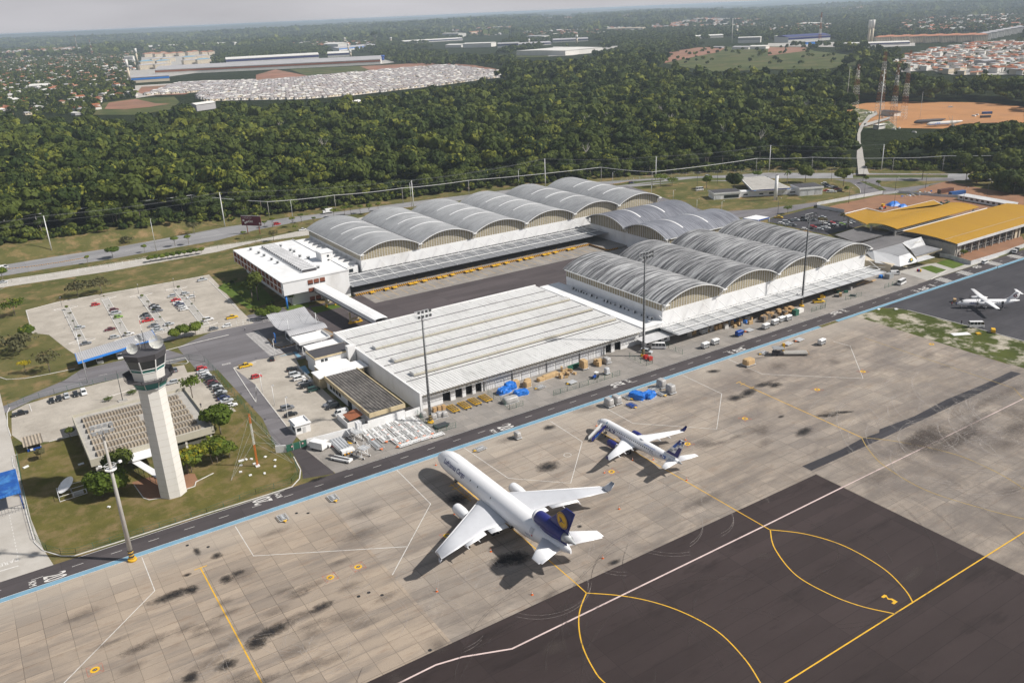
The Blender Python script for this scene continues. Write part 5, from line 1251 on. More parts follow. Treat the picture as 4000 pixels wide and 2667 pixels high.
def rubble(cx,cy,n,sx_,sy_,label,mats=('fargrey','concrete','carton','bright_blue','rust','white_wall'),s=1.6,h=.8):
    for i in range(n):
        m=MB();x=cx+rb.uniform(-1,1)*sx_;y=cy+rb.uniform(-1,1)*sy_
        m.ob(0,0,0,rb.uniform(.5,1)*s,rb.uniform(.3,1)*s,rb.uniform(.3,1)*h,rb.uniform(0,3),0,rb.uniform(.6,1))
        o=m.build('material_pile',rb.choice(mats));o.location=(x,y,float(hgt(x,y))+.3*(y>450));tag(o,label,'pile',label)
rubble(*k(950,30),26,14,4,'small heap of building material in the yard behind the red site')
rubble(*k(1300,140),14,7,3,'dark heap behind the yellow roof of the new terminal',('charcoal','dark_metal','green_steel'))
rubble(*k(2090,640),12,8,1.2,'small pile of blocks on the strip in front of the new terminal',('concrete','fargrey'),1.1)
# ================================================================== AIRCRAFT  (local frame: nose at x=0 pointing +x, port side +y)
def fus(mb,prof,n=28,mi=0,cap=True):
    rings=[]
    for s,rw,rh,zc in prof:
        rings.append([(-s,rw*math.cos(2*PI*i/n),zc+rh*math.sin(2*PI*i/n)) for i in range(n)])
    return mb.loft(rings,mi,True,cap)
def wing(mb,secs,mi=0,vertical=False):
    """secs: (s_le, y, z, chord, thickness)"""
    ts=[0,.04,.15,.35,.6,.85,1.0];hu=[0,.45,.85,1.0,.75,.3,.02];rings=[]
    for s,y,z,c,th in secs:
        r=[]
        for t,h in zip(ts,hu):r.append((-(s+t*c),y+(h*th/2 if vertical else 0),z+(0 if vertical else h*th*.6)))
        for t,h in list(zip(ts,hu))[::-1][:-1]:r.append((-(s+t*c),y-(h*th/2 if vertical else 0),z-(0 if vertical else h*th*.4)))
        rings.append(r)
    return mb.loft(rings,mi,True)
def nacelle(t,name,s,y,z,L,r,mats,lipm,par=None):
    prof=[(0,r*.78),(L*.02,r*.9),(L*.1,r),(L*.45,r*1.03),(L*.8,r*.86),(L*.86,r*.8)]
    m=MB();n=20
    def rr(P,mi=0,cap=False):m.loft([[(-(s+a),y+q*math.cos(2*PI*i/n),z+q*math.sin(2*PI*i/n)) for i in range(n)] for a,q in P],mi,True,cap)
    rr(prof);o=m.build(name,mats,par or t)
    m=MB()
    m.loft([[(-(s+a),y+q*math.cos(2*PI*i/n),z+q*math.sin(2*PI*i/n)) for i in range(n)] for a,q in ((-.02,r*.74),(-.06,r*.82),(0,r*.9),(L*.07,r*.985),(L*.07,r*.9))],0,True,False);m.build('intake_lip',lipm,o)
    m=MB();m.loft([[(-(s+a),y+q*math.cos(2*PI*i/n),z+q*math.sin(2*PI*i/n)) for i in range(n)] for a,q in ((-.01,r*.75),(L*.12,r*.7))],0,True,False);m.cyl((-(s+L*.12),y,z),(-(s+L*.13),y,z),r*.72,n=n);m.cyl((-(s+.01),y,z),(-(s+L*.12),y,z),.03,r*.25,n=10);m.build('fan','charcoal',o)
    m=MB();m.loft([[(-(s+a),y+q*math.cos(2*PI*i/n),z+q*math.sin(2*PI*i/n)) for i in range(n)] for a,q in ((L*.8,r*.72),(L*.86,r*.74),(L*1.0,r*.52),(L*1.0,r*.4),(L*1.16,r*.08))],0,True);m.build('exhaust','grey_metal',o)
    return o
def wheels(t,s,ys,r,z0,w=.35,name='landing_gear',rows=(0,)):
    m=MB();
    ym=sum(ys)/len(ys);m.cyl((-s,ym,r),(-s,ym,z0),.13,n=8)
    if len(rows)>1:m.bar((-s-rows[0]-.1,ym,r),(-s-rows[-1]+.1,ym,r),.2)
    m.bar((-s,ym,z0*.6),(-s+1.0,ym,z0),.1)
    g_=m.build(name,'pale_metal',t)
    for d in rows:
        for y in ys:
            m=MB();m.cyl((-s-d,y-w/2,r),(-s-d,y+w/2,r),r,n=18,mi=0);m.cyl((-s-d,y-w/2-.01,r),(-s-d,y+w/2+.01,r),r*.45,n=12,mi=1);m.build('wheel',['rubber','pale_metal'],g_)
def side_text(t,s,x0,w,v0,h,zc,r,mat,rh=None,bold=0,port=True,name='lettering',shear=0,stretch=None):
    """lettering wrapped on the port side of the fuselage, starting x0 m behind the nose, foot of the letters at arc height v0"""
    V,Fc=text_mesh(s,bold);xs=[v[0] for v in V];ys=[v[1] for v in V];kx=w/(max(xs)-min(xs));ky=h/(max(ys)-min(ys));rh=rh or r
    P=[]
    for v in V:
        u=(v[0]-min(xs))*kx;q=v0+(v[1]-min(ys))*ky;a=q/r;P.append((-(x0+u),(r+.035)*math.cos(a),zc+(rh+.035)*math.sin(a)))
    m=MB();m.add(P,Fc);return m.build(name,mat,t)
def side_patch(m,s0,s1,a0,a1,zc,r,rh,mi,e=.03,n=4):
    """curved patch lying on the fuselage between two angles"""
    rings=[[(-s,(r+e)*math.cos(a),zc+(rh+e)*math.sin(a)) for a in np.linspace(a0,a1,n)] for s in (s0,s1)]
    m.loft(rings,mi,True,False,False)

# ---- three-engined freighter
t=T('cargo_jet','large white three-engined cargo jet with a dark blue tail and yellow crane emblem','airplane',(98.0,196.4),PI/2)
Z=5.25
m=MB();fus(m,[(0,.05,.05,4.35),(.25,.55,.5,4.38),(.9,1.15,1.05,4.5),(2,1.75,1.7,4.7),(3.5,2.3,2.3,4.95),(5.5,2.75,2.78,5.15),(8,2.97,3.0,Z),(11,3.01,3.01,Z),(46,3.01,3.01,Z),(50,2.85,2.75,5.45),(54,2.35,2.2,5.85),(58,1.6,1.55,6.25),(61,.85,.95,6.5),(62.6,.25,.6,6.6)],32)
F=m.build('fuselage','plane_white',t)
m=MB()
for sg in (1,-1):
    m.add([(-1.95,sg*.25,6.05),(-2.65,sg*.3,6.72),(-2.9,sg*1.05,6.5),(-2.25,sg*1.15,5.85)],[(0,1,2,3)]);m.add([(-2.3,sg*1.22,5.85),(-2.95,sg*1.12,6.46),(-3.5,sg*1.72,6.1),(-3.0,sg*1.85,5.7)],[(0,1,2,3)])
m.v=[(p[0]+.06,p[1]*1.03,p[2]+.1) for p in m.v];m.build('cockpit_window','glass_dark',F)
for sg in (1,-1):
    m=MB();wing(m,[(25.2,sg*1.5,3.3,14.6,1.7),(26.3,sg*2.9,3.35,13.0,1.5),(31.4,sg*9.4,4.0,8.6,.9),(37.2,sg*17.0,4.75,5.9,.6),(42.6,sg*24.4,5.45,3.3,.35)]);w_=m.build('wing','plane_grey',t)
    m=MB();wing(m,[(26.15,sg*2.95,3.36,1.4,.55),(31.2,sg*9.4,4.02,1.1,.4),(42.4,sg*24.4,5.47,.6,.2)]);m.build('slat','plane_white',w_)
    m=MB();wing(m,[(42.6,sg*24.4,5.45,3.3,.35),(43.9,sg*24.9,6.0,2.6,.22),(45.6,sg*25.7,8.0,1.5,.12)]);wing(m,[(44.4,sg*24.5,5.4,1.6,.2),(45.2,sg*25.0,4.7,.8,.1)]);m.build('winglet','plane_grey',w_)
    for (y0,y1,c0,c1) in ((3.2,8.6,2.2,2.0),(9.8,16.6,1.6,1.3)):
        le=lambda y:np.interp(y,[2.9,9.4,17,24.4],[39.3,40.0,43.1,45.9]);zz=lambda y:np.interp(y,[2.9,9.4,24.4],[3.35,4.0,5.45])
        m=MB();wing(m,[(le(y0)-.2,sg*y0,zz(y0)-.15,c0,.25),(le(y1)-.2,sg*y1,zz(y1)-.15,c1,.2)]);m.build('flap','plane_white',w_)
    for y in (6.2,12.6,16.5):
        m=MB();s0=np.interp(y,[2.9,9.4,17,24.4],[39.3,40.0,43.1,45.9]);zz_=np.interp(y,[2.9,9.4,24.4],[3.2,3.75,5.3]);m.loft([[(-(s0-3+a),sg*y+r*math.cos(q),zz_-.3+r*1.4*math.sin(q)) for q in np.linspace(0,2*PI,9)[:-1]] for a,r in ((0,.05),(1.2,.25),(3.2,.25),(4.9,.03))],0,True);m.build('flap_fairing','plane_white',w_)
    nacelle(t,'engine',24.6,sg*8.7,2.55,6.6,1.42,'plane_white','plane_grey')
    m=MB();wing(m,[(27.5,sg*8.7,3.6,7.5,.5),(26.6,sg*8.7,3.1,6.0,.5)],vertical=True);m.build('pylon','plane_white',t)
    m=MB();wing(m,[(53.2,sg*1.2,6.5,7.2,.7),(60.2,sg*9.2,7.4,2.9,.25)]);st_=m.build('stabiliser','plane_white',t)
    m=MB();wing(m,[(58.6,sg*2.3,6.58,2.1,.25),(62.0,sg*8.6,7.3,1.4,.14)]);m.build('elevator','plane_white',st_)
    wheels(t,36.9,(sg*4.4,sg*5.9),.68,3.3,rows=(-.85,.85))
wheels(t,37.8,(-.5,.5),.6,3.0);wheels(t,9.4,(-.4,.4),.55,2.8)
o=nacelle(t,'tail_engine',49.2,0,9.55,13.2,1.72,'navy','plane_white')
m=MB();wing(m,[(50.2,0,7.2,11.0,2.4),(50.2,0,8.6,10.8,2.6)],vertical=True);m.build('duct_fairing','navy',t)
m=MB();wing(m,[(53.0,0,10.0,9.0,1.0),(54.2,0,11.2,7.6,.75),(61.0,0,17.5,3.5,.3)],vertical=True);fin=m.build('fin','navy',t)
# crane emblem in a ring on each side of the fin
for sg in (1,-1):
    m=MB();cx,cz,y0=59.9,13.7,lambda z:sg*(.46-.04*(z-11))
    def dsc(r,mi,e,n=28):m.add([(-(cx+r*math.cos(q)),y0(cz)+sg*e,cz+r*1.05*math.sin(q)) for q in np.linspace(0,2*PI,n+1)[:-1]],[list(range(n))],mi)
    dsc(2.0,0,.02);dsc(1.82,1,.03);dsc(1.68,0,.04)
    Bd=[(-1.35,-.15),(-.75,-.28),(-.1,-.05),(.35,.75),(.45,.35),(.95,.85),(.85,.4),(1.3,.55),(.55,-.1),(1.1,-.95),(.85,-1.05),(.2,-.3),(-.3,-.42),(-.7,-.42)]
    m.add([(-(cx-p[0]*.95),y0(cz)+sg*.06,cz+p[1]*.95) for p in Bd],[list(range(len(Bd)))],1)
    m.build('emblem',['yellow_paint','navy'],fin)
side_text(t,'Lufthansa Cargo',7.7,11.0,.7,1.75,Z,3.01,'navy',bold=.012)
side_text(t,'D-ALCG',48.1,2.2,-.25,.42,5.4,2.93,'navy',bold=.01,name='registration')
m=MB();side_patch(m,50.5,51.0,.03,.17,5.5,2.72,2.65,0,.08);m.build('flag','red_paint',t)
m=MB();side_patch(m,6.4,13.2,1.15,1.2,Z,3.01,3.01,0,.02);side_patch(m,49.6,50.9,.25,.75,5.47,2.87,2.78,0,.03)
for s,a in ((21.5,.55),(25.3,.5),(31.8,.45)):side_patch(m,s,s+.28,a,a+.16,Z,3.01,3.01,1,.03)
m.build('door_outline',['plane_grey','glass_dark'],F)
m=MB();fus(m,[(24,1.2,.8,2.6),(27,2.6,1.3,2.9),(34,2.9,1.4,2.9),(40,2.3,1.0,3.0),(43,1.0,.4,3.2)],16);m.build('belly_fairing','plane_white',F)

# ---- twin jet
t=T('passenger_jet','white twin-engined passenger jet with a blue checkered tail and stairs at its door','airplane',(149.2,188.4),PI/2)
Z=3.3
m=MB();fus(m,[(0,.04,.04,2.85),(.2,.35,.32,2.87),(.8,.8,.75,2.95),(1.8,1.2,1.2,3.08),(3,1.42,1.5,3.2),(4.5,1.5,1.66,Z),(6,1.51,1.68,Z),(25.5,1.51,1.68,Z),(29,1.35,1.4,3.55),(32.5,.95,1.0,3.85),(35,.58,.6,4.05),(36.2,.3,.35,4.1)],28);F=m.build('fuselage','plane_white',t)
m=MB();fus(m,[(35.3,.5,.53,4.06),(36.25,.3,.35,4.12),(37.0,.12,.16,4.15)],14);m.build('tail_exhaust','grey_metal',t)
m=MB()
for sg in (1,-1):
    m.add([(-1.35,sg*.12,3.93),(-1.95,sg*.14,4.32),(-2.2,sg*.62,4.2),(-1.7,sg*.7,3.82)],[(0,1,2,3)]);m.add([(-1.75,sg*.76,3.8),(-2.25,sg*.68,4.18),(-2.75,sg*1.08,3.98),(-2.35,sg*1.16,3.66)],[(0,1,2,3)])
m.v=[(p[0]+.05,p[1]*1.04,p[2]+.06) for p in m.v];m.build('cockpit_window','glass_dark',F)
m=MB()
for k_ in range(27):
    s=5.6+k_*.795
    if k_==12:s+=.1
    side_patch(m,s,s+.3,.28,.5,Z,1.51,1.68,0,.02);side_patch(m,s,s+.3,PI-.5,PI-.28,Z,1.51,1.68,0,.02)
m.build('cabin_windows','glass_dark',F)
m=MB()
for s,a0,a1 in ((3.6,-.35,.85),(27.9,-.15,.75)):
    for ds in (0,.95):side_patch(m,s+ds,s+ds+.06,a0,a1,Z if s<20 else 3.5,1.5 if s<20 else 1.42,1.66 if s<20 else 1.5,0,.03)
m.build('door_outline','plane_grey',F)
for sg in (1,-1):
    m=MB();wing(m,[(12.2,sg*.8,2.35,7.4,.9),(13.2,sg*1.6,2.4,6.2,.8),(16.2,sg*5.6,2.85,3.9,.45),(21.3,sg*14.2,3.9,1.7,.2)]);w_=m.build('wing','plane_white',t)
    m=MB();wing(m,[(21.3,sg*14.2,3.9,1.7,.2),(21.9,sg*14.7,4.4,1.3,.12),(22.8,sg*15.0,5.6,.7,.08)]);m.build('winglet','navy',w_)
    m=MB()
    m.bar((-19.5,sg*1.7,2.62),(-20.0,sg*5.6,2.98),.03,.06);m.bar((-20.0,sg*5.6,2.98),(-22.6,sg*13.6,3.86),.03,.06);m.build('flap_line','plane_grey',w_)
    for y in (3.2,6.6,9.6):
        s0=np.interp(y,[1.6,5.6,14.2],[19.4,20.1,23.0]);zz_=np.interp(y,[1.6,14.2],[2.3,3.7]);m=MB();m.loft([[(-(s0-2+a),sg*y+r*math.cos(q),zz_-.15+r*1.2*math.sin(q)) for q in np.linspace(0,2*PI,9)[:-1]] for a,r in ((0,.04),(.9,.2),(2.2,.2),(3.0,.03))],0,True);m.build('flap_fairing','plane_white',w_)
    nacelle(t,'engine',11.3,sg*4.75,1.75,4.2,1.0,'navy','navy');m=MB();wing(m,[(12.6,sg*4.75,2.55,4.4,.4),(12.2,sg*4.75,2.3,3.6,.4)],vertical=True);m.build('pylon','plane_white',t)
    m=MB();wing(m,[(32.2,sg*.5,4.1,3.5,.35),(35.5,sg*6.2,4.6,1.6,.14)]);m.build('stabiliser','plane_white',t)
    wheels(t,18.2,(sg*2.5,sg*3.1),.5,2.2,.3)
wheels(t,3.9,(-.25,.25),.35,1.8,.2)
m=MB();wing(m,[(28.6,0,4.6,5.5,.35),(30.4,0,5.2,5.2,.4),(31.6,0,6.4,4.5,.35),(36.0,0,11.3,2.0,.16)],vertical=True);fin=m.build('fin','plane_white',t)
P_('mid_blue',(.05,.14,.5),.35,.08,1);P_('silver_paint',(.4,.42,.45),.35,.08,1)
for sg in (1,-1):
    m=MB();y0=lambda z:sg*(.24-.022*(z-5))
    le=lambda z:np.interp(z,[5.2,6.4,11.3],[30.8,31.9,36.1]);te=lambda z:np.interp(z,[5.2,11.3],[35.5,37.9])
    zs=[5.4,6.3,7.2,8.0,8.8,9.6,10.4,11.25];fr=[0,.33,.62,1.0]
    pat=[[0,0,0],[3,2,0],[2,3,0],[1,2,0],[1,4,2],[0,1,4],[0,2,0]]
    for a in range(7):
        for b in range(3):
            z0,z1=zs[a],zs[a+1];q=lambda z,f:-(le(z)+(te(z)-le(z))*f)
            sh=.12*(a%2);m.add([(q(z0,fr[b]),y0(z0)+sg*.02,z0),(q(z0,fr[b+1]),y0(z0)+sg*.02,z0),(q(z1,fr[b+1]),y0(z1)+sg*.02,z1),(q(z1,fr[b]),y0(z1)+sg*.02,z1)],[(0,1,2,3)],pat[a][b])
    m.build('tail_pattern',['navy','mid_blue','plane_white','silver_paint','silver_paint'],fin)
side_text(t,'TRIP',5.5,4.7,-.62,1.0,Z,1.51,'navy',1.68,bold=.05)
side_text(t,'voetrip.com.br',22.4,4.9,1.1,.5,Z,1.51,'mid_blue',1.68,bold=.01)
side_text(t,'PP-PJL',25.3,1.9,-.1,.36,Z,1.5,'navy',1.66,name='registration')
m=MB()
for s,mi in ((29.5,0),(30.6,1)):
    side_patch(m,s,s+(.75 if mi==0 else 1.1),.05,.55+.15*mi,3.62,1.27,1.33,mi,.04);side_patch(m,s+.22,s+.22+(.3 if mi==0 else .5),.2,.4+.1*mi,3.62,1.27,1.33,2,.07)
side_patch(m,5.35,5.95,.75,1.15,Z,1.5,1.67,3,.03);m.build('emblem',['navy','mid_blue','plane_white','pale_blue'],t)
m=MB();fus(m,[(11,.9,.5,1.9),(13,1.45,.7,2.0),(19,1.5,.7,2.05),(23,.8,.4,2.2)],14);m.build('belly_fairing','silver_paint',F)
m=MB();m.loft([[(-(s),r*math.cos(q),4.95+r*.7*math.sin(q)) for q in np.linspace(0,PI,8)] for s,r in ((19.6,.1),(20.2,.4),(21.0,.45),(21.8,.1))],0,True,False,False);m.build('antenna_dome','plane_white',F)

# ---- stairs at its forward door
t=T('passenger_stairs','white and navy mobile passenger stairs at the front door of the twin jet','passenger stairs',(145.2,183.5))
m=MB();n=12
for i in range(n):m.box(-2.6+i*.36,-.75,.35+i*.22,-2.2+i*.36,.75,.43+i*.22)
m.box(1.7,-.9,2.95,2.7,.9,3.05);m.build('steps','pale_metal',t)
for sg in (-1,1):
    m=MB();m.add([(-2.8,sg*.8,.2),(1.7,sg*.8,2.8),(1.7,sg*.8,4.0),(-2.8,sg*.8,1.3)],[(0,1,2,3)]);m.add([(-2.8,sg*.88,.2),(1.7,sg*.88,2.8),(1.7,sg*.88,4.0),(-2.8,sg*.88,1.3)],[(3,2,1,0)]);m.box(1.7,sg*.85-.04,2.9,2.7,sg*.85+.04,4.1);m.build('side_panel','navy' if sg<0 else 'white_paint',t)
V,Fc=text_mesh('Azul',.02);xs=[v[0] for v in V];ys=[v[1] for v in V];m=MB();kx=1.7/(max(xs)-min(xs));ky=.62/(max(ys)-min(ys));ca,sa=math.cos(.524),math.sin(.524)
m.add([(-1.6+(v[0]-min(xs))*kx*ca-(v[1]-min(ys))*ky*sa*.5,-.9,1.05+(v[0]-min(xs))*kx*sa+(v[1]-min(ys))*ky) for v in V],Fc);m.build('lettering','bright_blue',t)
m=MB();m.bar((-2.4,0,.5),(2.6,-.6,.4),.18);m.bar((-2.4,0,.5),(2.6,.6,.4),.18);m.bar((1.9,-.6,.4),(1.9,-.6,2.9),.1);m.bar((1.9,.6,.4),(1.9,.6,2.9),.1);m.bar((-1,-.6,.5),(1.9,-.6,2.6),.08);m.bar((2.6,0,.4),(3.6,0,.4),.1);m.build('chassis','grey_metal',t)
for x in (-2.2,2.5):
    for y in (-.75,.75):m=MB();m.cyl((x,y-.1,.32),(x,y+.1,.32),.32,n=12);m.build('wheel','rubber',t)

# ---- turboprop
hd=R_(140.7)
t=T('turboprop','white twin turboprop with a high wing, T-tail and a dark red tail emblem','airplane',(334.6,183.9),hd)
Z=2.4
m=MB();fus(m,[(0,.04,.04,2.0),(.25,.4,.36,2.02),(1,.8,.75,2.12),(2.2,1.15,1.15,2.28),(3.5,1.33,1.35,2.4),(5,1.38,1.38,2.42),(16,1.38,1.38,2.42),(19,1.1,1.1,2.7),(22,.6,.65,3.05),(24.3,.12,.2,3.3)],24);F=m.build('fuselage','plane_white',t)
m=MB()
for sg in (1,-1):m.add([(-1.3,sg*.15,2.92),(-1.9,sg*.16,3.3),(-2.3,sg*.85,3.1),(-1.75,sg*.92,2.75)],[(0,1,2,3)])
m.v=[(p[0]+.08,p[1]*1.05,p[2]+.1) for p in m.v];m.build('cockpit_window','glass_dark',F)
m=MB()
for k_ in range(18):
    s=5.0+k_*.68
    if 5<k_<9:continue
    side_patch(m,s,s+.28,.15,.42,2.42,1.38,1.38,0,.02);side_patch(m,s,s+.28,PI-.42,PI-.15,2.42,1.38,1.38,0,.02)
m.build('cabin_windows','glass_dark',F)
for sg in (1,-1):
    m=MB();wing(m,[(9.2,0,3.85,2.6,.45),(9.2,sg*4.4,3.9,2.6,.42),(9.9,sg*13.1,4.1,1.5,.22)]);w_=m.build('wing','plane_white',t)
    m=MB();m.loft([[(-(s),sg*3.9+r*math.cos(q),3.35+r*1.1*math.sin(q)) for q in np.linspace(0,2*PI,15)[:-1]] for s,r in ((6.6,.22),(7.0,.45),(9,.55),(11.5,.5),(13.4,.12))],0,True);e_=m.build('engine','plane_white',t)
    m=MB();m.cyl((-6.2,sg*3.9,3.35),(-6.6,sg*3.9,3.35),.05,.24,n=12,mi=1)
    for q in range(6):
        a=q*PI/3+.3;c_,s_=math.cos(a),math.sin(a);m.bar((-6.45,sg*3.9+.15*c_,3.35+.15*s_),(-6.45,sg*3.9+1.85*c_,3.35+1.85*s_),.06,.26)
    m.build('propeller',['charcoal','grey_metal'],e_)
    m=MB();wing(m,[(22.3,0,6.9,1.7,.2),(22.9,sg*3.4,7.0,1.0,.12)]);m.build('stabiliser','plane_white',t)
    wheels(t,10.8,(sg*1.7,sg*2.1),.42,1.2,.25)
wheels(t,2.0,(-.2,.2),.25,1.2,.15)
m=MB();wing(m,[(16.5,0,3.6,5.8,.2),(19.2,0,4.2,4.2,.35),(20.2,0,4.8,3.6,.35),(22.2,0,7.0,2.0,.2)],vertical=True);fin=m.build('fin','plane_white',t)
m=MB();n=20
for sg in (1,-1):
    m.add([(-(22.2+.72*math.cos(q)),sg*.19,5.35+.72*math.sin(q)) for q in np.linspace(0,2*PI,n+1)[:-1]],[list(range(n))],0)
    S_=[(-.3,.42),(.3,.5),(.35,.3),(-.05,.28),(-.05,.08),(.3,0),(.32,-.35),(-.3,-.48),(-.35,-.3),(.1,-.22),(.1,-.1),(-.3,.02)]
    m.add([(-(22.2+p[0]*1.1),sg*.21,5.35+p[1]*1.1) for p in S_],[list(range(len(S_)))],1)
P_('maroon',(.22,.02,.035),.4,.1,1);m.build('emblem',['maroon','plane_white'],fin)
side_text(t,'TOTAL',4.3,3.2,-.3,.75,2.42,1.38,'navy',bold=.05)
m=MB();side_patch(m,17.0,17.8,-.6,.55,2.55,1.27,1.27,0,.04);m.build('door_opening','black',F)
m=MB();m.bar((-17.4,1.2,1.6),(-17.4,2.4,.2),.7,.08);m.build('door_stairs','charcoal',t)
# ---- derelict airframes in the clearing
x0,y0=g(3,0,1450,1172);x1,y1=g(3,0,1780,1150)
a=math.atan2(y0-y1,x0-x1);L_=math.hypot(x0-x1,y0-y1)
def wreck(x,y,a,L,mat,label,txt=None):
    t=T('derelict_fuselage',label,'fuselage',(x,y,float(hgt(x,y))+.5),a);r=1.9;m=MB();fus(m,[(0,.1,.1,1.7),(.8,.9,.9,1.8),(2.5,1.5,1.6,2),(4.5,r,r,2.2),(L*.7,r,r,2.2),(L*.88,1.2,1.2,2.7),(L,.3,.4,3.2)],16);m.build('fuselage',mat,t)
    if txt:side_text(t,txt,4.5,9,-.5,1.9,2.2,r,'bright_blue',bold=.03)
    m=MB();m.box(-L*.6,-r*1.02,1.6,-2,r*1.02,1.9);m.build('stripe','bright_blue' if txt else 'charcoal',t)
    for s in (L*.25,L*.6):m=MB();m.box(-s-.5,-1,0,-s+.5,1,.8);m.build('support','concrete',t)
wreck(x0,y0,a,L_,'farwhite','derelict white airliner fuselage with blue lettering lying in the orange clearing','VASP');wreck(*g(3,0,1335,1150),a,L_*.9,'charcoal','derelict dark airliner fuselage behind the white one in the clearing')
# ================================================================== VEHICLES
CC={'white':(.74,.74,.74),'silver':(.46,.48,.5),'grey':(.17,.18,.2),'black':(.02,.021,.024),'red':(.5,.025,.03),'maroon':(.13,.02,.03),'navy blue':(.025,.035,.1),'green':(.25,.42,.08),'dark green':(.02,.06,.05),'yellow':(.72,.45,.02)}
CM={k:P_('car_'+k.replace(' ','_'),v,.28,.03,1,spec=.6) for k,v in CC.items()}
def car_parts(kind):
    L,Wd,H={'hatchback':(3.9,1.66,1.45),'sedan':(4.4,1.7,1.42),'pickup':(5.1,1.8,1.7),'suv':(4.5,1.85,1.75),'van':(4.6,1.75,2.0),'minibus':(5.6,1.95,2.5)}[kind]
    h=H*.56 if kind not in ('van','minibus') else H*.5;w=Wd/2
    # side outline of the lower body, front at +x
    lo=[(L/2,.35),(L/2+.02,.6),(L/2-.12,h*.8),(L/2-L*.27,h),(-L/2+.1,h*1.02),(-L/2,h*.7),(-L/2,.35)]
    if kind in ('van','minibus'):lo=[(L/2,.35),(L/2+.02,.8),(L/2-.1,h),(-L/2+.03,h),(-L/2,.35)]
    b=MB();n=len(lo)
    b.loft([[(x*.975,-w*.98,z) for x,z in lo],[(x,-w*.9,z+.05*(z>.5)) for x,z in lo],[(x,w*.9,z+.05*(z>.5)) for x,z in lo],[(x*.975,w*.98,z) for x,z in lo]],0,False)
    # cabin
    c={'hatchback':(L*.5-L*.27+.05,.55,-L/2+.42,-L/2+.12),'sedan':(L*.5-L*.29,.5,-L/2+1.35,-L/2+.75),'pickup':(L*.5-L*.25,.75,-.55,-.75),'suv':(L*.5-L*.25,.65,-L/2+.25,-L/2+.08),'van':(L*.5-.15,1.55,-L/2+.1,-L/2+.05),'minibus':(L*.5-.1,1.9-.1,-L/2+.08,-L/2+.04)}[kind]
    f0,r1,r0=c[0],c[2],c[3]
    f1={'hatchback':.45,'sedan':.55,'pickup':.55,'suv':.6,'van':1.35,'minibus':2.25}[kind];zt=H-.04;zb=h+.02;k=.86
    gl=MB();gl.loft([[(f0,-w*.93,zb),(f0,w*.93,zb),(r0,w*.93,zb),(r0,-w*.93,zb)],[(f1,-w*k*.9,zt),(f1,w*k*.9,zt),(r1,w*k*.9,zt),(r1,-w*k*.9,zt)]],0,False)
    rf=MB();rf.loft([[(f1+.06,-w*k*.92,zt),(f1+.06,w*k*.92,zt),(r1-.04,w*k*.92,zt),(r1-.04,-w*k*.92,zt)],[(f1-.1,-w*k*.82,zt+.05),(f1-.1,w*k*.82,zt+.05),(r1+.1,w*k*.82,zt+.05),(r1+.1,-w*k*.82,zt+.05)]],0,False)
    for sg in (-1,1):
        pts=[((f0+r0)/2,(f1+r1)/2)] if kind != 'minibus' else [(1.2,1.2),(0,0),(-1.3,-1.3)]
        for a,q in pts:rf.bar((a,sg*w*.94,zb),(q,sg*w*k*.92,zt),.1,.04)
        rf.bar((f0,sg*w*.94,zb),(f1,sg*w*k*.92,zt),.07,.05);rf.bar((r0,sg*w*.94,zb),(r1,sg*w*k*.92,zt),.14 if kind in ('hatchback','suv') else .08,.05)
        if kind=='van':rf.add([(.3,sg*w*.95,zb),(r0,sg*w*.95,zb),(r1,sg*w*k*.93,zt),(.25,sg*w*k*.93,zt)],[(0,1,2,3)]);
    if kind=='pickup':rf.box(-L/2+.05,-w*.93,h,-.8,-w*.86,h+.12);rf.box(-L/2+.05,w*.86,h,-.8,w*.93,h+.12)
    if kind=='pickup':gl.box(-L/2+.15,-w*.82,h+.05,-.85,w*.82,h+.07)
    ws=[]
    for x in (L*.5-L*.19,-L*.5+L*.19):
        for sg in (-1,1):
            q=MB();q.cyl((x,sg*(w-.2),.31),(x,sg*(w+.01),.31),.31,n=12,mi=0);q.cyl((x,sg*(w-.19),.31),(x,sg*(w+.02),.31),.17,n=8,mi=1);ws.append(q)
    lt=MB()
    for sg in (-1,1):lt.box(L/2-.1,sg*w*.72-.14,.58,L/2+.03,sg*w*.72+.14,.72,0);lt.box(-L/2-.02,sg*w*.74-.12,.6,-L/2+.06,sg*w*.74+.12,.78,1)
    return b,gl,rf,ws,lt
P_('lamp_glass',(.7,.7,.68),.2,.05,1);P_('tail_lamp',(.4,.02,.02),.3,.05,1)
PROTO={}
def car(kind,col,x,y,ang,label,cat='car',group=None,z=0):
    if kind not in PROTO:
        t=T('parked_'+('car' if kind in ('hatchback','sedan','suv') else kind),label,cat,(x,y,z),ang)
        b,gl,rf,ws,lt=car_parts(kind);b.build('body','car_white',t);gl.build('windows','glass_dark',t);rf.build('roof','car_white',t)
        for q in ws:q.build('wheel',['rubber','pale_metal'],t)
        lt.build('lamps',['lamp_glass','tail_lamp'],t);PROTO[kind]=t
    else:
        t=copy_tree(PROTO[kind]);t.location=(x,y,z);t.rotation_euler=(0,0,ang);t['label']=label;t['category']=cat
        if 'group' in t:del t['group']
    if group:t['group']=group
    for ch in t.children:
        if ch.name.startswith(('body','roof')):recolor(ch,0,CM[col])
    return t
USED={}
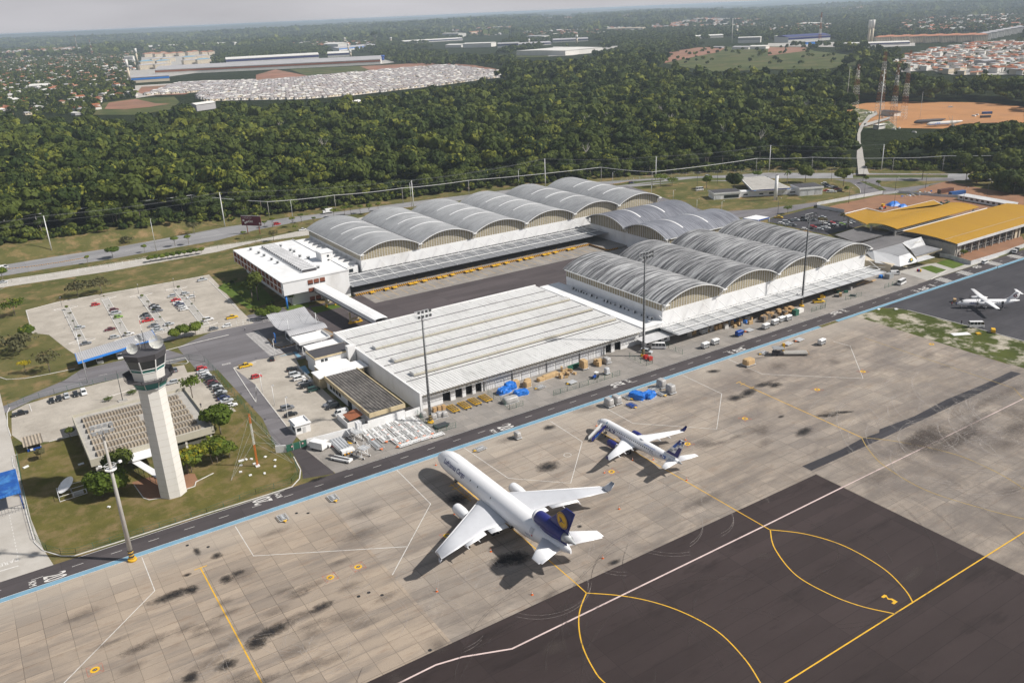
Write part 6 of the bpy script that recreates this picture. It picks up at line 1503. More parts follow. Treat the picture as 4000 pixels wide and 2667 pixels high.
def cars(lst,area,end,group,conv,ang=0,sub=None):
    """lst: (x, y, colour, kind[, angle]); labels count look-alikes from a named end"""
    tot={}
    for c in lst:tot[(c[2],c[3])]=tot.get((c[2],c[3]),0)+1
    seen={}
    for c in lst:
        key=(c[2],c[3]);i=seen.get(key,0);seen[key]=i+1
        lab=('%s %s %s' % (c[2],c[3],area)) if tot[key]==1 else ('%s %s %s from %s %s' % (ordn(i),c[2],c[3],end,area))
        a=c[4] if len(c)>4 else ang
        p=conv(c[0],c[1]);car(c[3],c[2],p[0],p[1],R_(a),lab,'pickup truck' if c[3]=='pickup' else ('van' if c[3] in ('van','minibus') else 'car'),group)
c01=lambda x,y:g(0,1,x,y+6);c02=lambda x,y:g(0,2,x,y+6);c12=lambda x,y:g(1,2,x,y+6)
cars([(880,1232,'red','hatchback'),(1580,1153,'silver','hatchback',180),(1617,1190,'red','sedan'),(1632,1215,'white','sedan'),(1648,1229,'navy blue','sedan'),(1660,1245,'grey','hatchback'),(1675,1259,'white','hatchback'),(1690,1276,'white','hatchback'),
      (1705,1130,'silver','hatchback'),(1755,1163,'white','hatchback',180),(1415,1243,'black','sedan'),(1425,1257,'silver','sedan'),(1440,1270,'black','hatchback'),(1453,1289,'grey','sedan'),(1330,1328,'black','hatchback',180),(1345,1347,'grey','hatchback',180),(1358,1378,'red','pickup',180),
      (1050,1280,'maroon','hatchback'),(1070,1310,'silver','suv'),(1090,1345,'green','hatchback'),(1410,1425,'grey','sedan',180),(1435,1449,'silver','hatchback',180),(1450,1469,'silver','sedan'),(1553,1412,'silver','sedan'),(735,1443,'silver','sedan'),(1010,1460,'maroon','sedan',180),(1055,1530,'silver','hatchback'),(1185,1503,'white','sedan'),
      (1915,1370,'white','suv'),(1965,1455,'grey','hatchback'),(2085,1428,'white','hatchback',180)],'in the tree-lined car park','the forest','cars in the tree-lined car park',c01,0)
cars([(1860,1005,'silver','pickup',8),(2133,1350,'yellow','pickup',0)],'by the office side of the tree-lined car park','the forest','pickups by the office',c01)
cars([(1853,252,'red','hatchback'),(1862,282,'silver','sedan'),(1877,301,'white','hatchback'),(1895,320,'silver','hatchback'),(1920,340,'black','sedan'),(1937,363,'black','hatchback'),(1953,382,'maroon','hatchback'),(1970,403,'black','sedan'),(1993,424,'silver','hatchback'),(2010,449,'black','hatchback'),(2028,474,'silver','sedan'),(2033,500,'black','hatchback'),(2053,524,'navy blue','sedan'),(2083,549,'silver','sedan'),(2122,592,'white','sedan')],
     'in the row along the green fence','the gate','row of cars along the green fence',c02)
cars([(1607,265,'grey','sedan',90),(1587,380,'silver','hatchback',180),(480,548,'black','sedan',-90),(547,532,'black','hatchback',-90),(615,508,'silver','hatchback',-90),(698,492,'black','hatchback',-90),(772,475,'white','suv',-90),(190,668,'black','pickup',0)],'behind the operations building','the far corner','cars behind the operations building',c02)
cars([(148,165,'black','hatchback',80),(330,262,'black','hatchback',0),(358,310,'silver','suv',0),(398,345,'white','suv',0),(450,383,'white','pickup',0),(463,415,'black','suv',0),(530,448,'dark green','suv',0),(685,580,'grey','pickup',180),(705,605,'black','suv',180),(785,665,'white','van',180),(290,617,'grey','suv',0),(322,675,'black','sedan',0),(5,328,'red','hatchback',0)],'in the staff car park by the annex','the gatehouse','cars in the staff car park',c12)
cars([(2258,228,'yellow','pickup',0)],'parked alone near the red hatchback at the staff car park kerb','x','cars in the staff car park',c02)
cars([(790,22,'grey','sedan')],'beside the long blue-edged toll canopy','x','cars by the toll canopy',c02)
k2=lambda x,y:at(2700+x/3.36,600+(y+6)/3.36)
cars([(1147,843,'yellow','pickup',-50),(1365,877,'silver','pickup',-50),(1293,893,'black','hatchback',-50),(1245,905,'silver','suv',-50),(1180,922,'white','hatchback',-50),(1275,945,'silver','hatchback',-50),(1330,945,'grey','suv',-50),(1485,855,'black','suv',-50),(1495,880,'black','pickup',-50),(1600,875,'grey','hatchback',-50),(1720,840,'silver','sedan',-50),
      (1730,925,'white','van',-50),(1775,935,'white','hatchback',-50),(1800,920,'black','sedan',-50),(1840,915,'red','sedan',-50),(1600,968,'red','hatchback',-50),(1570,985,'black','hatchback',-50),(1690,1000,'silver','hatchback',-50),(1735,982,'silver','hatchback',-50),(1775,980,'white','sedan',-50),(1820,968,'black','hatchback',-50),(1855,955,'black','sedan',-50),(1885,948,'silver','hatchback',-50),(1940,942,'grey','sedan',-50),(1975,933,'green','hatchback',-50),(2025,928,'silver','hatchback',-50),(2060,916,'white','sedan',-50),(2105,904,'silver','sedan',-50),(1490,998,'white','hatchback',-50)],
     'in the dark car park beside the old terminal','the approach road','cars in the dark terminal car park',k2)
cars([(1740,395,'white','hatchback',130),(1765,410,'black','hatchback',130),(1790,422,'black','sedan',130),(1815,432,'white','sedan',130),(1840,443,'white','hatchback',130),(1880,458,'black','suv',130),(1930,472,'maroon','pickup',130),(1770,492,'red','hatchback',130),(1815,508,'white','van',130),(1862,505,'white','sedan',130),(1940,497,'black','hatchback',130)],'on the plot behind the station workshop','the highway','cars behind the station workshop',k2)
cars([(110,480,'white','minibus',-20)],'on the paved plot beside the station shop','x','vehicles at the petrol station',k2)
cars([(220,300,'silver','suv',-20)],'driving on the highway before the petrol station','x','highway traffic',k2)
cars([(1095,113,'navy blue','hatchback',-15)],'turning off the highway behind the vaulted roofs','x','highway traffic',lambda x,y:g(2,1,x,y+5))
cars([(35,885,'white','van',-3)],'driving on the highway at the end of the striped kerb','x','highway traffic',lambda x,y:g(0,1,x,y+12));cars([(30,1025,'silver','sedan',0)],'on the slip road under a roadside tree','x','highway traffic',lambda x,y:g(0,1,x,y+6))
cars([(195,490,'red','suv',-3)],'driving on the highway past the billboard','x','highway traffic',lambda x,y:g(1,1,x,y+8));cars([(430,540,'white','pickup',-3)],'on the slip road beside the first vaulted roof','x','highway traffic',lambda x,y:g(1,1,x,y+10))
cars([(1235,92,'silver','suv',-60),(1345,52,'white','minibus',-40)],'parked by the light mast in the cargo yard','x','vehicles in the cargo yard',lambda x,y:g(2,2,x,y+14))
cars([(1225,1030,'white','minibus',10)],'beside the mesh cage past the canopy end','x','vans by the terminals',lambda x,y:g(3,1,x,y+12));cars([(1990,842,'white','suv',5)],'on the service road at the white hoarding','x','vans by the terminals',lambda x,y:g(3,1,x,y+10))
cars([(1165,942,'white','van',-35)],'with green rear at the old terminal wall','x','vans by the terminals',lambda x,y:g(3,1,x,y+12));cars([(1910,1425,'white','minibus',-38)],'at the grass edge near the turboprop','x','vans by the terminals',lambda x,y:g(3,1,x,y+12));cars([(465,1200,'yellow','pickup',-25)],'with mesh cage under the canopy end','x','vehicles in the cargo yard',lambda x,y:g(3,1,x,y+12))
def box_truck(x,y,a,label,open_=False,name='truck'):
    t=T(name,label,'truck',(x,y),a);m=MB();m.ob(2.6,0,.7,1.7,2.1,1.5,0,0,.9,.95);m.build('cab','car_white',t);m=MB();m.ob(3.42,0,1.3,.06,1.7,.7,0,0);m.build('windscreen','glass_dark',t)
    m=MB();m.box(-3.2,-.4,.55,3.3,.4,.8);m.build('chassis','dark_metal',t);m=MB()
    if open_:m.box(-3.3,-1.15,.9,1.6,1.15,1.1);m.box(-3.3,-1.15,1.1,1.6,-1.05,1.8);m.box(-3.3,1.05,1.1,1.6,1.15,1.8);m.box(-3.3,-1.05,1.1,-3.2,1.05,1.8);m.box(1.5,-1.05,1.1,1.6,1.05,1.8)
    else:m.box(-3.3,-1.15,.9,1.6,1.15,3.1)
    m.build('load_bed' if open_ else 'cargo_box','charcoal' if open_ else 'white_paint',t)
    for X in (2.4,-1.6,-2.5) if open_ else (2.4,-2.1):
        for Y in (-1,1):m=MB();m.cyl((X,Y-.15,.45),(X,Y+.15,.45),.45,n=14);m.build('wheel','rubber',t)
box_truck(*g(1,1,660,392),R_(176),'white box truck on the highway beyond the roadside trees');box_truck(*g(3,1,2270,752),R_(198),'white open tipper truck on the service road by the hoarding',True)

# ------------------------------------------------------------------ apron and yard equipment
def wheelset(t,xs,ys,r=.25,w=.15,mat='rubber'):
    for x in xs:
        for y in ys:m=MB();m.cyl((x,y-w/2,r),(x,y+w/2,r),r,n=10);m.build('wheel',mat,t)
def dolly(x,y,a,label,group,L=4.4,Wd=2.9,fm='pale_metal',tc_='orange_paint',slab=False,proto={}):
    key=(L,Wd,fm,tc_,slab)
    if key in proto:
        t=copy_tree(proto[key]);t.location=(x,y,0);t.rotation_euler=(0,0,a);t['label']=label
        if group:t['group']=group
        elif 'group' in t:del t['group']
        return t
    t=T('pallet_dolly',label,'dolly',(x,y),a,group);m=MB();l,w=L/2,Wd/2
    m.box(-l,-w,.42,l,-w+.16,.56);m.box(-l,w-.16,.42,l,w,.56);m.box(-l,-w+.16,.42,-l+.16,w-.16,.56);m.box(l-.16,-w+.16,.42,l,w-.16,.56)
    n=int(L/.75)
    for i in range(1,n):m.box(-l+L*i/n-.06,-w+.16,.43,-l+L*i/n+.06,w-.16,.53)
    for q in (-.33,.33):m.box(-l+.16,q*w*1.1-.06,.44,l-.16,q*w*1.1+.06,.57)
    if slab:m.box(-l+.1,-w+.1,.57,l-.1,w-.1,.63)
    else:m.box(-l*.7,-.28,.58,l*.7,.28,.6)
    m.build('frame',fm,t);m=MB();m.box(-l*.8,-w*.7,.3,l*.8,-w*.6,.42);m.box(-l*.8,w*.6,.3,l*.8,w*.7,.42);m.build('axle','dark_metal',t)
    wheelset(t,(-l*.7,l*.7),(-w*.75,w*.75),.2);m=MB();m.bar((l,0,.45),(l+.95,0,.3),.12);m.add([(l,-.6,.5),(l+.05,.6,.5),(l+.95,0,.4)],[(0,1,2)]);m.build('tow_bar',tc_,t);proto[key]=t;return t
kd=lambda x,y,z=0.:at(1140+x/3.564,1500+y/3.564,z)
tong=[(1078,705),(1190,680),(1293,640),(1402,605),(1518,572),(1628,538),(1745,512),(1253,740),(1355,705),(1482,668),(1590,635),(1702,595),(1818,570),(1145,775),(1327,800),(1427,770),(1548,730),(1667,695),(1778,655),(1897,635),(1515,825),(1623,790),(1740,750),(1858,722),(1965,690)]
for i,(x,y) in enumerate(tong):
    X,Y=kd(x,y,.5);dolly(X-.1,Y+2.7,-PI/2+rng.normal(0,.03),'empty white roller dolly with orange tow bar in the packed block before the annex wall','roller dollies packed before the annex wall',4.1,2.5,'white_paint')
for i,(x,y) in enumerate(((1475,880),(1620,830),(1772,785),(1935,745))):
    X,Y=kd(x,y,.5);dolly(X+2.7,Y+.6,PI,'%s pale dolly from the cargo jet in the roadside line of four' % ORD[i],'dollies along the roadside',4.2,2.2,'white_paint')
X,Y=kd(1275,905,.5);dolly(X-.3,Y+4.6,-PI/2,'long empty dolly with a tan centre strip beside the packed block',None,7.2,2.6)
APD=[(0,1,2,2060,980,'pale_metal','empty pallet dolly on the apron off the cargo jet nose'),(0,1,2,708,1430,'pale_metal','empty pallet dolly with a tan strip near the blue strip before the tower'),(0,1,3,245,45,'pale_metal','white slatted dolly lying on the apron before the tower lawn'),
       (0,2,2,1065,507,'pale_metal','white slatted dolly beside the blue tarpaulin load'),(0,2,2,1098,582,'blue_paint','dark blue empty dolly beside the blue tarpaulin load'),(0,2,2,1305,432,'pale_metal','white empty dolly behind the two wrapped loads'),(0,2,2,1370,475,'pale_metal','white empty dolly with yellow tow bar between tarpaulin and wrapped load'),(0,2,2,2310,100,'pale_metal','white slatted dolly beside the apron strip near the cargo loader'),
       (0,2,2,550,370,'slab','flat dolly with a dark deck inside the yard fence'),(0,2,2,260,415,'pale_metal','white slatted dolly beside the tan crates')]
for _,c,r,x,y,mt,lb in APD:
    X,Y=g(c,r,x,y,.5);dolly(X,Y,-PI/2 if 'tow' in lb or 'blue' in lb else PI+.1,lb,None,3.3,2.5,'pale_metal' if mt=='slab' else mt,'yellow_paint',mt=='slab')
fq=lambda x,y,z=0.:at(2500+x/3.618,1150+y/3.618,z);fr_=lambda x,y,z=0.:at(1750+x/3.136,1350+y/3.136,z)
for x,y,lb in ((2250,635,'pale flat dolly lying alone past the blue walkway strip'),(2090,690,'pale flat dolly beside the scissor cargo loader'),(1540,500,'flat dolly with a torn sheet near the blue baggage cart')):
    X,Y=fq(x,y,.5);dolly(X,Y,PI+.1,lb,None,3.6,2.6,'pale_metal','orange_paint',True)
def load(x,y,a,L,Wd,H,mat,label,name='wrapped_cargo',cat='cargo',group=None,taper=.9,ondolly=True,z=0,jit=.06):
    """cargo unit: a slumped wrapped block, on its own pallet"""
    r_=random.Random(int(x*10+y*77));jit=.3 if mat=='tarp' else (.02 if mat=='carton' else jit);zb=z+(.62 if ondolly else .12)
    t=T(name,label,cat,(x,y,0),a,group);m=MB();rings=[]
    for f_,k_ in ((0,1),(.35,1.0),(.75,.98),(.94,taper),(1.0,taper*.8)):
        R2=[]
        for i in range(20):
            q=2*PI*i/20;c_,s_=math.cos(q),math.sin(q);p=30 if mat=='carton' else 9;rr=(abs(c_)**p+abs(s_)**p)**(-1/p);j=1+r_.uniform(-jit,jit)*.5
            R2.append((c_*rr*L/2*k_*j,s_*rr*Wd/2*k_*j,zb+H*f_*(1+r_.uniform(-jit,jit)*.4*(f_>.5))))
        rings.append(R2)
    m.loft(rings,0,mat=='silver_wrap');m.build('load',mat,t);m=MB();m.box(-L/2-.08,-Wd/2-.08,zb-.12,L/2+.08,Wd/2+.08,zb);m.build('pallet','pale_metal',t)
    return t
def put(lst,conv):
    for x,y,a,L,Wd,H,mat,lb,nm,cat,on in lst:
        X,Y=conv(x,y,.6 if on else 0);load(X,Y,R_(a),L,Wd,H,mat,lb,nm,cat,None,.9,on)
        if on:dolly(X,Y,R_(a),'dolly under the '+lb[:60].replace('loaded ',''),None,L+.4,Wd+.2,'pale_metal','yellow_paint')
put([(890,580,90,3.1,2.4,2.3,'silver_wrap','tall grey plastic wrapped load next to its twin near the twin jet','wrapped_cargo','cargo',True),(960,555,90,3.1,2.4,2.3,'silver_wrap','grey wrapped load further from the twin jet nose of the pair','wrapped_cargo','cargo',True),
     (1370,410,90,3.0,2.5,2.6,'silver_wrap','grey wrapped load nearest the service road by the tarpaulin','wrapped_cargo','cargo',True),(1455,460,90,3.0,2.5,2.6,'silver_wrap','dome topped grey wrapped load at the end of the tarpaulin group','wrapped_cargo','cargo',True),
     (2172,205,0,4.2,2.9,2.0,'carton','square tan load with a yellow band standing alone on the apron','boxed_cargo','cargo',True),(50,875,90,2.2,1.7,1.7,'silver_wrap','small silver container on a dolly at the blue strip','cargo_container','cargo',True)],lambda x,y,z=0.:g(2,2,x,y,z))
put([(1660,265,90,3.0,2.4,3.0,'carton','tall brown netted load by the green frames','netted_cargo','cargo',True),(1945,195,90,2.8,2.2,1.7,'silver_wrap','netted grey load on a dolly at the far yard doors','netted_cargo','cargo',True),(1945,330,90,1.7,1.7,1.9,'pale_metal','pale square container inside the yard fence by the tractor','cargo_container','cargo',True),
     (765,690,0,5.4,2.6,1.9,'silver_wrap','long grey wrapped load behind the short yard fence','wrapped_cargo','cargo',False),(690,575,10,5.0,3.0,1.8,'tarp','cargo under a wide blue tarpaulin by the warehouse wall','tarpaulin_load','cargo',False),(765,530,0,4.4,2.8,2.3,'tarp','taller cargo under blue tarpaulin against the roller doors','tarpaulin_load','cargo',False),(890,600,-10,5.0,2.6,1.6,'tarp','cargo under a crumpled blue tarpaulin nearest the road','tarpaulin_load','cargo',False),
     (830,500,0,2.4,2.2,2.3,'carton','large tan crate beside the blue tarpaulins','crate','crate',False),(975,470,0,2.2,2.0,1.9,'carton','tan crate behind the pair of stacked crates','crate','crate',False),(970,500,0,2.4,2.2,2.0,'carton','tan crate nearest the slatted dolly','crate','crate',False),
     (1230,400,0,5.2,1.8,1.5,'carton','long low stack of cartons against the warehouse wall','carton_stack','cargo',False),(1300,370,0,3.2,1.8,1.4,'carton','short stack of cartons next to the long one','carton_stack','cargo',False),(1135,430,0,2.6,2.0,1.2,'carton','low carton pallet between the crates and the long stack','carton_stack','cargo',False)],fr_)
X,Y=g(2,2,1150,520);
load(X,Y,R_(15),3.2,5.2,1.9,'tarp','near half of the blue tarpaulin load on the apron','tarpaulin_load','cargo',None,.9,False);X,Y=g(2,2,1260,510);load(X,Y,R_(10),4.0,3.2,1.8,'tarp','far half of the blue tarpaulin load on the apron','tarpaulin_load','cargo',None,.9,False)
rv=random.Random(11)
for i in range(16): # broken cartons
    X,Y=fr_(rv.uniform(1380,1560),rv.uniform(300,400));m=MB();m.ob(0,0,0,rv.uniform(.6,1.5),rv.uniform(.4,1.1),rv.uniform(.5,1.8),rv.uniform(0,3),0,rv.uniform(.8,1));o=m.build('broken_carton',rv.choice(('carton','wood','carton')));o.location=(X,Y,0);tag(o,'broken brown carton in the heap by the warehouse roller doors','carton','broken cartons in the heap')
m=MB()
for i in range(22):a_=rv.uniform(-.5,.5);m.bar((-3.4*math.cos(a_),-.8+i*.07,.3+i*.05),(3.4*math.cos(a_),-.9+i*.08,.4+i*.055),.08)
o=m.build('steel_frame_stack','green_steel');o.location=(*fr_(1560,275),0);tag(o,'stack of dark green steel frames against the warehouse wall','frames')
for i in range(5):
    X,Y=fr_(1800+rv.uniform(-60,60),235+rv.uniform(-25,15));m=MB();m.ob(0,0,0,1.6,1.3,rv.uniform(.8,2.4),rv.uniform(0,.5));o=m.build('crate','carton');o.location=(X,Y,0);tag(o,'brown crate in the small group near the far yard doors','crate','crates near the far yard doors')
for i in range(9):
    X,Y=at(1140+(1990+i%3*62)/3.564,1500+(385-(i//3)*4-(i%3)*16)/3.564);m=MB()
    for q in range(3):m.box(-.6,-.5,q*.16,.6,.5,q*.16+.12)
    o=m.build('wooden_pallet','wood');o.location=(X,Y,.5*(i//3));tag(o,'pale wooden pallets stacked by the first warehouse doorway','pallet','wooden pallets by the first doorway')
put([(1835,450,0,1.8,1.8,1.6,'silver_wrap','silver cargo container before the tall mast foot','cargo_container','cargo',False),(1975,485,0,2.0,1.7,1.7,'silver_wrap','silver cargo container just past the tall mast foot','cargo_container','cargo',False),(2050,455,0,2.0,1.7,1.7,'silver_wrap','silver cargo container between two others at the mast','cargo_container','cargo',False),(2125,445,0,1.9,1.7,1.6,'silver_wrap','silver cargo container nearest the wooden pallets','cargo_container','cargo',False)],lambda x,y,z=0.:kd(x,y,z))
X,Y=kd(2080,590);dolly(X,Y,0,'dark flat dolly with blue rollers inside the fence corner',None,4.6,3.0,'dark_metal','dark_metal',True)
# under the long canopy: baggage carts and heaps
def bag_cart(x,y,a,label,top='white_paint',body='pale_metal',group=None):
    t=T('baggage_cart',label,'baggage cart',(x,y),a,group);m=MB();m.loft([[(-1.6,-.95,2.0),(1.6,-.95,2.0),(1.6,.95,2.0),(-1.6,.95,2.0)],[(-1.5,-.6,2.3),(1.5,-.6,2.3),(1.5,.6,2.3),(-1.5,.6,2.3)]],0,False);m.build('roof',top,t)
    m=MB();m.box(-1.5,-.85,.6,1.5,.85,.75);m.box(-1.5,.8,.75,1.5,.85,2.0)
    for x_ in (-1.5,-.5,.5,1.45):m.box(x_,-.87,.75,x_+.08,-.8,2.0)
    for z_ in (1.1,1.5,1.85):m.box(-1.5,-.86,z_,1.5,-.82,z_+.1)
    m.box(-1.5,-.8,.75,-1.45,.8,2.0);m.box(1.45,-.8,.75,1.5,.8,2.0);m.build('body',body,t);wheelset(t,(-1.1,1.1),(-.75,.75),.3,.16);m=MB();m.bar((1.5,0,.5),(2.5,0,.35),.1);m.build('tow_bar','yellow_paint',t)
for x,y,mt,lb in ((930,760,'white_paint','white roofed baggage cart nearest the road, with slatted yellow sides'),(1070,710,'white_paint','taller white slatted baggage cart behind the yellow one'),(905,560,'grey_metal','grey roofed baggage cart under the long canopy edge'),(1410,590,'blue_paint','dark blue baggage cart standing alone'),(1785,490,'white_paint','first white baggage cart of the train of four'),(1915,430,'white_paint','second white baggage cart of the train of four'),(2005,390,'white_paint','third white baggage cart of the train of four'),(2100,370,'white_paint','last white baggage cart of the train of four')):
    X,Y=fq(x,y,0);bag_cart(X,Y+.4,0.05,lb,mt,'blue_paint' if mt=='blue_paint' else 'pale_metal')
X,Y=g(3,2,490,30);bag_cart(X,Y,.1,'small pale baggage cart alone on the far apron');X,Y=g(3,1,500,1555);
for i in range(62):
    f_=rv.random();x=620+f_*950;y=np.interp(x,[620,1570],[600,400])+rv.uniform(-50,20)-30*rv.random();X,Y=fq(x,y);m=MB();m.ob(0,0,0,rv.uniform(.9,2.2),rv.uniform(.8,1.7),rv.uniform(.7,2.2),rv.uniform(0,3),0,rv.uniform(.7,.95))
    o=m.build('cargo_heap',rv.choice(('silver_wrap','carton','silver_wrap','concrete','carton','farwhite','tarp' if i%5==0 else 'wood')));o.location=(X,Y,0);tag(o,'wrapped cargo bundle in the crowded line under the long canopy','cargo','cargo bundles under the long canopy')
for i in range(46):
    x=rv.uniform(1720,2150);y=np.interp(x,[1720,2150],[350,215])+rv.uniform(-25,60)*.8;X,Y=fq(x,y);hgt_=rv.uniform(1.2,2.6);m=MB()
    for q in range(int(hgt_/.3)):m.box(-.95,-.8,q*.3,.95,.8,q*.3+.2)
    o=m.build('stacked_pallets','wood' if i%3 else 'trunk');o.location=(X,Y,0);o.rotation_euler=(0,0,rv.uniform(-.2,.2));tag(o,'stack of dark weathered pallets under the far part of the canopy','pallet stack','pallet stacks under the canopy')
for i in range(18):
    X,Y=g(3,1,rv.uniform(470,780),rv.uniform(1080,1180));m=MB();m.ob(0,0,0,rv.uniform(1,2.4),rv.uniform(.8,1.6),rv.uniform(.6,1.8),rv.uniform(0,3));o=m.build('cargo_heap',rv.choice(('charcoal','yellow_paint','dark_metal','silver_wrap','carton','green'if 0 else 'green_steel')));o.location=(X,Y,0);tag(o,'dark cargo bundle beyond the yellow pickup under the canopy','cargo','cargo bundles beyond the yellow pickup')
t=T('rubbish_skips','red waste skip inside the fence at the light mast foot','skip',fq(80,905));m=MB();m.ob(0,0,.1,1.6,1.2,1.2,0,0,1.05);m.build('bin','red_paint',t);m=MB();m.ob(0,0,1.3,1.7,1.3,.12);m.build('lid','red_paint',t);t.name='waste_skip'
t2=copy_tree(t);t2.location=(*fq(140,930),0);t2['label']='red waste skip nearest the road in the fenced corner'
for i,(c_,dx) in enumerate((('red_paint',0),('blue_paint',1.0),('yellow_paint',2.0))):
    X,Y=g(3,1,1372+i*14,925+i*2);m=MB();m.cyl((0,0,0),(0,0,1.1),.38,n=10);o=m.build('recycling_bin',c_);o.location=(X,Y,0);tag(o,'%s recycling bin before the terminal lawn' % ('red','blue','yellow')[i],'bin')
# tow tractor
t=T('tow_tractor','blue tractor with a white sun roof inside the yard fence','tractor',g(2,2,768,335),R_(200));m=MB();m.ob(.8,0,.6,1.7,.7,.7,0,0,.9);m.build('bonnet','blue_paint',t);m=MB();m.ob(-.5,0,2.0,1.3,1.3,.1)
for a_ in (-1.0,0):
    for b_ in (-.55,.55):m.bar((a_,b_,.9),(a_,b_,2.0),.06)
m.build('sun_roof','white_paint',t);m=MB();m.ob(-.5,0,.6,1.2,.8,.4);m.build('seat','charcoal',t)
for x_,r_ in ((1.2,.35),(-.6,.62)):
    for y_ in (-.65,.65):m=MB();m.cyl((x_,y_-.14,r_),(x_,y_+.14,r_),r_,n=14);m.build('wheel','rubber',t)
# cones
CONE=None
for c,r,x,y in ((1,2,1652,1130),(2,2,775,770),(2,2,895,955),(2,2,1012,912),(2,2,1107,1085),(2,2,1297,1080),(2,2,1592,898),(2,2,847,1200),(2,2,1603,1268),(2,2,983,1532),(2,3,833,418),(2,3,185,752),(1,3,1661,722),(1,3,2157,355),(1,2,2345-522,1600-22)):
    X,Y=g(c,r,x,y+5)
    if CONE is None:
        CONE=T('traffic_cone','orange and white traffic cone standing on the apron near the parked jets','traffic cone',(X,Y),0,'traffic cones around the jets');m=MB();m.box(-.28,-.28,0,.28,.28,.05);m.cyl((0,0,.05),(0,0,.36),.2,.13,n=10);m.cyl((0,0,.62),(0,0,.95),.08,.03,n=10);m.build('cone','orange_paint',CONE);m=MB();m.cyl((0,0,.36),(0,0,.62),.13,.08,n=10);m.build('reflective_band','white_paint',CONE)
    else:t_=copy_tree(CONE);t_.location=(X,Y,0)
# ground equipment parked west of the dollies
t=T('service_trailer','white boxy service trailer by the green gate','trailer',kd(375,900),R_(-60));m=MB();m.box(-2.4,-1.2,.5,2.4,1.2,2.7);m.build('body','white_paint',t);wheelset(t,(-1.5,1.5),(-1.1,1.1),.35);m=MB();m.bar((2.4,0,.6),(3.4,0,.5),.1);m.build('tow_bar','dark_metal',t)
t=T('pushback_tug','small white tug with an open cab beside the white trailer','tug',kd(485,865),R_(-60));m=MB();m.ob(0,0,.4,3.4,1.6,.7,0,0,.95);m.build('body','white_paint',t);m=MB();m.ob(-.3,0,1.9,1.3,1.3,.1)
for a_ in (-.8,.2):
    for b_ in (-.5,.5):m.bar((a_,b_,1.1),(a_,b_,1.9),.07)
m.build('cab_frame','white_paint',t);wheelset(t,(-1.1,1.1),(-.75,.75),.35);m=MB();m.bar((1.7,0,.5),(2.9,0,.3),.12);m.build('tow_bar','red_paint',t)
t=T('cargo_loader','big white cargo loader with a roller deck and hazard striped bumper','cargo loader',kd(700,890),-PI/2);m=MB();m.box(-5.2,-2.0,1.0,4.6,2.0,1.25)
for i in range(4):m.box(-5.1,-1.7+i*.95,1.25,4.4,-1.2+i*.95,1.42)
m.build('roller_deck','pale_metal',t);m=MB();m.box(-5.2,-2.0,.45,4.6,-1.8,1.0);m.box(-5.2,1.8,.45,4.6,2.0,1.0);m.box(3.6,-2.0,.4,5.4,2.0,1.6);m.build('body','white_paint',t);m=MB();m.box(5.4,-1.9,.35,5.5,1.9,.85);m.build('bumper','hazard',t);m=MB();m.bar((-.5,2.1,1.4),(2.5,2.4,1.9),.2);m.bar((2.5,2.4,1.9),(2.5,1.2,2.4),.2);m.build('handrail','yellow_paint',t);wheelset(t,(-3.5,3.5),(-1.7,1.7),.45,.3)
t=T('belt_loader','low white belt loader with a black conveyor, parked by the asphalt driveway','belt loader',kd(670,1060),R_(-58));m=MB();m.add([(-3.8,-.5,1.2),(3.8,-.5,.75),(3.8,.5,.75),(-3.8,.5,1.2),(-3.8,-.5,1.05),(3.8,-.5,.6),(3.8,.5,.6),(-3.8,.5,1.05)],[(0,1,2,3),(7,6,5,4),(0,4,5,1),(2,6,7,3),(1,5,6,2),(3,7,4,0)]);m.build('conveyor','charcoal',t);m=MB();m.box(-2.6,-.95,.4,3.4,-.55,.95);m.box(-2.6,.55,.4,3.4,.95,.95);m.box(3.4,-1,.4,4.0,1,1.0);m.build('body','white_paint',t);wheelset(t,(-1.8,2.6),(-.9,.9),.32)
def lift_stairs(x,y,a,label):
    t=T('service_platform',label,'service platform',(x,y),a);m=MB()
    for s_ in (-1.2,1.2):m.bar((-3,s_,.5),(3,s_,.5),.2);m.bar((-2.6,s_,.5),(1.6,s_,3.2),.18);m.bar((1.6,s_,.5),(-2.6,s_,3.0),.12);m.bar((1.8,s_,.5),(1.8,s_,3.2),.14)
    m.build('lift_frame','white_paint',t);m=MB();m.box(.2,-1.3,3.2,3.2,1.3,3.35);m.build('deck','pale_metal',t);m=MB()
    for q in ((.2,-1.3),(3.2,-1.3),(3.2,1.3),(.2,1.3),(1.7,-1.3),(1.7,1.3)):m.bar((*q,3.35),(*q,4.4),.06)
    for z_ in (3.9,4.4):m.bar((.2,-1.3,z_),(3.2,-1.3,z_),.06);m.bar((3.2,-1.3,z_),(3.2,1.3,z_),.06);m.bar((.2,1.3,z_),(3.2,1.3,z_),.06)
    m.build('railing','white_paint',t);m=MB();m.loft([[(-3.2,-.7,.4),(-3.2,.7,.4),(-3.0,.7,.4),(-3.0,-.7,.4)],[(0,-.7,3.0),(0,.7,3.0),(.2,.7,3.2),(.2,-.7,3.2)]],0,False);m.build('stairway','pale_metal',t);wheelset(t,(-2.4,2.4),(-1.3,1.3),.35)
lift_stairs(*kd(880,770),R_(-80),'white service platform with a box cabin nearest the boundary wall');lift_stairs(*kd(960,1000),R_(-70),'white scissor service platform between the loader and the dollies')
t=T('cabin_stairs','white covered stair cabin standing against the boundary wall','stairs',kd(945,735));m=MB();m.box(-.8,-.8,3.0,.9,.9,5.2);m.build('cabin','white_sheet',t);m=MB()
for a_,b_ in ((-.7,-.7),(.8,-.7),(.8,.8),(-.7,.8)):m.bar((a_*1.4,b_*1.4,0),(a_,b_,3),.12)
m.build('frame','white_paint',t)
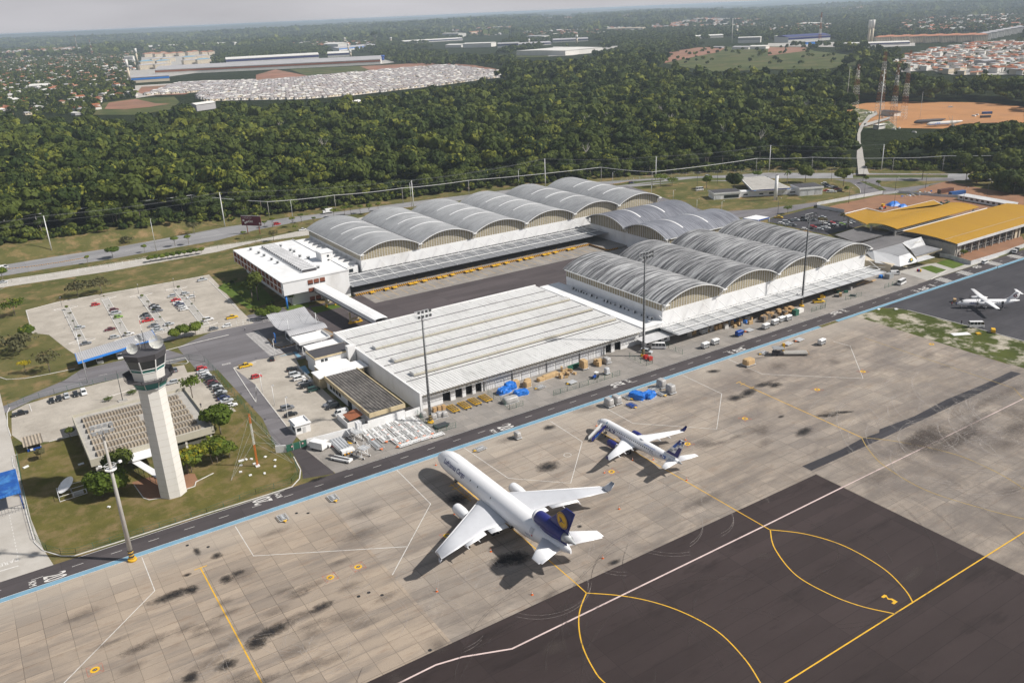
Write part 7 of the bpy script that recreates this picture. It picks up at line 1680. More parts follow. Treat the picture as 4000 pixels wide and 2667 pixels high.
t=T('scissor_loader','grimy scissor cargo loader with a raised deck and long roller bed on the apron','cargo loader',fq(2060,850),R_(-37));m=MB();m.box(-1.0,-1.6,.6,7.8,1.6,1.0)
for i in range(10):m.box(-.9+i*.87,-1.5,1.0,-.3+i*.87,1.5,1.08)
m.build('roller_bed','concrete',t);m=MB();m.box(-5,-1.7,2.6,-.9,1.7,2.85);m.build('raised_deck','grey_metal',t);m=MB();m.box(-4.8,-1.4,.4,-1.2,1.4,1.2);m.bar((-4.5,-1.3,1.2),(-1.5,-1.3,2.6),.2);m.bar((-1.5,-1.3,1.2),(-4.5,-1.3,2.6),.2);m.bar((-4.5,1.3,1.2),(-1.5,1.3,2.6),.2);m.build('scissor_frame','charcoal',t);m=MB();m.box(-1.1,1.0,1.0,-.3,1.6,4.0);m.build('control_post','yellow_paint',t);m=MB();m.box(7.8,-1.6,.5,8.0,1.6,1.0);m.build('bumper','hazard',t);wheelset(t,(-3.5,6),(-1.4,1.4),.4,.3)
# mesh fences
def mesh_fence(P,label,h=1.9,step=2.6,mat='green_steel',z=0,name='mesh_fence',rails=(.12,.55,1.0),wire=True):
    t=T(name,label,'fence',(P[0][0],P[0][1]));pm=MB();rm_=MB()
    for a,b in zip(P[:-1],P[1:]):
        L=math.hypot(b[0]-a[0],b[1]-a[1]);n=max(1,int(L/step))
        for i in range(n+1):q=(a[0]+(b[0]-a[0])*i/n,a[1]+(b[1]-a[1])*i/n);pm.bar((*q,0),(*q,h),.09)
        for k_ in rails:rm_.bar((*a,h*k_),(*b,h*k_),.05)
        if wire:
            for i in range(int(L/.9)):f_=i/int(L/.9+1);rm_.bar((a[0]+(b[0]-a[0])*f_,a[1]+(b[1]-a[1])*f_,.1),(a[0]+(b[0]-a[0])*(f_+.9/L),a[1]+(b[1]-a[1])*(f_+.9/L),h),.02)
    part(pm,'posts',mat,t);part(rm_,'rails',mat,t);return t
mesh_fence([fr_(*p) for p in ((1295,612),(1460,560),(1610,515),(1825,450),(2105,362))],'long green mesh fence between the tractor and the service road')
mesh_fence([fr_(*p) for p in ((490,590),(560,650),(650,700),(755,785),(920,735))],'green mesh fence corner around the long wrapped load')
mesh_fence([kd(*p) for p in ((1750,430),(1870,570))]+[kd(1970,600),kd(2030,680),kd(2285,605)],'green mesh fence corner at the first tall mast')
mesh_fence([fq(*p) for p in ((260,690),(400,760),(600,845))],'green mesh fence behind the white delivery minibus');mesh_fence([fq(*p) for p in ((-150,890),(90,1010),(175,980),(20,860))],'green mesh fence around the red skips')
mesh_fence(Gs(3,1,[(710,1190),(855,1155)]),'green mesh fence beyond the yellow pickup',2,2.4);mesh_fence(Gs(3,1,[(1070,1080),(1210,1035)]),'green mesh fence panel by the white minibus past the canopy');mesh_fence(Gs(3,1,[(400,1298),(525,1262),(530,1220)]),'green mesh fence near the pallet stacks')
mesh_fence(Gs(0,2,[(80,600),(500,480),(1200,315),(1560,215),(1740,165),(1880,185),(1960,260),(2351,740)])+Gs(1,2,[(60,800),(190,985)]),'long green mesh fence around the tower compound',2.0,4.2,wire=False)
mesh_fence(Gs(1,2,[(285,1020),(360,1120),(390,1220),(330,1300),(0,1400)])+Gs(0,3,[(1900,10),(700,380),(560,385),(430,350),(330,250),(262,20)])+Gs(0,2,[(210,1350),(160,1050)]),'low green mesh fence around the tower lawn',1.6,4.0,wire=False)
mesh_fence(Gs(3,1,[(0,18),(700,5),(1400,-10),(2000,-15)]),'thin pale post fence along the forest side of the highway',2.0,5,'pale_metal',wire=False,name='post_fence')
mesh_fence(Gs(2,1,[(1000,100),(1400,55),(1800,30),(2351,10)]),'pale post fence at the forest edge behind the vaulted roofs',2.0,5,'pale_metal',wire=False,name='post_fence')
mesh_fence([(-60,505)]+Gs(0,1,[(0,1095),(110,1030),(500,975),(1000,890),(1500,800),(2000,720),(2351,665)])+Gs(1,1,[(0,665),(500,590)]),'long white fence along the slip road',2.2,3.6,'white_paint',wire=False,name='roadside_fence',rails=(.05,.5,1.0))
mesh_fence(Gs(0,1,[(1760,1500),(2000,1455),(2351,1390)])+Gs(1,1,[(60,1395),(180,1375)]),'white railing between the car park and the access road',2.2,2.4,'white_paint',wire=False,name='roadside_fence')
mesh_fence([at(1000+x/4.48,1150+y/4.48) for x,y in ((700,950),(830,1040),(915,1110))],'white railing of the blue ramp beside the annexes',1.2,1.5,'white_paint',wire=False,name='railing');mesh_fence([at(1000+x/4.48,1150+y/4.48) for x,y in ((730,1270),(830,1390),(1000,1540))],'white railing along the staff car park walkway',1.2,1.5,'white_paint',wire=False,name='railing')
bw=MB();bw.poly([at(1000+x/4.48,1150+y/4.48) for x,y in ((640,1005),(700,1000),(800,1090),(735,1105))],.03);bw.poly([at(1000+x/4.48,1150+y/4.48) for x,y in ((410,1080),(640,1025),(640,1040),(420,1085))],.03);bw.poly([at(1000+x/4.48,1150+y/4.48) for x,y in ((740,1275),(860,1240),(945,1370),(880,1410))],.03);tag(bw.build('blue_ramp','pale_blue'),kind='structure')

# ------------------------------------------------------------------ masts, poles, wires
def mast(x,y,h,label,style):
    t=T('light_mast',label,'light mast',(x,y));r0,r1=(.62,.26) if style=='concrete' else (.42,.2)
    m=MB();m.cyl((0,0,.6),(0,0,h),r0,r1,n=12);m.build('pole','concrete' if style=='concrete' else 'dark_metal',t)
    if style != 'concrete':
        m=MB();
        for i in range(int(h/1.4)):m.box(-.46,-.5,1+i*1.4,.46,-.44,1.08+i*1.4)
        m.bar((-.3,-.5,1),(-.2,-.5,h),.05);m.bar((.3,-.5,1),(.2,-.5,h),.05);m.build('ladder','grey_metal',t)
    m=MB();m.cyl((0,0,0),(0,0,.6),1.1,1.0,n=20);m.build('base','yellow_paint',t)
    m=MB()
    for i in range(6):m.cyl((0,0,.7+i*.42),(0,0,.9+i*.42),r0+.04,r0+.03,n=12,mi=i%2)
    m.build('warning_bands',['yellow_paint','black'],t)
    m=MB()
    for z_ in (h-.3,h+1.4):m.box(-2.4,-.15,z_,2.4,.15,z_+.12);m.box(-2.4,-1.6,z_,2.4,-1.45,z_+.1)
    for x_ in (-2.3,0,2.3):m.bar((x_,-1.5,h-.3),(x_,-1.5,h+1.5),.08);m.bar((x_,0,h-.3),(x_,0,h+1.5),.08);m.bar((x_,-1.5,h-.25),(x_,0,h-.25),.08);m.bar((x_*.9,-.7,h-.25),(0,0,h-2.2),.08)
    hd_=m.build('head_frame','pale_metal',t)
    for x_ in (-1.9,-.6,.7,2.0):
        for z_ in (h+.25,h+1.75):m=MB();m.loft([[(x_-.2,-1.5,z_-.2),(x_+.2,-1.5,z_-.2),(x_+.2,-1.5,z_+.2),(x_-.2,-1.5,z_+.2)],[(x_-.42,-2.0,z_-.45),(x_+.42,-2.0,z_-.45),(x_+.42,-2.0,z_+.35),(x_-.42,-2.0,z_+.35)]],0,False);m.build('floodlight','grey_metal' if style=='concrete' else 'dark_metal',hd_)
    if style=='concrete':
        m=MB()
        for z_ in (25.5,26.6):
            R8=[(1.3*math.cos(q),1.3*math.sin(q),z_) for q in np.linspace(0,2*PI,9)]
            for a_,b_ in zip(R8[:-1],R8[1:]):m.bar(a_,b_,.07)
        for q in np.linspace(0,2*PI,9)[:-1]:m.bar((1.3*math.cos(q),1.3*math.sin(q),25.5),(1.3*math.cos(q),1.3*math.sin(q),26.6),.06)
        m.cyl((0,0,25.4),(0,0,25.5),1.3,n=16);m.build('work_platform','white_paint',t)
        for sg in (-1,1):m=MB();m.bar((0,0,26.4),(sg*2.0,-.6,27.0),.08);m.ob(sg*2.2,-.7,26.9,.7,.5,.5,sg*.4);m.build('floodlight','white_paint',t)
    return t
mast(15.0,202.8,35.8,'pale tapering concrete light mast on the blue strip before the tower','concrete')
mast(*g(1,2,1603,745),36.5,'dark light mast with striped foot at the corner of the flat warehouse','steel');mast(*g(2,2,1205,135),38.5,'dark light mast with striped foot between flat and vaulted warehouses','steel')
mast(*g(3,1,308,1245),38.5,'dark light mast rising through the long white canopy','steel')
def pole(x,y,h,label,name='utility_pole',arms=True,r=.2,mat='concrete',lamp=False,cat='pole',group=None,a=0,lean=0):
    z=float(hgt(x,y));t=T(name,label,cat,(x,y,z),a,group);m=MB();m.cyl((0,0,-.3),(lean,0,h),r*1.4,r*.8,n=8);m.build('post',mat,t)
    if arms:
        m=MB()
        for z_ in (h-.5,h-3.2,h-6):m.bar((-.1,-1.1,z_),(.1,1.1,z_),.12)
        m.build('crossarm','pale_metal',t)
    if lamp:
        m=MB();P=[(0,0,h),(0,-.5,h+.5),(0,-1.4,h+.7)];m.bar(P[0],P[1],.08);m.bar(P[1],P[2],.08);lo_=m.build('arm',mat,t);m=MB();m.ob(0,-1.7,h+.6,.35,.8,.16);m.build('lamp','pale_metal',lo_)
    return t
BP=[((0,1,480,755),20.6),((0,1,2066,512),22.0),((1,1,1450,362),20),((2,1,307,140),20),((2,1,1320,95),18),((3,0,10,1567),19),((3,0,1040,1567),19)]
tops=[]
WHERE=['above the dry bank at the far end of the highway','beside the billboard','behind the second vaulted roof','behind the fifth vaulted roof','behind the petrol station tree','over the station workshop','at the dirt track mouth']
for i,((c,r,x,y),h) in enumerate(BP):
    X,Y=g(c,r,x,y);pole(X,Y,h,'tall white concrete power pole '+WHERE[i],'power_pole',True,.26,'white_wall',group='tall white power poles');tops.append((X,Y,float(hgt(X,Y))+h))
spl=[((0,1,378,640),9.5),((0,1,1120,528),9.5),((0,1,1795,450),9.5),((1,1,125,435),9),((1,1,735,370),9),((1,1,1352,302),9),((1,1,1958,228),9),((2,1,820,102),9),((2,1,1285,150),9),((3,1,-110,20),9),((3,1,400,10),9),((3,1,1140,20),9),((3,1,1600,5),9)]
low=[]
for i,((c,r,x,y),h) in enumerate(spl):
    X,Y=g(c,r,x,y);pole(X,Y,h+2,'thin grey line pole along the forest side of the highway','utility_pole',True,.15,'concrete',group='thin line poles along the highway');low.append((X,Y,float(hgt(X,Y))+h+2))
def wire(pts,sag,r,name,label,mat='pale_metal',offs=(0,)):
    m=MB()
    for o_ in offs:
        for a,b in zip(pts[:-1],pts[1:]):
            P=[(a[0]+(b[0]-a[0])*f_,a[1]+(b[1]-a[1])*f_+o_,a[2]+(b[2]-a[2])*f_-sag*4*f_*(1-f_)) for f_ in np.linspace(0,1,9)]
            for p,q in zip(P[:-1],P[1:]):m.bar(p,q,r)
    return tag(m.build(name,mat),label,'cable')
ext=[(-120,580,12)]+low+[(low[-1][0]+80,low[-1][1]-60,10)]
wire([(p[0],p[1],p[2]-.2) for p in ext],.5,.24,'overhead_cable','thick bundled cable strung along the line of thin poles','white_paint')
wire([(-90,576,24)]+tops,1.4,.05,'power_line','thin power lines between the tall white poles','grey_metal',(-1,1))
wire([(p[0],p[1],p[2]-3) for p in [(-90,576,24)]+tops],1.4,.05,'power_line','lower thin power line between the tall white poles','grey_metal',(-1,))
LP=[((0,1,1437,742),(0,1,1358,365)),((1,1,340,452),(1,1,300,175)),((1,1,1430,340),(1,1,1412,45)),((0,2,805,378),(0,2,712,-60)),((2,1,63,145),(2,1,60,30))]
for i,((c,r,x,y),_) in enumerate(LP):
    X,Y=g(c,r,x,y);pole(X,Y,(19,13,17,20,12)[i],'%s slender pale street lamp %s' % (('tall','short','tall','very tall','short')[i],('beside the slip road trees','past the billboard','behind the second vaulted roof','on the access road verge','behind the fourth vaulted roof')[i]),'street_lamp',False,.13,'pale_metal',True,'street lamp')
for i,(c,r,x,y,lb) in enumerate(((2,1,490,80,'behind the last vaulted roofs'),(2,1,925,135,'where the highway splits'),(2,1,1280,215,'on the grass beside the paved plot'),(2,1,1480,265,'at the lower edge of the grass'),(2,1,1697,350,'at the bend behind the blue-grey roofs'),(2,1,1925,370,'double headed before the station'),(3,1,740,300,'before the building site hoarding'),(3,1,880,255,'leaning at the approach road bend'),(3,1,1155,345,'in the red building site'),(3,1,1165,200,'at the rear hoarding'),(3,1,1445,165,'at the container yard fence'),(3,1,1790,300,'before the site huts'),(3,1,2010,245,'behind the shipping containers'),(3,1,90,400,'by the yellow pickup'),(2,1,1885,120,'in the highway median'),(2,1,1700,140,'behind the round hedge tree'),(3,1,580,95,'beside the bushy tree'),(3,1,870,100,'at the roundabout'))):
    X,Y=g(c,r,x,y);pole(X,Y,9.5 if i not in (2,3,4,5) else 6,'dark thin lamp post '+lb,'street_lamp',False,.1,'dark_metal' if i>5 else 'pale_metal',True,'street lamp')
for i,(x,y) in enumerate(((60,470),(172,590),(295,705),(178,150))):
    X,Y=g(1,2,x,y);pole(X,Y,7.5,('third','second','nearest','most distant')[i]+' white curved lamp post from the kiosk in the staff car park','street_lamp',False,.09,'white_paint',True,'street lamp')
for i,(c,r,x,y) in enumerate(((0,1,570,1250),(0,1,1275,1130),(0,1,690,1440),(0,1,1600,1075),(0,1,1790,1200))):
    X,Y=g(c,r,x,y);pole(X,Y,4.5,'small dark lamp post on a planting strip of the tree-lined car park','street_lamp',False,.06,'dark_metal',True,'street lamp','small lamps in the tree-lined car park')
X,Y=g(0,2,1128,545);pole(X,Y,11.5,'thin dark flagpole on a concrete pad behind the operations building','flagpole',False,.1,'dark_metal')
m=MB();m.ob(X,Y,0,3,2,.3);tag(m.build('concrete_pad','concrete'),kind='structure')
# radio mast with guys on the lawn
X,Y=g(1,2,15,1145);t=T('radio_mast','slim red and white lattice radio mast with guy wires on the lawn','radio mast',(X,Y))
def lattice(m,w0,w1,z0,z1,n,mi=0,x=0,y=0,b=.05):
    for i in range(n):
        za,zb_=z0+(z1-z0)*i/n,z0+(z1-z0)*(i+1)/n;wa,wb=w0+(w1-w0)*i/n,w0+(w1-w0)*(i+1)/n;mi_=mi if isinstance(mi,int) else mi[int(i/n*len(mi))]
        A=[(x+sx_*wa,y+sy_*wa,za) for sx_,sy_ in ((-1,-1),(1,-1),(1,1),(-1,1))];B=[(x+sx_*wb,y+sy_*wb,zb_) for sx_,sy_ in ((-1,-1),(1,-1),(1,1),(-1,1))]
        for j in range(4):m.bar(A[j],B[j],b*1.6,None,mi_);m.bar(A[j],B[(j+1)%4],b,None,mi_);m.bar(B[j],B[(j+1)%4],b,None,mi_)
m=MB();lattice(m,.2,.2,.3,17,22,(0,0,1,1,0),b=.03);m.build('lattice',['orange_paint','white_paint'],t)
for i,(dx,dy) in enumerate(((9,-5),(-9,-4),(-9,12),(10,9),(4,14))):
    m=MB()
    for z_ in (8,12,16.5):m.bar((0,0,z_),(dx,dy,.2),.035)
    m.build('guy_wire','pale_metal',t)
m=MB();m.ob(0,0,0,1.2,1.2,.35);m.build('base','white_wall',t)
for i,(c,r,x,y) in enumerate(((0,2,2215,1097),(0,2,2260,1085),(0,2,2308,1082),(0,2,2213,1140),(0,2,2210,1200),(0,2,2300,1230),(0,2,2335,1125),(1,2,85,1062),(1,2,175,1092),(1,2,175,1150),(1,2,80,1213),(0,2,745,1128),(0,2,238,1155),(0,2,1000,1522))):
    X,Y=g(c,r,x,y);m=MB();m.ob(0,0,0,(1.6 if i in (0,11,12) else .6),.8,.3,.3*i);o=m.build('concrete_block','white_wall');o.location=(X,Y,0);tag(o,'white concrete inspection block set in the tower lawn','block','white blocks in the tower lawn')
# satellite dish in its frame
X,Y=g(0,2,670,1400);t=T('satellite_dish','large white satellite dish tilted skywards inside a pipe frame on the lawn','satellite dish',(X,Y))
q=Vector((-.55,-.12,.8)).normalized().to_track_quat('Z','Y');m=MB();C0=Vector((-.8,1.0,2.4));rings=[[tuple(C0+q@Vector((2.7*k_/6*math.cos(2*PI*i/28),2.7*k_/6*math.sin(2*PI*i/28),.75*(k_/6)**2))) for i in range(28)] for k_ in range(1,7)]
m.loft(rings,0,True,False);m.add(rings[0],[list(range(28))],0);m.build('reflector','white_paint',t);m=MB();m.cyl((0,.6,0),(-.6,.9,2.4),.25,.2,n=10);m.bar(tuple(C0+q@Vector((0,-2.7,.7))),tuple(C0+q@Vector((0,0,2.4))),.07);m.build('mount','grey_metal',t)
m=MB();P=[(-3.6,-2.6),(3.4,-2.2),(3.4,3.4),(-3.6,3.2)]
for z_ in (.15,1.6):
    for a_,b_ in zip(P,P[1:]+P[:1]):m.bar((*a_,z_),(*b_,z_),.1)
for p in P+[(0,-2.4),(-3.6,.3)]:m.bar((*p,0),(*p,1.6),.1)
m.build('frame','white_paint',t);m=MB();m.ob(1.2,-.4,0,3.0,2.6,.2);m.build('base','concrete',t)
# billboard
X,Y=g(1,1,0,0);X,Y=g(0,1,2278,578);X2,Y2=g(1,1,38,582);t=T('billboard','large maroon billboard with white writing on two rusty posts','billboard',(X,Y));dx,dy=X2-X,Y2-Y;L=math.hypot(dx,dy);d=(dx/L,dy/L)
zb_=5.2;a_=(X-d[0]*3.4,Y-d[1]*3.4);b_=(X2+d[0]*1.9,Y2+d[1]*1.9);WL=math.hypot(b_[0]-a_[0],b_[1]-a_[1])
m=MB();m.bar((*a_,zb_+3),(*b_,zb_+3),.3,6.0);P_('board_maroon',(.13,.015,.035),.5,.1,.2);part(m,'board','board_maroon',t)
m=MB();n_=(d[1],-d[0])
for z_ in (zb_-.05,zb_+6.05):m.bar((a_[0],a_[1],z_),(b_[0],b_[1],z_),.4,.15)
part(m,'frame','pale_metal',t)
for p in ((X,Y),(X2,Y2)):m=MB();m.cyl((*p,0),(*p,zb_),.28,n=10);part(m,'post','rust',t)
P_('board_white',(.75,.7,.72),.5,.05,1)
wall_text('A velocidade 4GMax acaba',(a_[0]+d[0]*.8,a_[1]+d[1]*.8),d,zb_+4.9,.55,WL*.5,'board_white',t,.2);wall_text('de chegar a Manaus.',(a_[0]+d[0]*2.6,a_[1]+d[1]*2.6),d,zb_+4.2,.5,WL*.36,'board_white',t,.2);wall_text('4G',(a_[0]+d[0]*WL*.33,a_[1]+d[1]*WL*.33),d,zb_+1.9,1.5,WL*.13,'board_white',t,.2,bold=.03);wall_text('MAX',(a_[0]+d[0]*WL*.47,a_[1]+d[1]*WL*.47),d,zb_+1.9,1.4,WL*.13,'board_white',t,.2,bold=.03)
m=MB()
for fx,fz in ((.12,3.2),(.2,1.6),(.28,2.2)):c_=(a_[0]+d[0]*WL*fx+n_[0]*.2,a_[1]+d[1]*WL*fx+n_[1]*.2);m.add([(c_[0]+d[0]*.8*math.cos(q_),c_[1]+d[1]*.8*math.cos(q_),zb_+fz+.6*math.sin(q_)) for q_ in np.linspace(0,2*PI,9)[:-1]],[list(range(8))])
c_=(a_[0]+d[0]*WL*.93+n_[0]*.2,a_[1]+d[1]*WL*.93+n_[1]*.2);m.add([(c_[0]+d[0]*.6*math.cos(q_),c_[1]+d[1]*.6*math.cos(q_),zb_+1.4+.7*math.sin(q_)) for q_ in np.linspace(0,2*PI,13)[:-1]],[list(range(12))]);part(m,'picture','board_white',t)
# striped kerb of the highway median
hk=MB();P=[(p[0],p[1]) for p in Gs(0,1,[(70,903),(300,878),(560,840),(780,800)])];hk.ribbon(P,.5,0,h=.18);hk.build('median_kerb','hazard')['kind']='structure'
hk=MB();hk.ribbon(Gs(3,1,[(780,42),(1200,40),(1660,36)]),.6,0,h=.2);hk.ribbon(Gs(2,1,[(900,128),(960,122),(1100,98)]),.6,0,h=.2);hk.build('median_kerb','hazard')['kind']='structure'
for i,(x,y,sx_,sy_,h_,mt,lb) in enumerate(((1770,1500,7,2.6,.12,'white_wall','large pale concrete slab lying in the grass island'),(1930,1500,1.6,1.4,.5,'yellow_paint','small yellow and white box in the grass island'),(1175,1275,1.3,1.1,.4,'white_wall','small white box at the grass tip by the service road'),(1015,1275,1.4,.8,.3,'white_wall','white block at the very tip of the grass island'),(860,1030,9,.8,.3,'wood','long timber beam lying in the yard past the canopy end'),(940,1022,9,.8,.3,'wood','second long timber beam past the canopy end'),(1110,985,4,2.6,2.2,'grey_metal','grey mesh cage with equipment past the canopy end'),(1035,985,1.8,1.4,1.4,'bright_blue','blue bin at the end of the long canopy'),(290,1300,3.4,1.8,1.6,'farwhite','white sheeted load at the end of the pallet stacks'),(250,1325,2.4,2,2.4,'green_steel','green cage beside the pallet stacks'))):
    X,Y=g(3,1,x,y);m=MB();m.ob(0,0,0,sx_,sy_,h_,-.5 if i<3 else .1,0,.96);o=m.build(('concrete_slab','marker_box','marker_box','concrete_block','timber_beam','timber_beam','mesh_cage','bin','sheeted_load','mesh_cage')[i],mt);o.location=(X,Y,0);tag(o,lb,('slab','box','box','block','beam','beam','cage','bin','cargo','cage')[i])
t=T('power_unit','yellow ground power cart on the dark apron by the grass','ground power unit',g(3,1,2065,1485),.6);m=MB();m.ob(0,0,.4,2.6,1.5,1.1,0,0,.92);m.build('body','yellow_paint',t);wheelset(t,(-.8,.8),(-.7,.7),.3)
t=T('power_unit','small beige ground power cart at the turboprop nose','ground power unit',g(3,1,1712,1205),.6);m=MB();m.ob(0,0,.4,2.0,1.2,1.0,0,0,.92);m.build('body','carton',t);wheelset(t,(-.6,.6),(-.55,.55),.25)
# people
def person(x,y,a,shirt,legs,label):
    me=bpy.data.meshes.new('person');J=[(0,0,.95),(0,0,1.2),(0,0,1.42),(0,0,1.56),(0,0,1.72),(.0,.2,1.38),(.1,.3,1.1),(.2,.3,.88),(0,-.2,1.38),(-.05,-.3,1.1),(.05,-.32,.85),(0,.1,.9),(.06,.12,.5),(.12,.12,.06),(.24,.12,.04),(0,-.1,.9),(-.02,-.12,.5),(-.14,-.12,.06),(-.02,-.12,.04)]
    E=[(0,1),(1,2),(2,3),(3,4),(2,5),(5,6),(6,7),(2,8),(8,9),(9,10),(0,11),(11,12),(12,13),(13,14),(0,15),(15,16),(16,17),(17,18)];Rr=[.15,.15,.14,.06,.1,.08,.05,.04,.08,.05,.04,.1,.07,.05,.04,.1,.07,.05,.04]
    me.from_pydata(J,E,[]);o=bpy.data.objects.new('person',me);COL.objects.link(o);sk=o.modifiers.new('skin','SKIN')
    for v,r in zip(me.skin_vertices[0].data,Rr):v.radius=(r,r)
    me.skin_vertices[0].data[0].use_root=True;s2=o.modifiers.new('sub','SUBSURF');s2.levels=s2.render_levels=1
    bpy.context.view_layer.update();m2=bpy.data.meshes.new_from_object(o.evaluated_get(bpy.context.evaluated_depsgraph_get()));o.modifiers.clear();o.data=m2
    m2.materials.clear()
    for q_ in (shirt,legs,'skin','black'):m2.materials.append(M(q_))
    for p in m2.polygons:z_=p.center.z;p.material_index=3 if z_>1.74 or z_<.1 else (2 if z_>1.5 or (abs(p.center.y)>.26 and z_<1.15) else (0 if z_>.93 else 1));p.use_smooth=True
    o.location=(x,y,0);o.rotation_euler=(0,0,a);return tag(o,label,'person')
P_('skin',(.3,.17,.11),.6,.1,2);P_('dark_cloth',(.03,.035,.06),.8,.2,2);P_('pale_cloth',(.45,.45,.5),.8,.2,2)
person(*g(0,2,1847,605),1.2,'dark_cloth','dark_cloth','person in dark clothes walking past the row of cars at the green fence');person(*g(3,1,2107,900),2,'dark_cloth','dark_cloth','person in dark clothes on the blue strip by the far crossing');person(*g(3,1,1685,1240),.5,'red_paint','dark_cloth','person in a red top at the turboprop nose');person(*g(3,1,1728,1240),3,'blue_paint','dark_cloth','person in a blue top at the turboprop nose');person(*g(3,1,1775,1410),3,'dark_cloth','dark_cloth','person in dark clothes alone on the dark apron');person(*fr_(1850,210),1,'red_paint','dark_cloth','person in a red top by the brown crates');person(*g(0,1,2250,1470),1,'pale_cloth','dark_cloth','person in a pale top at the car park railing')
# ================================================================== VEGETATION
def crown(seed,nf,nb=9,rx=1.,rz=.62,size=.16,core=True,spread=.52,flat=.35):
    """leaf clumps spread over a cluster of lobes, unit radius; returns verts, quads and tint per vertex"""
    r=np.random.default_rng(seed);B=[]
    for i in range(nb):
        a=r.uniform(0,2*PI);d=math.sqrt(r.uniform(0,1))*spread;B.append((d*math.cos(a),d*math.sin(a),r.uniform(-.12,.34)*(1-d*.5),r.uniform(.3,.5)))
    B=np.array(B);k=r.integers(0,nb,nf);n=r.normal(size=(nf,3));n[:,2]=np.abs(n[:,2])*1.0-.25;n /= np.linalg.norm(n,axis=1)[:,None]
    c=B[k,:3]+n*(B[k,3]*r.uniform(.8,1.12,nf))[:,None];c[:,2] *= rz*1.25;c[:,:2] *= rx
    m=n+r.normal(size=(nf,3))*.26;m /= np.linalg.norm(m,axis=1)[:,None]
    u=np.cross(m,r.normal(size=(nf,3)));u /= np.linalg.norm(u,axis=1)[:,None];v=np.cross(m,u);s=(size*r.uniform(.6,1.4,nf))[:,None]
    V=np.stack([c-u*s-v*s*.7,c+u*s-v*s*.8,c+u*s*.9+v*s*.8,c-u*s*.7+v*s],1).reshape(-1,3);F=np.arange(nf*4).reshape(-1,4)
    tint=np.repeat((.1*r.uniform(size=nf)+.12*r.uniform(size=nb)[k]),4)
    if core:
        P=[];Q=[]
        for b in B:
            o=len(V)+len(P)*1;n0=6
            for h,w in ((-.75,.62),(.2,.95),(.8,.5)):
                for i in range(n0):P.append((b[0]*rx+b[3]*.82*w*math.cos(2*PI*i/n0)*rx,b[1]*rx+b[3]*.82*w*math.sin(2*PI*i/n0)*rx,(b[2]+b[3]*.82*h)*rz*1.25))
            for l in range(2):
                for i in range(n0):Q.append((o+l*n0+i,o+l*n0+(i+1)%n0,o+(l+1)*n0+(i+1)%n0,o+(l+1)*n0+i))
            Q.append((o+2*n0,o+2*n0+1,o+2*n0+2,o+2*n0+3));Q.append((o+2*n0+3,o+2*n0+4,o+2*n0+5,o+2*n0))
        V=np.concatenate([V,np.array(P)]);F=np.concatenate([F,np.array(Q)]);tint=np.concatenate([tint,np.full(len(P),.08)])
    return V,F,tint
def mesh_np(name,V,F,tint,mat):
    me=bpy.data.meshes.new(name);me.vertices.add(len(V));me.vertices.foreach_set('co',np.ascontiguousarray(V,np.float32).ravel())
    me.loops.add(F.size);me.loops.foreach_set('vertex_index',F.ravel().astype(np.int32));me.polygons.add(len(F));me.polygons.foreach_set('loop_start',np.arange(0,F.size,4,dtype=np.int32))
    at_=me.attributes.new('tint','FLOAT','POINT');at_.data.foreach_set('value',tint.astype(np.float32));me.materials.append(M(mat));me.update();me.validate();return me
def trunk_mesh(seed,h=1.0,r=.035,lean=.05):
    m=MB();q=random.Random(seed);dx,dy=q.uniform(-lean,lean),q.uniform(-lean,lean);m.cyl((0,0,-.03),(dx*.6,dy*.6,h*.6),r,r*.7,n=6);top=(dx*.6,dy*.6,h*.55)
    for i in range(4):a=i*PI/2+q.uniform(-.5,.5);m.cyl(top,(top[0]+.3*math.cos(a),top[1]+.3*math.sin(a),h*(.9+q.uniform(-.05,.1))),r*.55,r*.2,n=5)
    return m
CR_NEAR=[mesh_np('crown',*crown(s,620,11,size=.085,rz=(.55,.7,.62,.8,.5,.66)[s%6]),'forest_leaf') for s in range(6)]
TR_MESH=[]
for s in range(3):
    o=trunk_mesh(s).build('trunk','trunk');TR_MESH.append(o.data);bpy.data.objects.remove(o)
def inpoly(P,poly):
    x,y=P[...,0],P[...,1];r=np.zeros(x.shape,bool);n=len(poly)
    for i in range(n):
        x0,y0=poly[i];x1,y1=poly[(i+1) % n]
        with np.errstate(divide='ignore',invalid='ignore'):r ^= ((y0>y) != (y1>y)) & (x<(x1-x0)*(y-y0)/(y1-y0+1e-12)+x0)
    return r
pxs=lambda c,r,pts:[(c*1000+x/2.351,r*666.67+y/2.351) for x,y in pts]
SUBURB=pxs(0,0,[(-300,560),(0,520),(480,490),(830,515),(1200,480),(1310,450),(1960,430),(1960,590),(1180,650),(1150,760),(1280,900),(1250,900),(950,940),(850,1060),(0,1075),(-300,1100)])
WORKS=pxs(0,0,[(1150,620),(1960,590),(2351,540)])+pxs(1,0,[(0,530),(600,500),(1150,510),(1290,575),(1560,580),(1800,585),(2100,600),(2351,660),(2351,712),(2100,738),(1700,795),(1300,838),(900,888),(430,925),(0,935)])+pxs(0,0,[(1980,945),(1960,1010),(1800,1010),(1700,950),(1620,940),(1560,1010),(1250,1060),(850,1060),(950,940),(1250,900)])
VILLAS=pxs(3,0,[(1080,612),(1200,570),(1350,500),(1600,462),(1950,400),(2351,395),(2600,390),(2600,700),(2250,690),(1700,692),(1500,650),(1200,665)])
CLEAR=pxs(3,0,[(660,990),(900,940),(1180,930),(1500,935),(2000,942),(2351,985),(2600,1020),(2600,1200),(2351,1180),(2100,1140),(1800,1148),(1560,1170),(1500,1240),(1150,1330),(900,1400),(905,1567),(800,1567),(815,1300),(790,1130)])
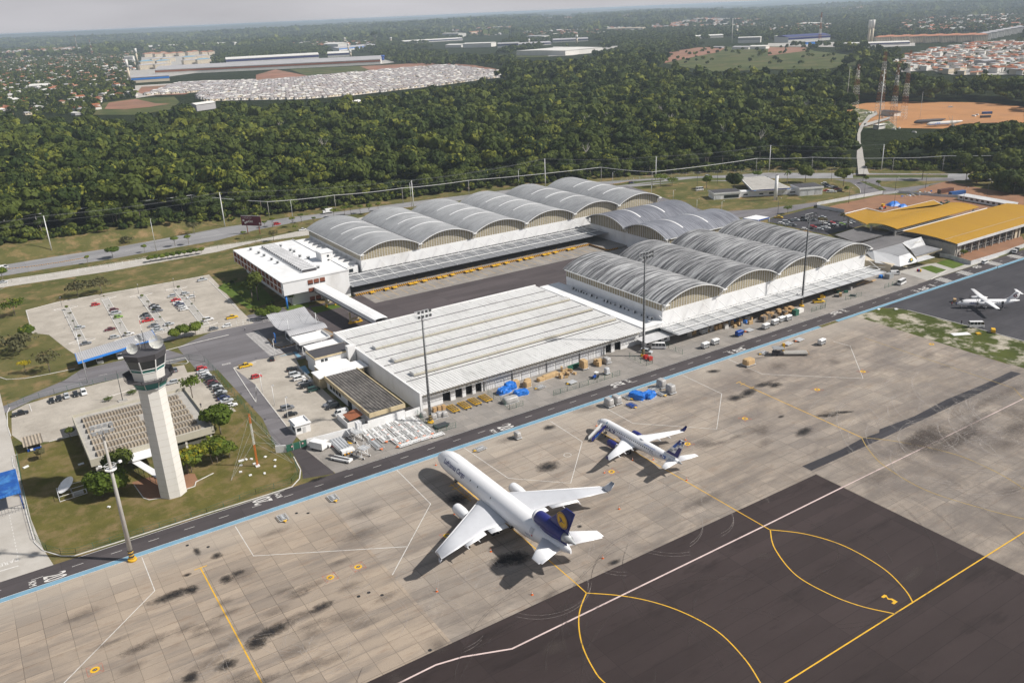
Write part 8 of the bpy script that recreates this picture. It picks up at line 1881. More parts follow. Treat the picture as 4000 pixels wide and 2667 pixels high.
SLOPE=pxs(2,0,[(1250,575),(1450,480),(1700,435),(1970,430),(2351,450)])+pxs(3,0,[(0,425),(350,440),(420,470),(850,520),(850,600),(500,640),(0,640)])+pxs(2,0,[(1850,660),(1700,640),(1400,585)])
YARDS=[pxs(3,0,[(890,440),(900,225),(975,225),(990,390),(1030,330),(1950,290),(2351,285),(2351,390),(2000,425),(1300,450)]),pxs(0,0,[(1190,600),(1240,470),(1310,470),(2130,420),(2130,440),(1970,470),(1970,600)]),pxs(1,0,[(1350,405),(1900,345),(2351,290),(2351,320),(2170,390),(2351,430),(2351,465),(2000,470),(1730,465),(1730,430),(1350,430)]),pxs(2,0,[(0,435),(0,405),(380,370),(710,355),(1000,395),(1000,415),(380,425)]),pxs(2,0,[(1640,360),(1960,335),(2300,355),(2351,390),(2351,480),(2020,480),(1800,460)]),pxs(2,0,[(0,470),(380,420),(830,430),(1000,415),(960,460),(560,545),(350,548),(0,545)]),pxs(1,0,[(1180,515),(1500,525),(2351,510),(2351,530),(1560,548),(1250,558)]),pxs(2,0,[(380,415),(380,370),(700,360),(1000,400),(830,425)]),
         pxs(3,0,[(0,430),(0,370),(600,360),(720,395),(1300,390),(2000,350),(2351,290),(2351,350),(2000,392),(1300,420),(900,440),(350,432)]),pxs(2,0,[(2020,460),(2020,400),(2351,370),(2351,455)]),pxs(1,0,[(600,445),(760,400),(1110,420),(1110,440),(760,475)]),pxs(1,0,[(1700,360),(2351,300),(2351,330),(1900,360)]),pxs(0,0,[(1150,600),(1300,500),(1960,470),(1960,600),(1250,650)])]
def pix(x,y,z):return sight(np.stack([x,y,z],-1))
def sample(rmin,rmax,spacing,a0=-6,a1=97):
    n=int(math.radians(a1-a0)/2*(rmax**2-rmin**2)/spacing**2);r=np.sqrt(rng.uniform(rmin**2,rmax**2,n));a=np.radians(rng.uniform(a0,a1,n));return r*np.cos(a),r*np.sin(a)
def visible(x,y,z,m=160):
    p=pix(x,y,z);return (p[:,0]>-m) & (p[:,0]<4000+m) & (p[:,1]<2667+m),p
def open_land(x,y,z,p,h,polys):
    w=np.stack([9*np.sin(x*.031+y*.017)+6*np.sin(y*.07),5*np.sin(x*.043)+4*np.sin(y*.09+x*.03)],-1);t=pix(x,y,z+h)+w;p=p+w;ok=np.ones(len(x),bool)
    for Q in polys:ok &= ~inpoly(p,Q) & ~inpoly(t,Q)
    return ok
def keep_forest(x,y):
    z=hgt(x,y);ok,p=visible(x,y,z);left=sstep((x-20)/130);b=beyond(x,y);ok &= b>34-20*left
    ok &= ~((b<24) & (x>480));ok |= inpoly(p,pxs(3,1,[(1690,-60),(1710,80),(1900,140),(2100,200),(2351,235),(2700,300),(2700,-300),(2000,-300)])) & ((b>6) | (b<-24)) & (np.hypot(x,y)<1000)
    return ok & open_land(x,y,z,p,23,(SUBURB,WORKS,VILLAS,SLOPE,*YARDS)) & open_land(x,y,z,p,14,(CLEAR,)),p
FT=[pxs(2,0,[(1200,245),(1500,215),(1700,175),(2351,185),(2351,262),(1700,262),(1300,275)]),pxs(3,0,[(0,245),(600,232),(600,290),(0,310)]),pxs(3,0,[(1100,210),(1500,170),(1900,150),(2351,140),(2351,270),(1500,300),(1150,300)]),pxs(1,0,[(300,405),(600,395),(1100,380),(1100,410),(600,440)]),pxs(2,0,[(100,300),(700,280),(860,300),(860,330),(100,340)]),pxs(1,0,[(1500,300),(2351,250),(2351,290),(1600,330)]),pxs(2,0,[(255,140),(570,140),(570,182),(255,182)]),pxs(2,0,[(1000,145),(1120,145),(1120,175),(1000,175)]),pxs(1,0,[(1980,285),(2240,280),(2240,325),(1980,330)]),pxs(2,0,[(865,260),(1215,255),(1215,300),(865,305)]),pxs(3,0,[(280,215),(430,215),(430,245),(280,245)]),pxs(3,0,[(450,80),(950,70),(950,110),(450,115)]),pxs(0,0,[(0,440),(700,440),(900,500),(480,490),(0,520)])]
inft=lambda p:np.any([inpoly(p,Q) for Q in FT],axis=0)
# front of the forest: each tree its own thing
xs,ys=sample(590,800,7.4);ok,_=keep_forest(xs,ys);xs,ys=xs[ok],ys[ok];b=beyond(xs,ys);order=np.argsort(b);nearN=order[:300];restN=order[300:]
PT=None;COLS=('dense dark green','bright green','olive green','broad dull green','pale green','tall dark green')
for j,i in enumerate(nearN):
    k=j % 6;s=rng.uniform(4.6,8.8);h=rng.uniform(7,13.5);t=T('rainforest_tree',COLS[k]+' rainforest tree in the front edge of the forest beyond the highway','tree',(xs[i],ys[i],float(hgt(xs[i],ys[i]))),rng.uniform(0,2*PI),COLS[k]+' trees along the front edge of the forest')
    c=bpy.data.objects.new('crown',CR_NEAR[k]);COL.objects.link(c);c.parent=t;c.location=(0,0,h-s*.5);c.scale=(s,s,s*1.05)
    q=bpy.data.objects.new('trunk',TR_MESH[k % 3]);COL.objects.link(q);q.parent=t;q.scale=(h*.7,h*.7,h-s*.1)
def merge(name,X,Y,S,H,temps,mat,label,cat='trees'):
    Vs,Fs,Ts=[],[],[];o=0;k=rng.integers(0,len(temps),len(X));Zg=hgt(X,Y)
    for j,(V,F,tn) in enumerate(temps):
        m=np.where(k==j)[0]
        if not len(m):continue
        a=rng.uniform(0,2*PI,len(m));c,s_=np.cos(a)[:,None],np.sin(a)[:,None];S_=S[m][:,None]
        vx=(V[:,0]*c-V[:,1]*s_)*S_+X[m][:,None];vy=(V[:,0]*s_+V[:,1]*c)*S_+Y[m][:,None];vz=V[:,2]*S_*rng.uniform(.85,1.25,len(m))[:,None]+(Zg[m]+H[m])[:,None]
        Vs.append(np.stack([vx,vy,vz],-1).reshape(-1,3));Fs.append((F[None]+(np.arange(len(m))*len(V))[:,None,None]+o).reshape(-1,4));o+=len(m)*len(V)
        base=np.where(rng.uniform(size=len(m))>.13,rng.beta(.8,1.1,len(m))*.78,rng.uniform(.62,.86,len(m)));Ts.append((tn[None]+base[:,None]).ravel())
    me=mesh_np(name,np.concatenate(Vs),np.concatenate(Fs),np.concatenate(Ts),mat);ob=bpy.data.objects.new(name,me);COL.objects.link(ob);tag(ob,label,cat,None,'stuff');return ob
T1=[crown(20+s,330,9,size=.11,rz=.5+.06*s) for s in range(6)];T2=[crown(40+s,120,7,size=.17,rz=.5+.06*s) for s in range(5)];T3=[crown(60+s,34,4,size=.3,rz=.5+.05*s) for s in range(5)]
x2,y2=sample(800,900,7.6);ok,_=keep_forest(x2,y2);x2,y2=np.concatenate([xs[restN],x2[ok]]),np.concatenate([ys[restN],y2[ok]])
def sizes(n,lo=4.4,hi=7.6):s=rng.uniform(lo,hi,n);big=rng.uniform(size=n)>.88;return np.where(big,s*1.6,s),np.where(big,rng.uniform(15,19,n),rng.uniform(8,14,n))
xu,yu=sample(560,860,3.4);bu=beyond(xu,yu);zu=hgt(xu,yu);ok,p=visible(xu,yu,zu);lf=sstep((xu-20)/130);ok &= (bu>28-17*lf) & (bu<44-17*lf) & open_land(xu,yu,zu,p,5,(CLEAR,));su=rng.uniform(1.8,3.6,ok.sum());merge('undergrowth',xu[ok],yu[ok],su,su*rng.uniform(.2,1.1,len(su)),T2,'forest_leaf','tangled undergrowth along the foot of the forest edge','undergrowth')
S,H=sizes(len(x2));merge('rainforest',x2,y2,S,H,T1,'forest_leaf','dense green rainforest canopy behind the first trees','forest')
x3,y3=sample(900,1320,8);ok,_=keep_forest(x3,y3);S,H=sizes(ok.sum(),4.8,8);merge('rainforest',x3[ok],y3[ok],S,H,T2,'forest_leaf','dark rainforest canopy in the middle of the wide forest belt','forest')
x4,y4=sample(1320,2300,9.6);ok,_=keep_forest(x4,y4);S,H=sizes(ok.sum(),5.2,8.6);merge('rainforest',x4[ok],y4[ok],S,H,T3,'forest_leaf','distant rainforest canopy in front of the town and factories','forest')
x5,y5=sample(2300,5200,16);z5=hgt(x5,y5);ok,p=visible(x5,y5,z5)
ok &= open_land(x5,y5,z5,p,22,(SUBURB,WORKS,VILLAS,SLOPE,*YARDS))
cl=np.sin(x5*.0043+1)*np.sin(y5*.0037)+.5*np.sin(x5*.011+y5*.006);ok &= (cl>-.75) | (rng.uniform(size=len(x5))>.6);ok &= ~(inft(p) & (rng.uniform(size=len(x5))<.7))
S=rng.uniform(7,12,ok.sum());merge('woodland',x5[ok],y5[ok],S,S*.5,T3,'forest_leaf','scattered distant woodland around the town','forest')
x6,y6=sample(5200,14000,90);z6=hgt(x6,y6);ok,p=visible(x6,y6,z6);ok &= ~(inft(p) & (rng.uniform(size=len(x6))<.8));S=rng.uniform(26,50,ok.sum());merge('woodland',x6[ok],y6[ok],S,S*.15,[crown(80+s,24,5,size=.3,rz=.3,spread=.8) for s in range(4)],'forest_leaf','hazy far woodland towards the horizon','forest')
# trees inside the suburbs and scrub on the slopes
for Q,rm,rM,sp,pr,nm in ((SUBURB,1500,5200,14,.62,'garden trees between the suburb houses'),(VILLAS,1500,3000,24,.3,'few garden trees between the villas'),(SLOPE,1300,3400,26,.16,'scattered bushes on the open slope')):
    xa,ya=sample(rm,rM,sp);ok,p=visible(xa,ya,hgt(xa,ya));cl=.5+.5*np.sin(xa*.013+ya*.004)*np.sin(ya*.011);ok &= inpoly(p,Q) & (rng.uniform(size=len(xa))<pr*(.6+cl));ok &= open_land(xa,ya,hgt(xa,ya),p,8,YARDS[-1:]);S=rng.uniform(4,7,ok.sum());merge('woodland',xa[ok],ya[ok],S,S*.6,T3,'forest_leaf',nm,'trees')
xd,yd=sample(620,1050,50);ok,_=keep_forest(xd,yd)
for x,y in list(zip(xd[ok],yd[ok]))[:34]:
    h=rng.uniform(17,22);t=T('dead_tree','bare pale dead tree rising out of the rainforest canopy','tree',(x,y,float(hgt(x,y))),0,'bare dead trees in the rainforest');m=MB();m.cyl((0,0,0),(0,0,h*.8),.35,.2,n=5)
    for i in range(9):
        a=rng.uniform(0,2*PI);L=rng.uniform(2,4.5);q=(L*math.cos(a),L*math.sin(a),h*rng.uniform(.85,1.05));m.bar((0,0,h*rng.uniform(.6,.8)),q,.22);m.bar(q,(q[0]*1.4,q[1]*1.2,q[2]+1.5),.12)
    m.build('branches','pale_trunk',t)
# ---- single trees of the airport grounds
LT={}
def tree(x,y,h,r,label,mat='tree_leaf',kind='round',z=None,trunk_h=None,group=None):
    key=(mat,kind)
    if key not in LT:nf,nb,rz_,sz,sp={'round':(1500,14,.7,.07,.55),'open':(420,16,.6,.065,.85),'dome':(2200,18,.85,.06,.5),'umbrella':(700,12,.4,.075,.72)}[kind];LT[key]=[mesh_np('crown',*crown(100+i+len(LT)*7,nf,nb,size=sz,rz=rz_,spread=sp,core=kind != 'open'),mat) for i in range(3)]
    z=float(hgt(x,y)) if z is None else z;t=T('tree',label,'tree',(x,y,z),rng.uniform(0,6),group)
    c=bpy.data.objects.new('crown',LT[key][int(rng.integers(0,3))]);COL.objects.link(c);c.parent=t;c.location=(0,0,h-r*.42);c.scale=(r,r,r)
    q=bpy.data.objects.new('trunk',TR_MESH[int(rng.integers(0,3))]);COL.objects.link(q);q.parent=t;q.scale=(h*.75,h*.75,max(.5,h-r*.2));return t
TL=[(0,1,720,1165,7.5,6.2,'large open tree at the top edge of the car park bank','open','dry_leaf'),(0,1,935,1125,7.5,5.8,'large open tree beside its twin on the car park bank','open','dry_leaf'),(0,1,140,1330,8,5.5,'leafy tree at the forest side corner of the car park','open','tree_leaf'),
 (0,2,180,100,7,7.5,'wide dull green tree near the toll canopy','open','dry_leaf'),(0,2,460,280,7.5,4.8,'bare looking tree at the bend by the toll canopy','open','dry_leaf'),(0,2,240,290,5,2.4,'small yellow flowering tree at the bend','open','yellow_flower'),(0,1,270,1560,6,4,'round green tree on the bank beside the planting strips','round','tree_leaf'),
 (0,1,1040,805,6.5,4.2,'broad round tree between the highway and the slip road','umbrella','tree_leaf'),(0,1,808,855,4.5,1.7,'small ball shaped tree between the roads','round','tree_leaf'),(0,1,1330,752,4.5,1.8,'small tree with a slim trunk between the roads','round','tree_leaf'),(0,1,1610,695,6,2.8,'flat crowned tree between the roads nearest the lamp','umbrella','tree_leaf'),(0,1,1735,680,6,2.6,'flat crowned tree next past the lamp','umbrella','tree_leaf'),(0,1,2245,625,4.8,2,'small tree below the billboard','umbrella','tree_leaf'),(0,1,30,1015,7,3.4,'tree at the far end of the slip road','round','tree_leaf'),
 (0,1,1785,580,7,4.2,'sparse tree on the dry bank beyond the highway','open','dry_leaf'),(0,1,1170,665,4,4,'low spreading bush on the dry bank','open','dry_leaf'),(1,1,85,525,4.6,1.9,'small tree at the billboard leg','umbrella','tree_leaf'),(1,1,155,515,6,2.2,'tree beside the red car on the highway','umbrella','tree_leaf'),(1,1,345,518,6.5,2.2,'tree nearest the white pickup','umbrella','tree_leaf'),(1,1,418,478,6,2,'slim tree before the box truck','umbrella','tree_leaf'),(1,1,535,492,4.8,1.8,'small tree before the vaulted roofs','umbrella','tree_leaf'),(1,1,715,425,5.5,2.6,'tree in front of the box truck','umbrella','tree_leaf'),(1,1,815,415,6.5,2.8,'leafy tree past the box truck','open','tree_leaf'),(1,1,875,405,6.5,2.8,'leafy twin tree past the box truck','open','tree_leaf'),(1,1,960,395,6,2.5,'round tree above the first vaulted roof','umbrella','tree_leaf'),(1,1,1042,400,6.5,2.7,'round tree in the gap of the first two roofs','round','tree_leaf'),(1,1,1125,370,5.5,2.2,'small dark tree over the second roof','round','tree_leaf'),(1,1,165,650,6,3.2,'sparse tree at the white fence near the office roof','open','dry_leaf'),(1,1,365,560,4,2,'little tree next to the white pickup','open','tree_leaf'),
 (2,1,1360,150,9,5,'dark tree on the grass tip at the highway fork','open','tree_leaf'),(2,1,1470,140,6,4.4,'thin sprawling tree by the dark one at the fork','open','tree_leaf'),(2,1,1785,165,8.5,4.6,'roundish tree before the shop roof','round','tree_leaf'),(2,1,2038,190,10.5,7.5,'very large dark dome shaped tree behind the station shop','dome','forest_leaf'),(3,1,340,108,10,6.8,'large dark dome shaped tree behind the workshop','dome','forest_leaf'),(3,1,690,145,11,7.2,'big irregular dark tree beside the workshop car plot','round','forest_leaf'),(3,1,715,195,3.4,2.2,'low round bush below the big irregular tree','round','tree_leaf'),(2,1,2255,60,4.5,4,'low spreading tree above the station canopy','umbrella','tree_leaf'),(3,1,1415,85,11,6,'dark spreading tree beyond the roundabout','umbrella','forest_leaf'),(3,1,895,115,5,2.6,'small tree on the roundabout tip','round','tree_leaf'),(3,1,1010,160,5,2,'small round tree at the road split','round','tree_leaf'),(3,1,180,395,5,3,'thin tree at the terminal car park verge','open','tree_leaf'),(3,1,695,470,5,3,'thin bare tree in the terminal car park','open','dry_leaf'),(3,1,500,500,4.5,3,'thin tree among the parked cars of the terminal','open','dry_leaf'),
 (0,2,2030,850,9,6.2,'large leafy tree at the corner of the operations building','round','tree_leaf'),(0,2,1770,520,8,4.2,'tree rising behind the operations building parapet','open','tree_leaf'),(0,2,1130,1285,8.5,5.4,'dark olive tree in front of the operations building','round','forest_leaf'),(0,2,945,1425,6.4,5.2,'bright green rounded tree in front of the dark olive one','dome','tree_leaf'),(0,2,1075,1420,6.2,4.4,'bright green tree beside the light mast','dome','tree_leaf'),(0,2,1730,1210,7.5,4.6,'yellow flowering tree touching the control tower','open','yellow_flower'),(0,2,1760,1200,6.6,4.6,'green tree under the yellow blossom by the tower','round','tree_leaf'),(0,2,1950,1120,7.5,4.6,'second yellow flowering tree by the tower','open','yellow_flower'),(0,2,2000,1110,6.6,4.8,'leafy tree mingled with the second yellow one','round','tree_leaf'),(0,2,2110,1070,4.6,3.4,'low leafy tree at the end of the yellow trees','round','tree_leaf'),
 (0,2,380,1080,3.2,1.9,'small dry conical tree on the tower lawn','round','dry_leaf'),(0,2,652,905,4,1.9,'small dark tree at the edge of the tower lawn','round','forest_leaf'),(0,2,1000,545,1.6,1.6,'low fern bush by the flagpole','open','tree_leaf'),(0,2,1220,480,1.6,1.8,'low fern bush further along the flagpole bed','open','tree_leaf'),
 (0,1,1700,1530,5,4,'bushy tree between the car park and the access road','round','tree_leaf'),(0,1,1800,1510,5,4,'second bushy tree between car park and access road','round','tree_leaf'),(0,1,1620,1555,4.4,3.6,'bushy tree nearest the toll canopy end','round','tree_leaf'),(1,1,60,1370,4.6,3.6,'leafy bush beside the blue office column','round','tree_leaf'),(1,1,140,1350,4.8,3.8,'leafy bush behind the gatehouse canopy','round','tree_leaf'),(1,1,200,1330,3.6,2.6,'small bush by the gatehouse railing','round','tree_leaf'),(1,1,20,1190,12,5.2,'tall dark tree against the louvred office wall','dome','forest_leaf'),(0,1,2320,1200,10,4.5,'tall dark tree further along the louvred office wall','dome','forest_leaf'),(3,1,1795,785,3,2,'green bush in front of the new terminal glazing','round','tree_leaf'),(1,1,445,1200,5,1.8,'small yellowish palm by the office windows','open','yellow_flower'),(1,1,330,1245,5.5,1.8,'slim green shrub under the office','open','tree_leaf')]
for c,r,x,y,h,rad,lb,kd_,mt in TL:
    X,Y=g(c,r,x,y);tree(X,Y,h,rad,lb,mt,kd_)
for i in range(10):
    X,Y=g(0,1,1385+i*52,840-i*8.5);tree(X,Y,3.4,2.3,'rounded hedge bush in the row above the car park bank','tree_leaf','round',group='hedge bushes above the car park bank')
for a,b_ in (((585,1290),(700,1560)),((925,1180),(1125,1540)),((1270,1165),(1500,1460)),((1605,1100),(1850,1410))):
    for k in range(5):
        f=k/4;X,Y=g(0,1,a[0]+(b_[0]-a[0])*f,a[1]+(b_[1]-a[1])*f);tree(X+1.6,Y+rng.uniform(-2,2),rng.uniform(1.2,2.6),rng.uniform(.4,1.1),'small shrub on a planting strip of the car park',('tree_leaf','dry_leaf','forest_leaf')[k%3],('round','open')[k%2],group='shrubs on the car park planting strips')
for k in range(16):
    X,Y=rng.uniform(100,111),rng.uniform(372,430);tree(X,Y,rng.uniform(1.5,3.5),rng.uniform(1,2.2),'garden shrub beside the louvred office wall','forest_leaf' if k%2 else 'tree_leaf','round',group='garden shrubs beside the office')
# a palm
P0=g(3,1,175,125);t=T('palm_tree','tall palm with drooping fronds behind the petrol station','palm',P0);m=MB();m.cyl((0,0,0),(.3,.2,9),.25,.17,n=8);m.build('trunk','pale_trunk',t);m=MB()
for i in range(17):
    a=i*2.4;L=rng.uniform(3,3.9);e=rng.uniform(-.5,.9);P=[(.3+L*f*math.cos(a)*math.cos(e*(1-f)),.2+L*f*math.sin(a)*math.cos(e*(1-f)),9+L*(math.sin(e)*f-.55*f*f)) for f in np.linspace(0,1,6)]
    for p,q in zip(P[:-1],P[1:]):m.bar(p,q,.62,.03)
o=m.build('crown','tree_leaf',t)
# ================================================================== TOWN, FACTORIES, CLEARING
SI=[]
for nm,mt,z_,lst in (('bare_red_earth','red_soil',.25,[(0,0,[(760,748),(870,690),(1130,690),(1145,735),(860,755)]),(0,0,[(960,1005),(1000,945),(1250,912),(1420,950),(1560,955),(1380,985),(1150,1005)]),(1,0,[(0,690),(180,640),(480,700),(300,745),(0,755)]),(1,0,[(950,610),(1180,600),(1560,578),(1800,588),(2000,600),(2351,660),(2200,690),(1750,602),(1270,645),(1050,650)]),(3,0,[(0,435),(345,435),(345,470),(0,515)]),(2,0,[(1250,575),(1450,480),(1700,440),(1975,432),(1900,480),(1600,540),(1400,583)]),(0,0,[(1260,850),(1300,800),(1650,780),(1850,820),(1700,870),(1350,880)])]),
    ('field','meadow',.2,[(0,0,[(850,1058),(950,945),(1250,905),(1600,890),(1650,940),(1560,1010),(1250,1058)]),(1,0,[(300,635),(1000,608),(1210,645),(900,680),(600,705),(480,705)]),(1,0,[(1180,520),(1500,530),(2351,505),(2351,528),(1560,550),(1250,560)]),(2,0,[(1400,585),(1600,540),(1900,480),(1975,432),(2351,450),(2351,642),(1850,662),(1700,640)]),(3,0,[(0,430),(345,435),(420,470),(850,520),(850,600),(500,640),(0,640)]),(2,0,[(0,505),(350,500),(350,525),(0,530)]),(2,0,[(560,505),(960,450),(1000,420),(840,470)])]),
    ('works_yard','path',.3,[(0,0,[(1150,760),(1180,650),(1960,600),(2351,600)],),(1,0,[(-400,620),(0,600),(1150,590),(1290,575),(1150,545),(600,560),(-1000,640)]),(2,0,[(330,520),(380,430),(830,440),(990,420),(960,440),(560,512)]),(3,0,[(0,430),(0,400),(600,390),(1350,390),(1350,425),(900,440),(350,432)]),(0,0,[(1290,660),(1300,520),(1960,500),(1960,600)])]),
    ('estate_ground','sandy',.35,[(0,0,[(1250,905),(1240,790),(1640,765),(1870,740),(2351,738)]),]),
    ):
    for i,(c,r,pts) in enumerate(lst):setting(nm,[[at(c*1000+x/2.351,r*666.67+y/2.351) for x,y in pts]],mt,z_+i*.02)
EST=pxs(0,0,[(1640,765),(2351,742)])+pxs(1,0,[(0,752),(700,692),(1200,645),(1750,603),(2351,675),(2351,705),(2100,730),(1700,788),(1300,832),(900,880),(430,915),(0,922)])+pxs(0,0,[(1980,930),(1900,935),(1800,900),(1830,850),(1520,870),(1300,880)])
setting('estate_ground',[[at(*p) for p in EST]],'sandy',.4)
setting('town_ground',[[at(*p) for p in VILLAS]],'path',.35)
def hmesh(L,Wd,H,rf,wall='farwhite',roof='terracotta',seed=0):
    m=MB();m.box(-L/2,-Wd/2,0,L/2,Wd/2,H,0,False);
    if rf:m.add([(-L/2-.4,-Wd/2-.4,H),(L/2+.4,-Wd/2-.4,H),(L/2+.4,Wd/2+.4,H),(-L/2-.4,Wd/2+.4,H),(-L/2-.4,0,H+rf),(L/2+.4,0,H+rf)],[(0,1,5,4),(2,3,4,5),(1,2,5),(3,0,4)],1)
    else:m.box(-L/2-.2,-Wd/2-.2,H,L/2+.2,Wd/2+.2,H+.4,1)
    for i in range(max(1,int(L/4))):x=-L/2+1.2+i*4;m.box(x,-Wd/2-.05,1,x+1.6,-Wd/2-.01,2.3,2)
    o=m.build('house',[wall,roof,'glass_dark']);me=o.data;bpy.data.objects.remove(o);return me
HM=[hmesh(11,8,3.2,1.6,'farwhite','rust'),hmesh(9,7,3,1.2,'farcream','fargrey'),hmesh(13,8,3,1.4,'fargrey','farwhite'),hmesh(9,8,3.1,0,'farwhite','farwhite'),hmesh(10,7,3,1.3,'farcream','terracotta')]
HV=[hmesh(11,9,6.4,1.8,'farwhite','rust'),hmesh(9,9,6.8,0,'farwhite','farwhite'),hmesh(10,8,3.4,1.6,'farcream','terracotta'),hmesh(12,9,6.2,0,'farcream','fargrey'),hmesh(10,10,3.4,1.5,'farwhite','fargrey')]
P_('estate_roof',(.33,.29,.29),.9,.2,.05);HE=[hmesh(6.6,6,2.9,.9,'farcream','estate_roof'),hmesh(6.6,6,2.9,.9,'farwhite','estate_roof'),hmesh(6.6,6,2.9,0,'fargrey','fargrey'),hmesh(7,6,2.9,.9,'farcream','farwhite'),hmesh(6.6,6,2.9,.9,'farcream','fargrey'),hmesh(6.6,6,2.9,.9,'farwhite','estate_roof')]
HL=['house with a red tiled roof','cream house with a grey roof','grey house with a pale roof','flat-roofed white house','cream house with a tiled roof'];VL=['two-storey white villa with a red roof','boxy white two-storey villa','cream villa with a red roof','boxy cream villa','low white villa with a grey roof'];EL=['cream row house','white row house with a grey roof','flat-roofed grey row house','cream row house with a pale roof','cream row house with an ash grey roof','pale row house with a dull roof']
def scatter(x,y,ang,meshes,labels,where,group,name,keep=300,sc=(.85,1.3),stuff='small houses'):
    z=hgt(x,y);k=rng.integers(0,len(meshes),len(x));s=rng.uniform(*sc,len(x));d=np.hypot(x,y);order=np.argsort(d);rest=[]
    for n_,i in enumerate(order):
        if n_<keep:
            o=bpy.data.objects.new(name,meshes[k[i]]);COL.objects.link(o);o.location=(x[i],y[i],z[i]+.3);o.rotation_euler=(0,0,ang[i]);o.scale=(s[i],)*3;tag(o,labels[k[i]]+' '+where,'house',labels[k[i]]+' '+group)
        else:rest.append(i)
    if rest:
        V=[];F=[];MI=[];mats=[];base=0
        for j,me in enumerate(meshes):
            idx_=[i for i in rest if k[i]==j];v0=np.array([tuple(v.co) for v in me.vertices]);f0=[tuple(p.vertices) for p in me.polygons];m0=[p.material_index for p in me.polygons];mo=len(mats);mats+=list(me.materials)
            for i in idx_:
                c,s_=math.cos(ang[i])*s[i],math.sin(ang[i])*s[i];V.append(np.stack([v0[:,0]*c-v0[:,1]*s_+x[i],v0[:,0]*s_+v0[:,1]*c+y[i],v0[:,2]*s[i]+z[i]+.3],-1));F+=[tuple(q+base for q in f) for f in f0];MI+=[q+mo for q in m0];base+=len(v0)
        me=bpy.data.meshes.new(name+'_mass');me.from_pydata(np.concatenate(V).tolist(),[],F);[me.materials.append(q) for q in mats];me.polygons.foreach_set('material_index',MI);o=bpy.data.objects.new('distant_'+name+'s',me);COL.objects.link(o);tag(o,stuff,'houses',None,'stuff')
xa,ya=sample(1500,5600,27);ok,p=visible(xa,ya,hgt(xa,ya));ok &= inpoly(p,SUBURB) & ~inpoly(p,YARDS[-1]) & ~inpoly(p,YARDS[1]) & (rng.uniform(size=len(xa))<np.where(p[:,1]<250,.6,.42));xa,ya=xa[ok],ya[ok]
scatter(xa,ya,rng.choice([.3,.3+PI/2,.9],len(xa))+rng.normal(0,.1,len(xa)),HM,HL,'among the trees of the hazy suburb','in the hazy suburb','house',300,(.9,1.5),'hundreds more small houses further back in the hazy suburb')
xa,ya=sample(1500,3200,16.5);ok,p=visible(xa,ya,hgt(xa,ya));ok &= inpoly(p,VILLAS) & (rng.uniform(size=len(xa))<.8);xa,ya=xa[ok],ya[ok]
scatter(xa,ya,rng.choice([.1,.1+PI/2],len(xa))+rng.normal(0,.12,len(xa)),HV,VL,'in the dense estate beyond the forest','in the estate beyond the forest','villa',300,(.9,1.25),'more villas further back in the dense estate')
xa,ya=sample(2900,9000,34);ok,p=visible(xa,ya,hgt(xa,ya));ok &= inft(p) & (rng.uniform(size=len(xa))<.5);xa,ya=xa[ok],ya[ok];scatter(xa,ya,rng.uniform(0,3,len(xa)),HM,HL,'','','far_house',0,(1.2,2.4),'faint pale houses on the hazy hills below the horizon')
gx,gy=np.meshgrid(np.arange(200,1500,8.6),np.arange(1300,2700,16));gx=gx+rng.normal(0,.4,gx.shape)+4*(np.arange(gy.shape[0])%2)[:,None];gy=gy+rng.normal(0,.3,gy.shape);ra=.35;X_=(gx*math.cos(ra)+gy*math.sin(ra)*0);xa,ya=gx.ravel(),gy.ravel()
cx0,cy0=800,1900;xa,ya=cx0+(xa-cx0)*math.cos(ra)-(ya-cy0)*math.sin(ra),cy0+(xa-cx0)*math.sin(ra)+(ya-cy0)*math.cos(ra);ok,p=visible(xa,ya,hgt(xa,ya));ok &= inpoly(p,EST) & (rng.uniform(size=len(xa))<.93);xa,ya=xa[ok],ya[ok]
scatter(xa,ya,np.full(len(xa),ra),HE,EL,'in the packed housing rows behind the forest','in the packed housing rows','row_house',300,(.95,1.1),'thousands more identical houses in packed rows below the factory')
def big(c0,x0,y0,c1,x1,y1,depth,h,name,label,wall='farwhite',roof='fargrey',rise=0,r=0,band=None,cat='factory',n=1):
    a=at(c0*1000+x0/2.351,r*666.67+y0/2.351);b=at(c1*1000+x1/2.351,r*666.67+y1/2.351);d=(b[0]-a[0],b[1]-a[1]);L=math.hypot(*d);an=math.atan2(d[1],d[0]);z=float(hgt(a[0],a[1]));t=T(name,label,cat,(a[0],a[1],z),an)
    m=MB();m.box(0,0,-1,L,depth,h);m.build('wall',wall,t);m=MB();m.add([(-1,-1,h),(L+1,-1,h),(L+1,depth+1,h),(-1,depth+1,h),(-1,depth/2,h+rise+.5),(L+1,depth/2,h+rise+.5)],[(0,1,5,4),(2,3,4,5),(1,2,5),(3,0,4)]);m.build('roof',roof,t)
    if band:m=MB();m.box(-.3,-.5,h*.5,L+.3,-.1,h*.85);m.build('window_band',band,t)
    return t
